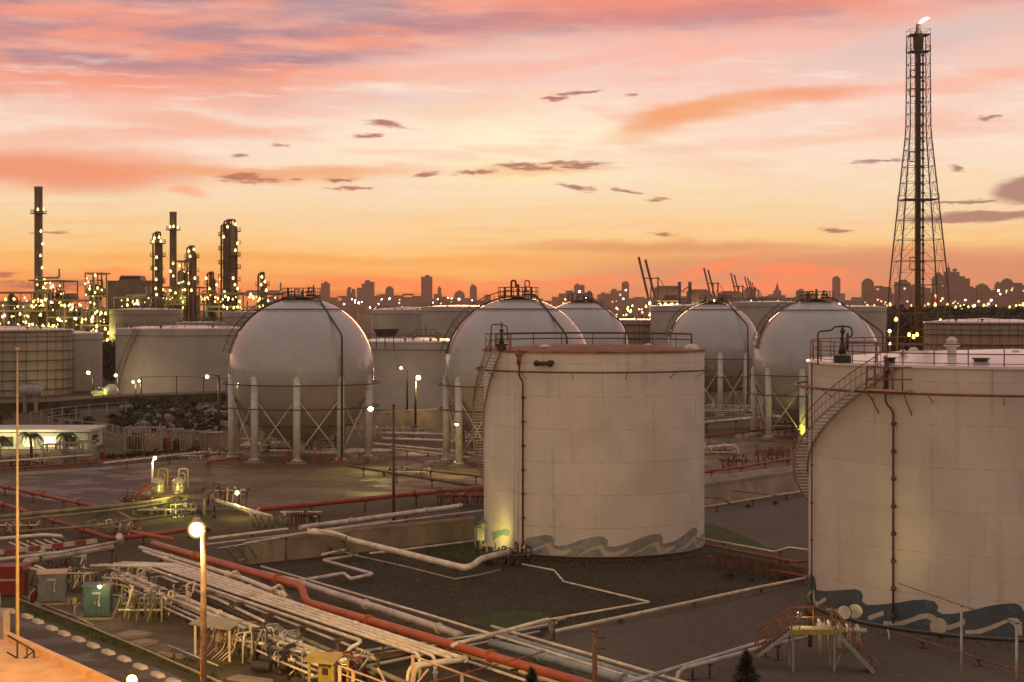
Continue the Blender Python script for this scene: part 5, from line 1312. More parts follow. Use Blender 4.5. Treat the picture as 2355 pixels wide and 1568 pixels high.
pipe('zigzag grey pipe with two kinks on the bund floor', [(822, 1277, .4), (742, 1288, .4), (858, 1320, .4), (806, 1331, .4), (790, 1318, .5), (684, 1336, .4), (640, 1342, .4)], .24, 'grey_pipe', 6, 0, bend=.3)
pipe('thin rusty pipe on posts along the bund floor, curving to the mural tank', [(735, 1250, .6), (805, 1274, .6), (930, 1302, .7), (1046, 1331, .7), (1100, 1322, .7), (1150, 1310, .7)], .1, 'tan_sheet', 4.5, 0, supmat='brown')
pipe('thin cream pipe at the foot of the bund wall', [(850, 1272, .4), (925, 1264, .4), (1095, 1243, .4)], .16, 'cream_pipe', 6, 0)
pipe('thin cream pipe dropping from the mural tank and crossing the bund floor', [(1200, 1297, .5), (1274, 1311, .5), (1296, 1337, .3), (1494, 1384, .3), (1262, 1424, .3)], .12, 'cream_pipe', 7, 0)
pipe('white pipe with a square step along the edge of the gravel', [(1960, 1308, .4), (1747, 1350, .4), (1268, 1453, .3), (1262, 1423, 1.2), (1058, 1478, .9), (1040, 1484, .9)], .21, 'cream_pipe', 7, 0, bend=.25)
pipe('pale pipe over the gravel, upper of the pair from the orange platform', [(1858, 1455, .8), (1747, 1477, .8), (1448, 1568, .8), (1300, 1614, .8)], .2, 'grey_pipe', 7, 0)
pipe('pale pipe over the gravel, lower of the pair, bending down at the bottom', [(1865, 1462, .8), (1747, 1490, .8), (1572, 1537, .8), (1558, 1548, .8), (1556, 1580, .1)], .22, 'grey_pipe', 6, 0)
pipe('thin red pipe running from the right tank foot to the right edge', [(2057, 1456, .4), (2066, 1456, .4), (2360, 1548, .4)], .11, 'rail_red', 5, 0)
# trestle of red pipes between the tanks
pipe('thin cream pipe on the red pipe trestle between the two cream tanks', [(1604, 1236, 1.3), (1780, 1268, 1.3), (1815, 1258, 1.5), (1900, 1270, 1.5)], .12, 'cream_pipe', 6, 0)
pipe('upper red pipe of the trestle between the two cream tanks', [(1620, 1252, 1.1), (1830, 1292, 1.1), (1900, 1286, 1.1)], .18, 'rail_red', 6, 0)
pipe('lower red pipe of the trestle between the two cream tanks', [(1625, 1280, .5), (1860, 1326, .5), (1920, 1338, .5)], .2, 'rail_red', 6, 0)
tr = thing('pipe_trestle', G(1740, 1310), 'rusty red side panel under the red pipes between the two cream tanks', 'pipe trestle')
b = MB(); a, e = G(1640, 1285, .5), G(1850, 1324, .5); b.add([a-Vector((0, 0, .45)), e-Vector((0, 0, .45)), e+Vector((0, 0, .5)), a+Vector((0, 0, .5)), a-Vector((0, -.1, .45)), e-Vector((0, -.1, .45)), e+Vector((0, .1, .5)), a+Vector((0, .1, .5))], [(0, 1, 2, 3), (7, 6, 5, 4), (0, 4, 5, 1), (1, 5, 6, 2), (2, 6, 7, 3), (3, 7, 4, 0)]); b.build('side_panel', 'rust_panel', tr)
pipe('pinkish pipe low in front of the wall between the two cream tanks', [(1606, 1168, .6), (1800, 1136, .6), (1900, 1122, .6)], .17, 'rail_pink', 6, 0)
pipe('thin red pipe climbing from the pinkish pipe between the two cream tanks', [(1606, 1142, 1.0), (1660, 1146, 1.0), (1680, 1158, .6)], .14, 'rail_red', 0, 0)
pipe('thin red pipe along the wall face between the two cream tanks', [(1680, 1128, 1.2), (1760, 1136, 1.2), (1800, 1140, .6)], .1, 'rail_red', 0, 0)
pipe('dark red valve line under the rightmost sphere', [(1600, 1088, .9), (1700, 1074, .9), (1790, 1058, .9), (1860, 1046, .9)], .26, 'dark_red', 6, 5)
pipe('pale pipe above the dark red valve line', [(1600, 1030, .8), (1660, 1025, .8), (1690, 1023, .8)], .3, 'cream_pipe', 6, 0)
pipe('long pale pipe under the smaller sphere', [(1590, 975, 1.5), (1720, 962, 1.5), (1960, 950, 1.5)], .5, 'grey_pipe', 8, 8)
pipe('dark pipe under the smaller sphere legs', [(1590, 1005, 1.0), (1740, 990, 1.0), (1960, 975, 1.0)], .3, 'dark_red', 8, 0)
# pipes in the yard between the spheres
for k, (x0, y0, x1, y1, dd, mm, lab) in enumerate([(860, 1020, 1090, 1042, .3, 'cream_pipe', 'longest pale pipe in the yard between the nearest spheres'), (900, 1030, 1080, 1052, .22, 'cream_pipe', 'pale pipe just in front of the longest one between the nearest spheres'), (880, 1008, 1100, 1016, .35, 'cream_pipe', 'bright pipe behind, catching lamp light between the nearest spheres'),
        (880, 996, 1110, 1000, .3, 'grey_pipe', 'rearmost grey pipe between the nearest spheres'), (800, 1071, 1150, 1127, .26, 'brown', 'dark pipe slanting from the free-standing sphere riser to the mural tank'), (940, 1078, 1130, 1098, .16, 'brown', 'thin dark pipe behind the slanting one near the mural tank'),
        (560, 1020, 700, 1018, .3, 'cream_pipe', 'pale pipe under the free-standing sphere'), (620, 1036, 880, 1034, .24, 'cream_pipe', 'front pale pipe under the free-standing sphere'), (240, 1064, 480, 1038, .22, 'cream_pipe', 'pale pipe along the foot of the steel cages'), (-20, 1062, 210, 1046, .2, 'cream_pipe', 'pale pipe under the palm trees')]):
    pipe(lab, [(x0, y0, .9), (x1, y1, .9)], dd, mm, 7, 6)
# ---------------------------------------------------------------- valve manifolds
def manifold(label, x, y, wd, dp, h, seed, ang=0.0, mats=('cream_pipe', 'grey_pipe', 'brown'), n=6, valves=4, light_e=0):
    n = int(n*1.6)
    rnd = random.Random(seed); g = G(x, y); o = thing('valve_manifold', g, label, 'valve manifold')
    rot = Matrix.Rotation(ang, 3, 'Z'); T_ = lambda a, b_, z: g+rot@Vector((a, b_, z))
    for k in range(3):
        b = MB(); yy = -dp/2+dp*(k+.5)/3; zz = rnd.uniform(.3, .8)*h; b.tube([T_(-wd/2, yy, zz), T_(wd/2, yy, zz)], rnd.uniform(.05, .11), 8); b.build('header', mats[k % len(mats)], o)
    for k in range(n):
        a = -wd/2+wd*(k+rnd.uniform(.2, .8))/n; yy = rnd.uniform(-dp/2, dp/2); hh = h*rnd.uniform(.6, 1.0); b = MB()
        b.tube([T_(a, yy, .02), T_(a, yy, hh), T_(a+rnd.uniform(-.4, .4), yy+rnd.choice([-1, 1])*rnd.uniform(.4, dp*.6), hh), T_(a+rnd.uniform(-.3, .3), yy+rnd.choice([-1, 1])*dp*.5, h*.1)], rnd.uniform(.03, .07), 7, .2)
        b.build('riser', rnd.choice(mats), o)
    for k in range(valves):
        flange_valve(o, T_(-wd/2+wd*(k+.5)/valves, rnd.uniform(-dp/2, dp/2), h*rnd.uniform(.4, .8)), rnd.uniform(.09, .15), rot@Vector((1, 0, 0)), rnd.choice(mats), rnd.choice(['rail_red', 'brown', 'grey']))
    for k in range(5):
        b = MB(); a = rnd.uniform(-wd/2, wd/2); yy = rnd.uniform(-dp/2, dp/2); b.tube([T_(a, yy, 0), T_(a, yy, h*.7)], .035, 5); b.tube([T_(a, yy, h*.65), T_(a+rnd.uniform(-.8, .8), yy+rnd.uniform(-.5, .5), h*.7)], .03, 5); b.build('instrument_line', 'galv', o)
    if light_e: light('POINT', T_(0, 0, h+1), (255, 225, 130), light_e, o, .3)
    return o
manifold('dark cluster of valves at the left foot of the mural tank', 1160, 1298, 3.4, 1.8, 1.6, 31, mats=('dark', 'brown', 'cream_pipe'), n=7, valves=5)
manifold('pipe and valve tangle right of the teal cabinet', 330, 1425, 2.6, 2.0, 2.0, 32, mats=('cream_pipe', 'olive_pipe', 'galv'), n=8, valves=5)
manifold('pipe and valve tangle right behind the teal cabinet', 390, 1408, 2.6, 2.0, 1.8, 33, mats=('grey_pipe', 'brown', 'cream_pipe'), n=8, valves=5)
manifold('valve group just right of the tan shelter', 585, 1520, 2.2, 1.6, 1.9, 34, -.6, mats=('cream_pipe', 'galv', 'brown'), n=8, valves=6)
manifold('valve group between the tan shelter and the yellow canopy, upper', 640, 1500, 2.6, 1.4, 1.4, 35, -.6, mats=('cream_pipe', 'grey', 'galv'), n=8, valves=6)
manifold('valve group just left of the yellow canopy', 655, 1552, 2.4, 1.6, 1.6, 36, -.6, mats=('dark', 'galv', 'cream_pipe'), n=8, valves=5)
manifold('small manifold behind the slate blue cabinet', 180, 1355, 2.4, 1.4, 1.7, 37, mats=('cream_pipe', 'brown', 'olive_pipe'), n=6, valves=4)
manifold('pipe tangle in front of the flat bundle behind the teal cabinet', 300, 1360, 3.4, 1.6, 1.4, 38, -.3, mats=('cream_pipe', 'galv', 'grey_pipe'), n=8, valves=4)
manifold('valve group under the vessel skid', 385, 1187, 5, 3, 1.6, 39, mats=('cream_pipe', 'galv', 'olive_pipe'), n=8, valves=5)
manifold('valves under the free-standing sphere, left', 610, 1044, 7, 4, 2.2, 40, mats=('cream_pipe', 'brown', 'grey_pipe'), n=8, valves=5)
manifold('valves under the free-standing sphere, right', 720, 1042, 7, 4, 2.4, 41, mats=('brown', 'cream_pipe', 'dark_red'), n=8, valves=5)
manifold('rusty valve group between the two nearest spheres', 1078, 1046, 4, 4, 3.2, 42, mats=('rail_red', 'brown', 'cream_pipe'), n=9, valves=5)
manifold('valve group behind the left leg of the second sphere', 1065, 1020, 5, 3, 2.6, 43, mats=('cream_pipe', 'brown', 'rail_red'), n=8, valves=5)
manifold('pale pipework left in the yard between the two nearest spheres', 920, 1010, 8, 4, 2.0, 44, mats=('cream_pipe', 'grey_pipe', 'brown'), n=8, valves=4)
manifold('low rusty pipes beside the dark post', 935, 1092, 5, 3, 1.0, 45, mats=('cream_pipe', 'rail_red', 'brown'), n=6, valves=3)
manifold('dark red valve group in front of the rightmost sphere leg', 1775, 1062, 4, 2, 1.9, 46, mats=('dark_red', 'dark_red', 'brown'), n=8, valves=5)
manifold('small red valves on the dark red valve line', 1690, 1076, 3, 1.5, 1.6, 47, mats=('dark_red', 'brown', 'rail_red'), n=4, valves=3)
manifold('pale pipework under the smaller sphere', 1680, 968, 12, 5, 3.0, 48, mats=('cream_pipe', 'grey_pipe', 'white'), n=9, valves=5)
manifold('low pale pipework left of the dark red valve line', 1640, 1045, 6, 4, 1.2, 49, mats=('cream_pipe', 'brown', 'grey_pipe'), n=8, valves=4)
manifold('pipework under the rightmost sphere', 1850, 1000, 10, 6, 2.6, 50, mats=('cream_pipe', 'brown', 'rail_red'), n=9, valves=5)
manifold('rusty pipework left of the vessel skid under its stair', 330, 1165, 4, 2, 1.4, 51, mats=('dark_red', 'olive_pipe', 'brown'), n=7, valves=4)
manifold('pipe jumble behind the drop pipes right of the bright lamp', 520, 1160, 4, 2, 1.7, 52, mats=('cream_pipe', 'rail_red', 'brown'), n=8, valves=4)
manifold('valves where the long red pipe meets the mural tank', 1070, 1165, 5, 2, 1.8, 53, mats=('dark_red', 'rail_red', 'brown'), n=8, valves=3)
manifold('small red valves at the left end of the long red pipe', 690, 1205, 3.4, 1.6, 1.2, 54, mats=('dark_red', 'brown', 'cream_pipe'), n=6, valves=4)
manifold('low pipe tangle along the bottom edge beside the peach railing', 800, 1560, 2.6, 1.6, 1.4, 55, -.6, mats=('galv', 'dark_red', 'cream_pipe'), n=8, valves=4)
manifold('low pipe group under the striped barrier', 130, 1300, 4, 1.5, 1.2, 56, mats=('galv', 'cream_pipe', 'brown'), n=7, valves=3)
# ---------------------------------------------------------------- lamp posts and other posts
def lamp_post(label, x, ytop, ybase, Y, arm, wpx, mat='grey', head='glow_big', hr=.28, energy=0, col=(255, 214, 140), lampxy=None, group=None):
    """pole with a curved arm and a cobra-head luminaire"""
    base = P(x, HY+F*H/Y, Y); base.z = 0
    o = thing('lamp_post', base, label, 'lamp post', group); top = P(x, ytop, Y); r = px(wpx, Y)/2
    b = MB(); b.tube([base, top], [r*1.15, r*.85], 12); b.tube([base, base+Vector((0, 0, .5))], r*1.8, 10); b.build('pole', mat, o)
    hp = P(lampxy[0], lampxy[1], Y-.05) if lampxy else top+Vector((arm, 0, .1))
    if (hp-top).length > r*3:
        b = MB(); m = (top+hp)/2+Vector((0, 0, .12)); b.tube([top-Vector((0, 0, r)), m, hp+Vector((0, 0, hr*.6))], r*.45, 6, .4); b.build('arm', mat, o)
    b = MB(); b.lathe([(.02, hr*1.35), (hr*.3, hr*1.3), (hr*.5, hr*1.0), (hr*.55, hr*.85)], hp, 14); hd = b.build('head', 'galv', o)
    b = MB(); b.ball(hp, hr*.72, 10); b.build('bulb', head, hd); b = MB(); b.ball(hp, hr*.98, 12); b.build('halo_globe', 'halo_globe', hd)  # outer shell is an added halo round the bulb
    if energy: light('POINT', hp-Vector((0, 0, hr*1.6)), col, energy, o, hr)
    return o
lamp_post('near tall lamp post with a dazzling light, standing before the pipe racks', 468, 1222, 0, 64, 0, 15, 'wood', 'glow_big', .33, 500, lampxy=(452, 1217))
light('SPOT', P(452, 1217, 63.9)-Vector((0, 0, .45)), (255, 206, 112), 22000, None, .3, 'lamp_light', 100, G(445, 1470))
lamp_post('lamp post with a small arm, left of the free-standing sphere', 503, 862, 0, 226, 0, 7, 'dark', 'glow_warm', .27, 250, lampxy=(476, 866))
lamp_post('starry bright lamp post between the two nearest spheres', 955, 868, 0, 262, 0, 5, 'dark', 'glow_big', .42, 1400, lampxy=(962, 868))
lamp_post('dimmer lamp post just left of the starry bright one', 936, 852, 0, 300, 0, 4, 'dark', 'glow_warm', .27, 150, lampxy=(922, 846))
lamp_post('short lamp post behind the vessel skid', 350, 1060, 0, 160, 0, 5, 'cream_pipe', 'glow_green', .2, 100, lampxy=(356, 1053))
lamp_post('lamp on a long bracket right of the vessel skid', 492, 1108, 0, 152, 0, 5, 'brown', 'glow_green', .22, 160, (255, 235, 110), lampxy=(545, 1133))
lamp_post('lamp glowing in front of the grey white tank at left', 214, 868, 0, 352, 0, 4, 'dark', 'glow_warm', .42, 350, lampxy=(203, 857))
lamp_post('floodlight pole in the gap between the left tanks', 272, 872, 0, 350, 0, 4, 'dark', 'glow_white', .38, 250, lampxy=(266, 863))
lamp_post('lamp with orange starry glow beside the flare tower foot', 2046, 790, 0, 395, 0, 4, 'brown', 'glow_warm', .42, 700, (255, 190, 90), lampxy=(2045, 761))
lamp_post('small white lamp under the flare tower behind the right tank rail', 2047, 800, 0, 330, 0, 3, 'brown', 'glow_white', .3, 0, lampxy=(2046, 790))
lamp_post('pair lamp, nearer to the broad tank stair at left', 312, 884, 0, 345, 0, 3, 'brown', 'glow_warm', .3, 200, lampxy=(306, 878))
lamp_post('pair lamp, right one at the foot of the broad tank stair', 324, 884, 0, 345, 0, 3, 'brown', 'glow_warm', .3, 200, lampxy=(320, 876))
def post(label, x, ytop, Y, wpx, mat, arms=0, wtop=None, name='post'):
    base = P(x, 0, Y); base.z = 0; o = thing(name, base, label, 'post'); top = P(x, ytop, Y); r = px(wpx, Y)/2
    b = MB(); b.tube([base, top], [r, r*(wtop or .8)], 10); b.build('shaft', mat, o)
    b = MB(); b.tube([top, top+Vector((0, 0, .12))], r*1.15, 10); b.build('cap', mat, o)
    for k in range(arms):
        b = MB(); b.tube([top+Vector((0, 0, -.3-.5*k)), top+Vector((.4, 0, -.25-.5*k))], .035, 5); b.ball(top+Vector((.42, 0, -.25-.5*k)), .07, 6); b.build('insulator', 'brown', o)
    return o
post('dark bare post standing between the free-standing sphere and the mural tank', 905, 933, 150, 7, 'brown')
post('tall slim buff pole at the far left, rising past the tanks', 40, 805, 78, 11, 'orange_pole', wtop=.35, name='pole')
post('stubby weathered wooden post at the bottom centre', 1367, 1452, 80, 12, 'wood', 2, 1.0)
pa = post('slim grey post, left of the pair before the teal mural', 2210, 1394, 82, 6, 'galv', wtop=1)
pb = post('slim grey post, right of the pair before the teal mural', 2337, 1434, 80, 7, 'galv', wtop=1)
q0, q1, q2 = P(2065, 1341, 94.6), P(2210, 1392, 82), P(2337, 1432, 80); q3 = q2+(q2-q1)*.6
b = MB(); b.tube([q0, q1, q2, q3], .022, 5); tag(b.build('cable', 'brown'), 'thin cable strung from the right tank riser over two slim posts', 'cable')
# floodlights fixed to sphere legs
def flood(label, p, aim, mat, energy, col, r=.26, cone=120):
    o = thing('floodlight', p, label, 'floodlight'); p = Vector(p); d = (Vector(aim)-p).normalized()
    b = MB(); b.lathe([(.02, -.25), (r*.6, -.2), (r, .05), (r*1.05, .1)], p, 12, axis=d); b.tube([p-d*.2, p-d*.2+Vector((0, 0, -.5))], .05, 5); b.build('housing', 'galv', o)
    b = MB(); b.lathe([(.02, .12), (r*.8, .11), (r, .06)], p, 12, axis=d); b.ball(p+d*.1, r*.75, 6); b.build('lens', mat, o)
    if energy: light('SPOT', p+d*.45, col, energy, o, .2, spot=cone, aim=aim)
    return o
Y6 = 201.0
flood('greenish floodlight on the right legs of the free-standing sphere', P(852, 939, Y6), P(858, 1010, Y6-4), 'glow_green', 900, (235, 235, 120), .3)
flood('white floodlight on the brace of the second sphere', P(1050, 973, 193), P(1034, 1060, 192), 'glow_white', 500, (255, 230, 170), .24)
flood('hidden yellow floodlight at the foot of the second sphere leg', P(1046, 1062, 185), P(1033, 1050, 195), 'glow_warm', 700, (255, 205, 80), .15)
flood('yellow lamp at the left foot of the mural tank washing its wall', P(1120, 1258, 127.2), P(1140, 1195, 131), 'glow_warm', 230, (238, 215, 95), .08)
flood('yellow lamp behind the orange platform washing the teal mural', P(2042, 1452, 91.5), P(1995, 1290, 96), 'glow_warm', 340, (235, 215, 110), .05, 78)
flood('small yellow lamp on the rail of the orange platform', P(1838, 1412, 88.6), P(1870, 1440, 90), 'glow_green', 40, (240, 215, 110), .13)
flood('lamp by the right leg of the rightmost sphere', P(1845, 1010, 234), P(1838, 930, 236), 'glow_green', 260, (235, 230, 90), .15)
flood('lamp beside the glowing green shed between the left tanks', P(228, 893, 338), P(238, 925, 342), 'glow_green', 900, (235, 240, 90), .35)
flood('orange lamp at the bottom edge beside the road', P(304, 1563, 69), P(250, 1600, 64), 'glow_orange', 0, (255, 160, 60), .2)
light('POINT', P(296, 1548, 67), (255, 165, 70), 1300, None, .3, 'lamp_light')
light('POINT', (-19, 50, 15.5), (255, 165, 60), 6500, None, .4, 'lamp_light')
# ---------------------------------------------------------------- equipment near the pipe racks
def cabinet(label, x, y, w, d, h, mat, top, rz=.18, name='equipment_cabinet'):
    g = G(x, y); o = thing(name, g, label, 'cabinet'); R = Matrix.Rotation(rz, 3, 'Z')
    T_ = lambda a, b_, z: g+R@Vector((a, b_, z))
    b = MB(); b.box(T_(0, d/2, h/2+.12), (w, d, h-.1), rz); b.build('body', mat, o)
    b = MB(); b.box(T_(0, d/2, h+.14), (w+.14, d+.14, .12), rz); b.build('top', top, o)
    b = MB(); b.box(T_(0, d/2, .04), (w+.5, d+.5, .16), rz); b.build('plinth', 'concrete', o)
    b = MB(); b.box(T_(0, -.06, h*.86), (w*.3, .03, .12), rz); b.build('name_plate', 'galv', o)
    b = MB()
    for k in (-1, 1):
        for zz in (.3, .75): b.tube([T_(k*w*.485, -.06, h*zz+.05), T_(k*w*.485, -.06, h*zz+.2)], .03, 6)
    b.build('hinges', 'dark', o)
    for k in (-1, 1):
        b = MB(); b.box(T_(k*w*.25, -.02, h/2+.12), (w*.47, .05, h*.86), rz); dr = b.build('door', mat, o)
        c = MB(); c.box(T_(k*w*.06, -.06, h*.55), (.05, .06, .22), rz); c.build('handle', 'galv', dr)
    b = MB()
    for k in range(5): b.box(T_(w/2+.02, d/2, h*.6+k*.09), (.03, d*.6, .04), rz)
    b.build('louvre', mat, o)
    b = MB()
    b.tube([T_(-w/2-.5, .1, .05), T_(-w/2-.5, .1, .6), T_(-w/2-.15, .1, 1.0), T_(-w/2-.1, .2, .8)], .035, 6, .3); b.tube([T_(w*.1, -.15, .1), T_(w*.1, -.15, h*.8)], .03, 6); b.ball(T_(w*.1, -.15, h*.45), .09, 6); b.build('conduit', 'galv', o)
    return o
cabinet('slate blue equipment cabinet with a pinkish lid', 119, 1390, 1.65, 1.3, 1.75, 'blue_cab', 'rail_pink')
cabinet('teal equipment cabinet lit by a small lamp on top', 222, 1424, 1.55, 1.3, 1.75, 'teal_cab', 'teal_cab', .12)
o = thing('cabinet_lamp', G(228, 1420), 'small bright bulb over the teal cabinet on a bent yellow pipe', 'lamp')
q = P(229, 1348, 102)
b = MB(); b.tube([P(302, 1430, 103), P(303, 1352, 103), P(262, 1341, 102.6), q+Vector((0, 0, .1))], .045, 6, .3); b.build('bracket', 'yellow', o)
b = MB(); b.ball(q, .11, 8); b.build('bulb', 'glow_big', o); b = MB(); b.lathe([(.16, .06), (.1, .16), (.02, .2)], q, 12); b.build('shade', 'galv', o)
light('POINT', q-Vector((0, .3, .25)), (255, 225, 90), 18, o, .12)
# red fire extinguisher drum and red skip at left
g = G(77, 1386); o = thing('fire_extinguisher', g, 'red fire extinguisher standing left of the slate blue cabinet', 'fire extinguisher')
b = MB(); b.lathe([(.02, 0), (.2, .02), (.2, .8), (.14, .95), (.05, 1.0)], g, 16); b.build('cylinder', 'red', o); b = MB(); b.cyl(g+Vector((0, 0, 1.0)), .07, .12, 10); b.tube([g+Vector((0, 0, 1.08)), g+Vector((.18, -.05, 1.0)), g+Vector((.24, -.05, .5))], .02, 5, .1); b.build('valve', 'dark', o)
g = G(16, 1372); o = thing('hose_box', g, 'large red hose box at the left edge', 'hose box')
b = MB(); b.box(g+Vector((0, 1, .8)), (1.8, 1.6, 1.5), .1); b.build('body', 'red', o); b = MB(); b.prism([(-1.0, 0), (1.0, 0), (.9, .3), (-.9, .3)], 0, 1.8); b.v = [Vector((g.x+v.x, g.y+.1+v.z, 1.55+v.y)) for v in b.v]; b.build('lid', 'red', o)
b = MB(); b.box(g+Vector((0, .2, 1.0)), (1.2, .06, .12), .1); b.build('handle', 'galv', o)
# striped barrier beam
o = thing('striped_barrier', G(20, 1285), 'red and white striped barrier beam behind the grey pipes at left', 'barrier')
a, e = G(-20, 1272, .9), G(222, 1243, .9)
for k in range(9):
    b = MB(); p, q = a+(e-a)*(k/9), a+(e-a)*((k+1)/9); b.box((p+q)/2, ((q-p).length-.004, .18, .3), math.atan2(e.y-a.y, e.x-a.x)); b.build('red_stripe' if k % 2 else 'white_stripe', 'dark_red' if k % 2 else 'block', o)
for k in range(4):
    b = MB(); p = a+(e-a)*((k+.5)/4); b.bar((p.x, p.y+.02, 0), (p.x, p.y+.02, .75), .12); b.build('leg', 'brown', o)
# tan shelter with sample pipes
def canopy(label, x, y, w, d, h, rz, roof, postm, name):
    g = G(x, y); o = thing(name, g, label, 'canopy'); R = Matrix.Rotation(rz, 3, 'Z'); T_ = lambda a, b_, z: g+R@Vector((a, b_, z))
    b = MB(); v = [T_(-w/2-.2, -.25, h-.12), T_(w/2+.2, -.25, h-.12), T_(w/2+.2, d*.5, h+.18), T_(-w/2-.2, d*.5, h+.18), T_(w/2+.2, d+.25, h-.05), T_(-w/2-.2, d+.25, h-.05)]
    dn = Vector((0, 0, -.06)); v += [k+dn for k in v]
    b.add(v, [(0, 1, 2, 3), (3, 2, 4, 5), (9, 8, 7, 6), (11, 10, 8, 9), (0, 6, 7, 1), (1, 7, 8, 2), (2, 8, 10, 4), (4, 10, 11, 5), (5, 11, 9, 3), (3, 9, 6, 0)]); b.build('roof', roof, o)
    for a, c in ((-w/2, 0), (w/2, 0), (-w/2, d), (w/2, d)):
        b = MB(); b.bar(T_(a, c, 0), T_(a, c, h-.15), .12); b.build('post', postm, o)
    return o, T_
o, T_ = canopy('tan-roofed sampling shelter full of small pipes, behind the near lamp post', 488, 1522, 2.4, 1.5, 1.95, -.62, 'tan_sheet', 'cream_pipe', 'sampling_shelter')
rnd = random.Random(3)
for k in range(3):
    b = MB(); b.box(T_(-.8+.5*k, 1.3, 1.2), (.42, .1, 1.0), -.62); b.build('panel', 'rail_pink', o)
for k in range(9):
    a = -1.0+.25*k; b = MB(); b.tube([T_(a, .9, 1.7), T_(a+rnd.uniform(-.1, .1), .7, 1.0), T_(a, .5, .6), T_(a-.3, -.1, .1)], .035, 5, .2); b.ball(T_(a, .7, rnd.uniform(.8, 1.4)), .08, 5); b.build('sample_pipe', rnd.choice(['cream_pipe', 'rail_red', 'galv']), o)
b = MB(); b.box(T_(0, .4, .08), (2.9, 2.0, .16), -.62); b.build('base', 'pad', o)
o, T_ = canopy('small yellow-roofed canopy at the bottom centre left', 738, 1610, 1.3, 1.2, 1.9, -.5, 'yellow', 'yellow', 'instrument_canopy')
b = MB(); b.box(T_(0, .5, 1.1), (.8, .3, 1.0), -.5); b.build('panel', 'yellow', o)
b = MB(); b.box(T_(0, .33, 1.25), (.3, .05, .3), -.5); b.build('gauge', 'dark', o)
# dark pump block left of the yellow canopy
g = G(615, 1563); o = thing('pump_skid', g, 'dark blue-black pump skid between the tan shelter and the yellow canopy', 'pump skid')
b = MB(); b.box(g+Vector((0, .6, .12)), (2.4, 1.1, .24), -.3); b.build('base_frame', 'dark', o)
b = MB(); b.lathe([(.02, -.5), (.2, -.48), (.24, -.4), (.24, .4), (.2, .48), (.02, .5)], g+Vector((-.4, .7, .52)), 18, axis=Vector((1, -.3, 0)))
b.build('motor', 'dark', o)
b = MB(); b.lathe([(.02, -.2), (.28, -.15), (.3, 0), (.28, .15), (.02, .2)], g+Vector((.75, .4, .6)), 18, axis=Vector((1, -.3, 0))); b.tube([g+Vector((.75, .4, .9)), g+Vector((.75, .4, 1.5)), g+Vector((1.2, .9, 1.5))], .1, 8, .2); b.build('pump_casing', 'dark', o)
# peach railing platform at the bottom
o = thing('railed_platform', G(900, 1640), 'peach painted railing of a platform at the bottom edge, left of the orange-red pipe', 'railing')
z = 1.6
def rp(x, y): return P(x, y, 79.0)
rails = [((780, 1532), (1052, 1600)), ((782, 1545), (1052, 1612)), ((952, 1510), (1180, 1590)), ]
b = MB()
b.tube([rp(781, 1531), rp(900, 1575), rp(1000, 1612)], .045, 6); b.tube([rp(781, 1548), rp(900, 1592)], .035, 6)
b.tube([rp(949, 1508), rp(1062, 1549), rp(1240, 1612)], .05, 6); b.build('top_rail', 'rail_pink', o)
for (x, y) in ((781, 1531), (812, 1543), (949, 1508), (1062, 1549)):
    b = MB(); p = rp(x, y); b.bar((p.x, p.y, 0), p+Vector((0, 0, .03)), .15); b.build('post', 'rail_pink', o)
b = MB(); p, q = rp(985, 1538), rp(935, 1600); b.tube([p, q, q+(q-p)*.5], .055, 6); p, q = rp(868, 1536), rp(890, 1575); b.tube([p, q, q+(q-p)], .05, 6); b.build('diagonal_brace', 'rail_pink', o)
b = MB(); p = rp(890, 1590); b.box((p.x, p.y+.2, p.z/2), (1.9, 1.2, p.z)); b.build('deck', 'tan_sheet', o)
pipe('thin rusty rod slanting across the bottom to the orange-red pipe', [P(870, 1600, 81), P(1215, 1508, 86), P(1250, 1498, 86.5)], .06, 'rail_red', world=True)
# conduit post, low pipe rails and slabs on the pad
g = G(172, 1425); o = thing('call_post', g, 'slim post with a yellow box between the two cabinets', 'post')
b = MB(); b.tube([g, g+Vector((0, 0, 1.0))], .04, 6); b.build('shaft', 'galv', o); b = MB(); b.box(g+Vector((0, -.02, 1.1)), (.22, .16, .34)); b.build('box', 'yellow', o)
for (lab, pts) in (('low kerb rail along the front of the equipment pad', [(40, 1376, .12), (210, 1442, .12), (330, 1492, .12), (520, 1574, .12)]), ('second low rail just behind the pad kerb', [(50, 1370, .1), (180, 1420, .1), (215, 1438, .1)])):
    pipe(lab, pts, .12, 'tan_sheet', 0, 0, name='kerb_rail')
for (lab, x, y, w_, d_) in (('flat concrete cover slab right of the teal cabinet', 305, 1462, 1.5, 1.6), ('second flat cover slab in front of the pipe tangle', 330, 1480, 1.1, 1.2), ('long low concrete beam before the tan shelter', 400, 1510, 2.2, .35), ('low concrete plinth right of the tan shelter', 575, 1566, 2.2, .8)):
    g = G(x, y); b = MB(); b.box(g+Vector((0, 0, .07)), (w_, d_, .14), -.55); b.box(g+Vector((0, 0, .15)), (w_*.9, d_*.88, .03), -.55); tag(b.build('cover_slab', 'concrete'), lab, 'slab')
pipe('white handrail bar on thin legs in front of the tan shelter', [(386, 1483, .7), (440, 1505, .7), (500, 1530, .7)], .07, 'white', 1.6, 0, name='barrier_rail')
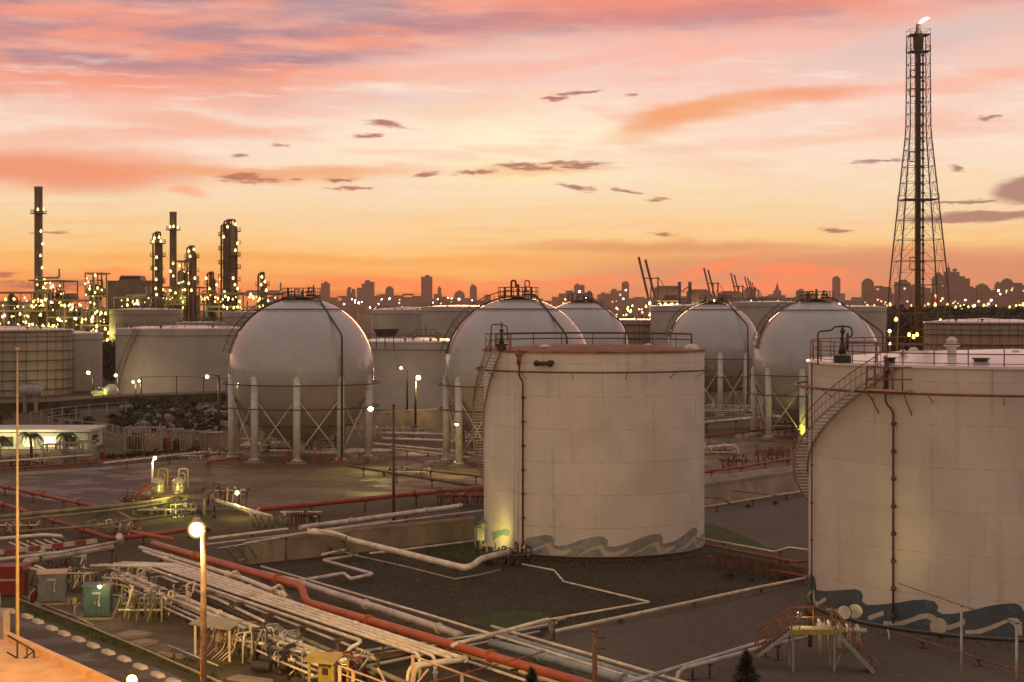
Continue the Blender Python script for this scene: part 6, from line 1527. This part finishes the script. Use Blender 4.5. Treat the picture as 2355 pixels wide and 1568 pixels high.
# white kerb blocks along the road
kb = None
for i, (X_, Y_) in enumerate([(100, 940), (230, 985), (320, 1028), (435, 1085), (540, 1130), (660, 1178), (785, 1232), (910, 1288), (1045, 1345), (1180, 1410), (1325, 1478), (1460, 1535)]):
    g = G(X_/3.658, Y_/3.658+1151)
    if kb is None:
        b = MB(); b.prism([(-.5, -.2), (.5, -.2), (.5, .2), (-.5, .2)], 0, .02); b.add([(-.5, -.2, .02), (.5, -.2, .02), (.5, .2, .02), (-.5, .2, .02), (-.45, -.15, .18), (.45, -.15, .18), (.45, .15, .18), (-.45, .15, .18)], [(0, 1, 5, 4), (1, 2, 6, 5), (2, 3, 7, 6), (3, 0, 4, 7), (4, 5, 6, 7)])
        kb = b.build('kerb_block', 'block', origin=(0, 0, 0)); tag(kb, 'whitewashed kerb block in the spaced row along the road edge', 'kerb block', 'kerb blocks along the road'); o = kb
    else:
        o = kb.copy(); C.objects.link(o)
    o.location = g+Vector((0, 0, .012)); o.rotation_euler = (0, 0, -.95+.07*math.sin(i*3.1))
# building with orange-lit roof at the bottom left
o = thing('flat_roof_building', G(40, 1640), 'near building with an orange-lit flat roof at the bottom left corner', 'building')
zr = 6.5
A = G(14, 1468, zr); B_ = G(238, 1572, zr); B_ = A+(B_-A)*1.3; inn = Vector((-9, -14, 0))
fp = [(A.x, A.y), (B_.x, B_.y), (B_.x+inn.x, B_.y+inn.y), (A.x+inn.x, A.y+inn.y)]
b = MB(); b.prism(fp, 0, zr-.05); b.build('wall', 'wall_pale', o)
b = MB(); b.prism(fp, zr-.046, zr); b.build('roof', 'roof_near', o)
b = MB()
d_ = (B_-A).normalized()
b.box((A+B_)/2+Vector((0, 0, .08)), ((B_-A).length, .22, .3), math.atan2(d_.y, d_.x)); b.build('parapet', 'roof_near', o)
lo = thing('roof_ladder', P(60, 1560, 58), 'black steel cage ladder and railing on the orange-lit roof', 'ladder')
def rq(x, y): return P(x, y, 58.5)
b = MB()
b.tube([rq(18, 1461), rq(78, 1496), rq(78, 1590)], .035, 6); b.tube([rq(16, 1499), rq(78, 1536)], .03, 6); b.tube([rq(40, 1474), rq(40, 1570)], .035, 6); b.tube([rq(78, 1497), rq(40, 1524)], .025, 5); b.tube([rq(40, 1530), rq(78, 1540), rq(60, 1570)], .03, 5); b.tube([rq(62, 1490), rq(62, 1580)], .03, 5); b.build('railing', 'dark', lo)
b = MB(); c = rq(110, 1554)
for k in range(3): b.ring(c-Vector((0, 0, .25*k)), .48, .025, 24, 5)
for k in range(8): b.tube([c+Vector((.48*math.cos(k*.785), .48*math.sin(k*.785), 0)), c+Vector((.48*math.cos(k*.785), .48*math.sin(k*.785), -1.2))], .018, 4)
b.build('cage', 'dark', lo)
b = MB(); c = rq(26, 1562); b.box(c-Vector((0, 0, .2)), (.9, .7, .5)); b.tube([rq(24, 1575), rq(130, 1578)], .04, 5); b.build('roof_box', 'dark', lo)
wl_ = thing('grey_stack_panel', G(6, 1560), 'grey sheet metal casing cut by the left edge above the orange-lit roof', 'casing')
b = MB(); p = P(-2, 1500, 66); b.box((p.x-.1, p.y, 3.4), (.75, .9, 6.8)); b.box((p.x-.25, p.y, 7.1), (.4, .7, .6)); b.build('panel', 'grey', wl_)
# ---------------------------------------------------------------- vessel skid
o = thing('vessel_skid', G(385, 1182), 'olive steel skid with two small shiny lamp-lit vessels on its deck', 'vessel skid')
Ys = 154.0
def sq(x, y, d=0): return P(x, y, Ys+d)
zd = sq(0, 1140).z
b = MB()
for x in (308, 348, 428, 470):
    for dd in (0, 4): p = sq(x, 1140, dd); b.bar((p.x, p.y, 0), (p.x, p.y, zd), .22)
b.build('frame', 'olive_pipe', o)
b = MB(); p, q = sq(304, 1140), sq(474, 1140); b.box(((p.x+q.x)/2, Ys+2, zd), (q.x-p.x, 4.6, .22)); b.build('deck', 'brown', o)
b = MB()
for zz in (.55, 1.1): b.tube([sq(306, 1140)+Vector((0, 0, zz)), sq(348, 1143)+Vector((0, 0, zz))], .035, 5); b.tube([sq(306, 1140, 4)+Vector((0, 0, zz)), sq(474, 1140, 4)+Vector((0, 0, zz))], .035, 5); b.tube([sq(306, 1140)+Vector((0, 0, zz)), sq(306, 1140, 4)+Vector((0, 0, zz))], .035, 5)
for x in (306, 327, 348): p = sq(x, 1140); b.tube([p, p+Vector((0, 0, 1.1))], .035, 5)
for x in (306, 348, 390, 432, 474): p = sq(x, 1140, 4); b.tube([p, p+Vector((0, 0, 1.1))], .035, 5)
b.build('handrail', 'rail_red', o)
for x in (364, 411):
    p = sq(x, 1138, 1.5); p.z = zd+.1; r = .6
    b = MB(); b.lathe([(r, 0), (r*1.02, .05), (r*1.02, .42), (r, .45), (r, .85), (r*1.02, .88), (r*1.0, .95), (r*.8, 1.15), (r*.4, 1.3), (.05, 1.34)], p, 22); vs = b.build('vessel', 'vessel', o)
    c = MB(); c.tube([p+Vector((0, 0, 1.3)), p+Vector((0, 0, 2.1)), p+Vector((.8, 0, 2.1)), p+Vector((.8, 0, .3))], .09, 8, .25); c.tube([p+Vector((.1, 0, 1.7)), p+Vector((.55, 0, 1.7)), p+Vector((.55, 0, .3))], .06, 6, .2); c.build('outlet_pipe', 'yellow' if x < 400 else 'galv', vs)
b = MB(); p = sq(402, 1165); b.lathe([(.3, 0), (.32, .05), (.32, 1.2), (.1, 1.5)], (p.x, p.y+1, .6), 14); b.tube([(p.x-.8, p.y, .3), (p.x-.8, p.y, 1.3), (p.x, p.y+.5, 1.3)], .07, 6, .2); b.build('filter_pot', 'vessel', o)
b = MB(); p = sq(445, 1128, 2); p.z = zd+.1; b.box(p+Vector((0, 0, .2)), (1.6, 1.2, .4)); b.build('pump_box', 'dark', o)
b = MB(); p = sq(316, 1158); b.tube([p+Vector((-1.2, .3, .2)), p+Vector((0, .3, zd*.5)), p+Vector((1.2, .3, zd))], .09, 5); b.build('stair_stringer', 'dark_red', o)
light('POINT', sq(385, 1122, -1.8), (255, 225, 100), 260, o, .2); light('POINT', sq(402, 1172, -1), (240, 240, 130), 200, o, .2)
# ---------------------------------------------------------------- stair platform at the right tank
o = thing('stair_platform', G(1900, 1540), 'orange-railed steel platform with stairs at the foot of the teal mural tank', 'stair platform')
zp, Yp = 1.95, 88.2
def tp(x, d=0.0, z=zp): return Vector(((x-CX)/F*Yp, Yp+d, z))
x0, x1 = 1820, 1922
b = MB(); p, q = tp(x0), tp(x1); b.box(((p.x+q.x)/2, Yp+.7, zp), (q.x-p.x, 1.4, .12)); b.build('deck', 'tan_sheet', o)
b = MB(); b.box(((p.x+q.x)/2, Yp-.05, zp), (q.x-p.x+.1, .1, .24)); b.build('edge_beam', 'yellow', o)
for x in (x0+4, x1-3):
    for dd in (.1, 1.3): b = MB(); b.bar(tp(x, dd, 0), tp(x, dd, zp-.06), .1); b.build('leg', 'grey', o)
b = MB(); b.tube([tp(x1-3, .1, 0), tp(x1+12, .1, .9)], .03, 5); b.build('brace', 'galv', o)
def flight(xa, za, xb, zb, dy, nm):
    a, e = tp(xa, .1, za), tp(xb, .1+dy, zb); b = MB()
    for s in (0, .85): b.tube([a+Vector((0, s, 0)), e+Vector((0, s, 0))], .13, 4, smooth=False)
    fl = b.build(nm, 'grey', o); b = MB()
    for k in range(9):
        u = (k+.5)/9; p = a+(e-a)*u; b.box(p+Vector((0, .43, .04)), (.26, .85, .05))
    b.build('treads', 'dark', fl); b = MB()
    for s in (-.05, .9):
        for zz in (.5, 1.0): b.tube([a+Vector((0, s, zz)), e+Vector((0, s, zz))], .03, 5)
        for k in range(4): p = a+(e-a)*k/3; b.tube([p+Vector((0, s, 0)), p+Vector((0, s, 1.0))], .03, 5)
    b.build('handrail', 'rail_orange', fl)
flight(x1, zp, 2006, .05, -.6, 'stair_flight')
flight(x0, zp, 1748, .6, .8, 'stair_flight')
b = MB()
for zz in (.5, 1.0): b.tube([tp(x0, 1.35, zp+zz), tp(x1, 1.35, zp+zz)], .03, 5); b.tube([tp(x0, 0, zp+zz), tp(x0+18, 0, zp+zz)], .03, 5)
for x in (x0, x0+18, 1880, x1): b.tube([tp(x, 1.35 if x > 1860 else 0, zp), tp(x, 1.35 if x > 1860 else 0, zp+1)], .03, 5)
b.build('handrail', 'rail_orange', o)
# big white flanged nozzles of the tank above the platform
o = thing('tank_valve_set', P(1945, 1440, 93.6), 'pair of big round white valve covers above the orange platform', 'valve set')
for (x, y, Y, r) in ((1941, 1408, 92.4, .36), (1966, 1405, 93.6, .38)):
    p = P(x, y, Y); ax = Vector((-.4, -.92, 0)).normalized(); b = MB(); b.lathe([(.02, .05), (r*.2, .05), (r*.22, .03), (r*.95, .03), (r, .02), (r, -.04), (r*.5, -.06), (r*.5, -.6)], p, 28, False, axis=ax); cv = b.build('valve_cover', 'white', o)
    b = MB(); rr = r*1.02
    b.tube([p+ax*.0+Vector((ax.y*math.cos(k*.26)*rr, -ax.x*math.cos(k*.26)*rr, math.sin(k*.26)*rr)) for k in range(25)], .03, 5); b.build('rim', 'dark', cv)
b = MB()
for k in range(5): p = P(1885+k*22, 1438+k*3, 91.5+k*.6); b.tube([(p.x, p.y, .3), p, p+Vector((.1, .9, .1))], .11, 8, .2); b.ball(p, .2, 6)
b.tube([P(1880, 1446, 92.5), P(1990, 1450, 94)], .14, 8); b.build('nozzle_pipes', 'cream_pipe', o)
b = MB(); p = P(1862, 1404, 92); b.ball(p, .3, 7); b.tube([(p.x, p.y, .5), p], .12, 8); b.build('red_actuator', 'rust_panel', o)
for k in range(3): flange_valve(o, P(1895+k*30, 1440+k*4, 90.4), .16, (1, .3, 0), 'white', 'rail_red')
# blue-grey actuator at the mural tank
o = thing('tank_actuator', G(1105, 1284), 'blue-grey valve actuator stack at the left foot of the mural tank', 'actuator')
p = P(1105, 1250, 129.5)
b = MB(); b.tube([(p.x, p.y, 0), (p.x, p.y, 2.4)], .16, 8); b.box((p.x, p.y, 1.5), (.55, .45, .9)); b.ball((p.x+.15, p.y-.1, 2.2), .33, 7); b.tube([(p.x-.4, p.y, .5), (p.x-.4, p.y, 1.9), (p.x, p.y, 2.2)], .08, 6, .2); b.build('body', 'blue_cab', o)
b = MB(); b.ring((p.x-.1, p.y, 2.65), .35, .04, 18, 5); b.tube([(p.x-.1, p.y, 2.3), (p.x-.1, p.y, 2.7)], .04, 5); b.build('handwheel', 'teal_cab', o)
# ---------------------------------------------------------------- left yard: palms, low building, fence, cages, scrub
o = thing('low_building', G(60, 1060), 'low white lit building behind the palm trees at the left', 'building')
Yl = 224.0; A = P(-60, 0, Yl).x; B_ = P(202, 0, Yl).x; zt = P(0, 990, Yl).z
b = MB(); b.box(((A+B_)/2, Yl+4, zt/2-.15), (B_-A, 8, zt-.3)); b.build('wall', 'wall_pale', o)
b = MB(); b.box(((A+B_)/2, Yl+4, zt), (B_-A+.8, 9, .3)); b.build('roof', 'wall_pale', o)
for k in range(5):
    b = MB(); b.box((A+(B_-A)*(k+.6)/5.4, Yl-.02, .95), (1.4, .06, 1.2)); f_ = b.build('window', 'window_lit' if k in (2, 3) else 'dark', o)
light('POINT', (A+4, Yl-3, 2.4), (255, 245, 170), 500, o, .3); light('POINT', (B_-5, Yl-3, 2.2), (255, 240, 170), 350, o, .3)
def palm(label, x, y, Y, h, R, seed):
    rnd = random.Random(seed); g = P(x, 0, Y); g.z = 0; o = thing('palm_tree', g, label, 'palm tree'); t_ = g+Vector((rnd.uniform(-.15, .15), 0, h))
    b = MB(); b.tube([g, (g+t_)/2+Vector((.06, 0, 0)), t_], [.2, .12], 8)
    for k in range(8): b.ring(g+(t_-g)*(k/8), .18, .03, 10, 4)
    b.build('trunk', 'bark', o); b = MB()
    for k in range(20):
        az = k*.67+rnd.uniform(-.2, .2); up = rnd.uniform(.1, 1.15); L = R*rnd.uniform(.8, 1.1); prev = None; pts = []
        for s in range(8):
            u = s/7; pts.append(t_+Vector((math.cos(az)*L*u*math.cos(up*.6), math.sin(az)*L*u*math.cos(up*.6), L*(math.sin(up)*u-1.05*u*u))))
        b.tube(pts, .02, 4)
        sd = Vector((-math.sin(az), math.cos(az), 0))
        for s in range(1, 8):
            for m in range(3):
                q = pts[s-1]+(pts[s]-pts[s-1])*(m/3); w_ = R*.2*(1-.6*abs(s/7-.4)); dr = Vector((0, 0, -w_*.75)); fw = (pts[s]-pts[s-1]).normalized()*.035
                for sg in (-1, 1): b.add([q-fw, q+fw, q+sd*sg*w_+dr+fw*3], [(0, 1, 2)])
    b.build('crown', 'leaf', o)
    return o
palm('tallest palm tree, before the white building near the left edge', 72, 1010, 208, 2.9, 1.9, 1)
palm('smaller palm tree, right one before the white building', 150, 1012, 210, 2.8, 1.6, 2)
palm('palm tree cut by the left edge', -2, 1012, 206, 2.6, 1.7, 3)
def bush(label, x, y, r, n, size, mat, seed, group=None, flat=.7, name='bush', tall=1.0):
    rnd = random.Random(seed); g = G(x, y); o = thing(name, g, label, 'bush', group)
    b = MB()
    for k in range(4): leaf_blob(b, g+Vector((rnd.uniform(-.4, .4)*r, rnd.uniform(-.4, .4)*r, r*flat*rnd.uniform(.6, 1.1)*tall)), r*rnd.uniform(.5, .75), n//4, rnd, size, flat)
    b.build('foliage', mat, o)
    b = MB()
    for k in range(3): b.tube([g, g+Vector((rnd.uniform(-.3, .3)*r, rnd.uniform(-.3, .3)*r, r*.7))], .05, 5)
    b.build('stems', 'bark', o)
    return o
bush('dark shrub at the right end of the palm row', 205, 1028, 1.6, 300, .22, 'leaf2', 5)
rnd = random.Random(44)
for k in range(90):
    x = rnd.uniform(272, 522); y = rnd.uniform(930, 990)+(x-275)*.03
    bush('dark scrub bush in the tangle left of the free-standing sphere', x, y, rnd.uniform(.8, 1.7), 130, .26, rnd.choice(['leaf_dark', 'leaf', 'leaf2', 'leaf_dark']), k, 'scrub left of the free-standing sphere')
for k in range(60):
    x = rnd.uniform(285, 518); y = rnd.uniform(934, 1000); g = G(x, y); b = MB(); r = rnd.uniform(.4, 1.1)
    for j in range(3):
        c = g+Vector((rnd.uniform(-r, r), rnd.uniform(-.5, .5), r*rnd.uniform(.3, .9)))
        pr = [(max(.01, r*.6*math.sin(math.pi*i/6)*rnd.uniform(.7, 1.1)), -r*.5*math.cos(math.pi*i/6)) for i in range(7)]; b.lathe(pr, c, 8, False)
    tag(b.build('rubble_heap', 'rubble'), 'pale lumpy rubble heap among the scrub left of the free-standing sphere', 'rubble heap', 'rubble heaps in the scrub')
for k in range(18):
    x = rnd.uniform(-20, 280); y = rnd.uniform(958, 1000)
    bush('low dark bush behind the white post fence at left', x, y, rnd.uniform(.8, 1.6), 120, .26, rnd.choice(['leaf_dark', 'leaf2']), 100+k, 'low bushes behind the white post fence')
def fence(label, pts, h, n, mat='cage_steel', rails=(.95, .5), r=.08):
    g = [G(x, y) for x, y in pts]; o = thing('fence', g[0], label, 'fence'); seg = [(q-p).length for p, q in zip(g, g[1:])]; tot = sum(seg)
    def at(s):
        for p, q, l in zip(g, g[1:], seg):
            if s <= l+1e-6: return p+(q-p)*(s/l)
            s -= l
        return g[-1]
    for k in range(n):
        p = at(tot*k/(n-1)); b = MB(); b.bar(p, p+Vector((0, 0, h)), r*2); b.build('post', mat, o)
    b = MB()
    for f_ in rails: b.tube([p+Vector((0, 0, h*f_)) for p in g], .05, 5)
    b.build('rail', mat, o)
    return o
fence('white post and rail fence sloping behind the palm trees', [(112, 996), (206, 1008), (250, 1014), (300, 1030)], 2.3, 10)
fence('upper white post fence at left, lit greenish', [(70, 984), (140, 972), (215, 963), (290, 958)], 2.4, 8)
fence('chain post fence on the dike in front of the broad left tank', [(325, 935), (395, 932), (445, 934), (520, 940)], 5.2, 4, 'brown', (1.0,), .08)
fence('short pale pipe fence near the left edge of the hardstanding', [(-10, 1078), (40, 1070), (84, 1064)], 1.1, 6, 'rail_red')
def cage(label, x, y, w, d, h, mat='white', fill=None, group=None):
    g = G(x, y); o = thing('steel_cage', g, label, 'cage', group); b = MB()
    for a in (-w/2, w/2):
        for c in (0, d): b.bar(g+Vector((a, c, 0)), g+Vector((a, c, h)), .16)
    for zz in (.1, h):
        for c in (0, d): b.bar(g+Vector((-w/2, c, zz)), g+Vector((w/2, c, zz)), .12)
        for a in (-w/2, w/2): b.bar(g+Vector((a, 0, zz)), g+Vector((a, d, zz)), .12)
    for k in range(1, 7): b.tube([g+Vector((-w/2+w*k/7, 0, 0)), g+Vector((-w/2+w*k/7, 0, h))], .035, 4)
    b.build('frame', mat, o)
    if fill:
        b = MB(); rn = random.Random(int(x))
        for k in range(5): b.box(g+Vector((-w*.35+w*.7*k/4, d*.5, h*rn.uniform(.2, .4))), (w*.17, d*.7, h*rn.uniform(.4, .7)))
        b.build('contents', fill, o)
    return o
for i, (x, y, w_, h_, f_, lab) in enumerate([(312, 1036, 2.6, 2.8, 'brown', 'white steel cage of dark goods, first from the palm trees'), (350, 1038, 2.4, 2.9, 'tan_sheet', 'white steel cage, second from the palm trees'), (388, 1036, 2.8, 2.6, 'dark_red', 'white steel cage with reddish goods, in the middle of the row'), (418, 1036, 2.4, 2.4, 'grey', 'white steel cage, fourth in the row'), (448, 1034, 2.6, 2.2, 'olive_pipe', 'steel cage with greenish goods beside the concrete box')]): cage(lab, x, y, w_, 2, h_, 'cage_steel', f_)
g = G(482, 1034); b = MB(); b.box(g+Vector((0, 1.2, 1.0)), (2.6, 2.2, 2.0)); b.box(g+Vector((0, 1.2, 2.05)), (2.8, 2.4, .12)); tag(b.build('concrete_box', 'concrete'), 'pale concrete box at the end of the cage row by the lamp post', 'box')
for i, (x, y, w_, lab) in enumerate([(118, 1068, 1.9, 'caged pale drums left in the group under the palms'), (155, 1064, 2.6, 'dark bluish caged stack in the group under the palms'), (192, 1060, 2.0, 'pale caged stack right in the group under the palms')]): cage(lab, x, y, w_, 1.8, 2.2, 'cage_steel', 'grey' if i == 1 else 'block')
g = G(234, 1060); b = MB(); b.box(g+Vector((0, .3, .5)), (.5, .5, 1.0)); b.box(g+Vector((0, .3, 1.05)), (.6, .6, .1)); tag(b.build('hydrant_box', 'red'), 'small red hydrant box right of the cages under the palms', 'hydrant box')
# clutter along the far edge of the hardstanding
for k in range(14):
    bush('clipped low shrub in the planting strip beyond the hardstanding', 250+k*15, 1056-k*.9+rnd.uniform(-2, 2), rnd.uniform(.5, .9), 110, .16, rnd.choice(['leaf', 'leaf2', 'leaf_dark']), 300+k, 'shrubs in the planting strip beyond the hardstanding')
for k in range(9):
    g = G(238+k*24, 1064-k*2.0); b = MB(); b.prism([(g.x-.6, g.y-.15), (g.x+.6, g.y-.15), (g.x+.6, g.y+.15), (g.x-.6, g.y+.15)], 0, .25); tag(b.build('strip_kerb_block', 'block'), 'small white kerb block edging the planting strip beyond the hardstanding', 'kerb block', 'kerb blocks of the planting strip')
pipe('red pipe hoop frame between the cages and the free-standing sphere', [(478, 1062, .1), (478, 1062, 1.1), (548, 1052, 1.1), (548, 1052, .1)], .28, 'dark_red', 0, 0, bend=.3)
manifold('low valve row left of the free-standing sphere by its lamp post', 505, 1050, 4, 2, 1.2, 60, mats=('cream_pipe', 'brown', 'rail_red'), n=6, valves=3)
manifold('low pipe group beyond the hardstanding under the steel cages', 420, 1058, 5, 1.5, 1.0, 61, mats=('cream_pipe', 'olive_pipe', 'brown'), n=6, valves=3)
manifold('small pipe group at the left end of the hardstanding', 60, 1072, 4, 1.5, 1.1, 62, mats=('rail_red', 'brown', 'cream_pipe'), n=6, valves=3)
manifold('pipe tangle by the olive beams near the left edge', 30, 1225, 4, 2, 1.3, 63, mats=('cream_pipe', 'olive_pipe', 'dark_red'), n=7, valves=3)
manifold('pipe tangle below the vessel skid by the dark red pipes', 260, 1228, 4, 2, 1.1, 64, mats=('olive_pipe', 'dark_red', 'cream_pipe'), n=7, valves=3)
for k in range(5):
    g = G(596+k*62, 1072-3*abs(k-2)); b = MB(); b.cyl(g, .18, .7, 12); b.cyl(g+Vector((0, 0, .7)), .26, .12, 12); b.tube([g+Vector((-.35, 0, .45)), g+Vector((.35, 0, .45))], .09, 8); tag(b.build('fire_hydrant', 'dark_red'), 'small red hydrant on the apron rim in front of the free-standing sphere', 'hydrant', 'hydrants round the free-standing sphere')
# white horizontal cylinder and green shed between the left tanks
g = G(75, 948); o = thing('horizontal_tank', g, 'small horizontal grey tank on saddles before the gridded tank', 'tank')
c = P(70, 899, 300); b = MB(); b.lathe([(.02, -1.8), (.7, -1.7), (1.05, -1.2), (1.05, 1.2), (.7, 1.7), (.02, 1.8)], c, 20, axis=Vector((1, 0, 0))); b.build('vessel', 'grey', o)
for s in (-.9, .9): b = MB(); b.box((c.x+s, c.y, c.z/2-.3), (.3, 1.4, c.z-.6)); b.build('saddle', 'concrete', o)
b = MB(); b.tube([c+Vector((-.6, 0, 1.0)), c+Vector((-.6, 0, 1.3)), c+Vector((.4, 0, 1.3)), c+Vector((.4, 0, 1.0))], .08, 6); b.build('manway', 'dark', o)
g = P(238, 0, 343); g.z = 0; o = thing('pump_shed', g, 'small shed glowing green-yellow between the left tanks', 'shed')
zt = P(0, 905, 343).z; b = MB(); b.box(g+Vector((0, 1.5, zt/2)), (4.0, 3, zt)); b.build('wall', 'wall_pale', o); b = MB(); b.prism([(-2.3, 0), (2.3, 0), (2.3, .2), (-2.3, .6)], 0, 3.6); b.v = [Vector((g.x+v.x, g.y-.3+v.z, zt+v.y)) for v in b.v]; b.build('roof', 'galv', o); b = MB(); b.box(g+Vector((.3, -.04, 1.1)), (1.1, .08, 2.2)); b.build('door', 'grey', o)
c = P(256, 899, 340); o = thing('spherical_drum', (c.x, c.y, 0), 'small round white drum beside the glowing shed', 'drum'); b = MB(); b.ball(c, 1.35, 12); b.build('drum', 'white', o); b = MB(); b.tube([(c.x, c.y, 0), (c.x, c.y, c.z-1)], .3, 8); b.build('pedestal', 'concrete', o)
# conifer and shrub at the bottom edge
def conifer(label, x, ytop, Y, r, seed):
    rnd = random.Random(seed); g = P(x, 0, Y); g.z = 0; h = P(x, ytop, Y).z; o = thing('conifer', g, label, 'tree')
    b = MB(); b.tube([g, g+Vector((0, 0, h*.95))], [.12, .02], 7); b.build('trunk', 'bark', o); b = MB()
    for k in range(2600):
        u = rnd.random()**.7; z = h*(1-u)+rnd.uniform(-.05, .05); rr = r*(u**.8)*(.55+.45*abs(math.sin(z*7+rnd.random())))*rnd.random()**.4; a = rnd.uniform(0, 6.283)
        p = g+Vector((rr*math.cos(a), rr*math.sin(a), max(.05, z))); dd = Vector((math.cos(a), math.sin(a), rnd.uniform(-.3, .9))).normalized()*rnd.uniform(.1, .26); sd = Vector((-math.sin(a), math.cos(a), rnd.uniform(-.4, .4))).normalized()*.035
        b.add([p-sd, p+sd, p+dd], [(0, 1, 2)])
    b.build('crown', 'leaf', o)
    return o
conifer('small dark conifer at the bottom, on the gravel right of centre', 1716, 1496, 84, .9, 3)
conifer('little leafy shrub top at the bottom edge beside the orange-red pipe', 1222, 1536, 80, .7, 4)
rnd = random.Random(77)
for k in range(9):
    x, y = rnd.choice([(1860+60*k % 200, 1310), (1640+22*k, 1330), (1640+30*k, 1160), (1990+30*k, 1480)])
    bush('low weedy tuft on the ground around the two cream tanks', x+rnd.uniform(-10, 10), y+rnd.uniform(-8, 8), rnd.uniform(.25, .5), 120, .09, 'leaf2', 200+k, 'weedy tufts around the cream tanks')
# grass tufts on the bund floor (uncountable)
b = MB(); rnd = random.Random(9)
for k in range(15000):
    if k % 3 == 0: x, y = rnd.uniform(980, 1150), rnd.uniform(1246, 1300)
    elif k % 3 == 1: x, y = rnd.uniform(640, 1900), rnd.uniform(1290, 1440)
    else:
        u = rnd.random(); x = 60+u*440; y = 1405+u*165+rnd.uniform(-14, 4)
    if y > 1300 and x > 1000 and k % 3 == 1 and y > 1460-(x-1260)*.195 and x > 1260: continue
    if 1110 < x < 1640 and y < 1292: continue
    if x < 1000 and k % 3 == 1 and y > 1290+(x-570)*.28: continue
    g = G(x, y); h = rnd.uniform(.06, .2); a = rnd.uniform(0, 6.28); sd = Vector((math.cos(a), math.sin(a), 0))*.03
    b.add([g-sd, g+sd, g+Vector((rnd.uniform(-.08, .08), rnd.uniform(-.08, .08), h))], [(0, 1, 2)])
tag(b.build('grass', 'leaf2', origin=(0, 0, 0)), 'thin grass on the bund floor and road verge', 'grass', kind='stuff')
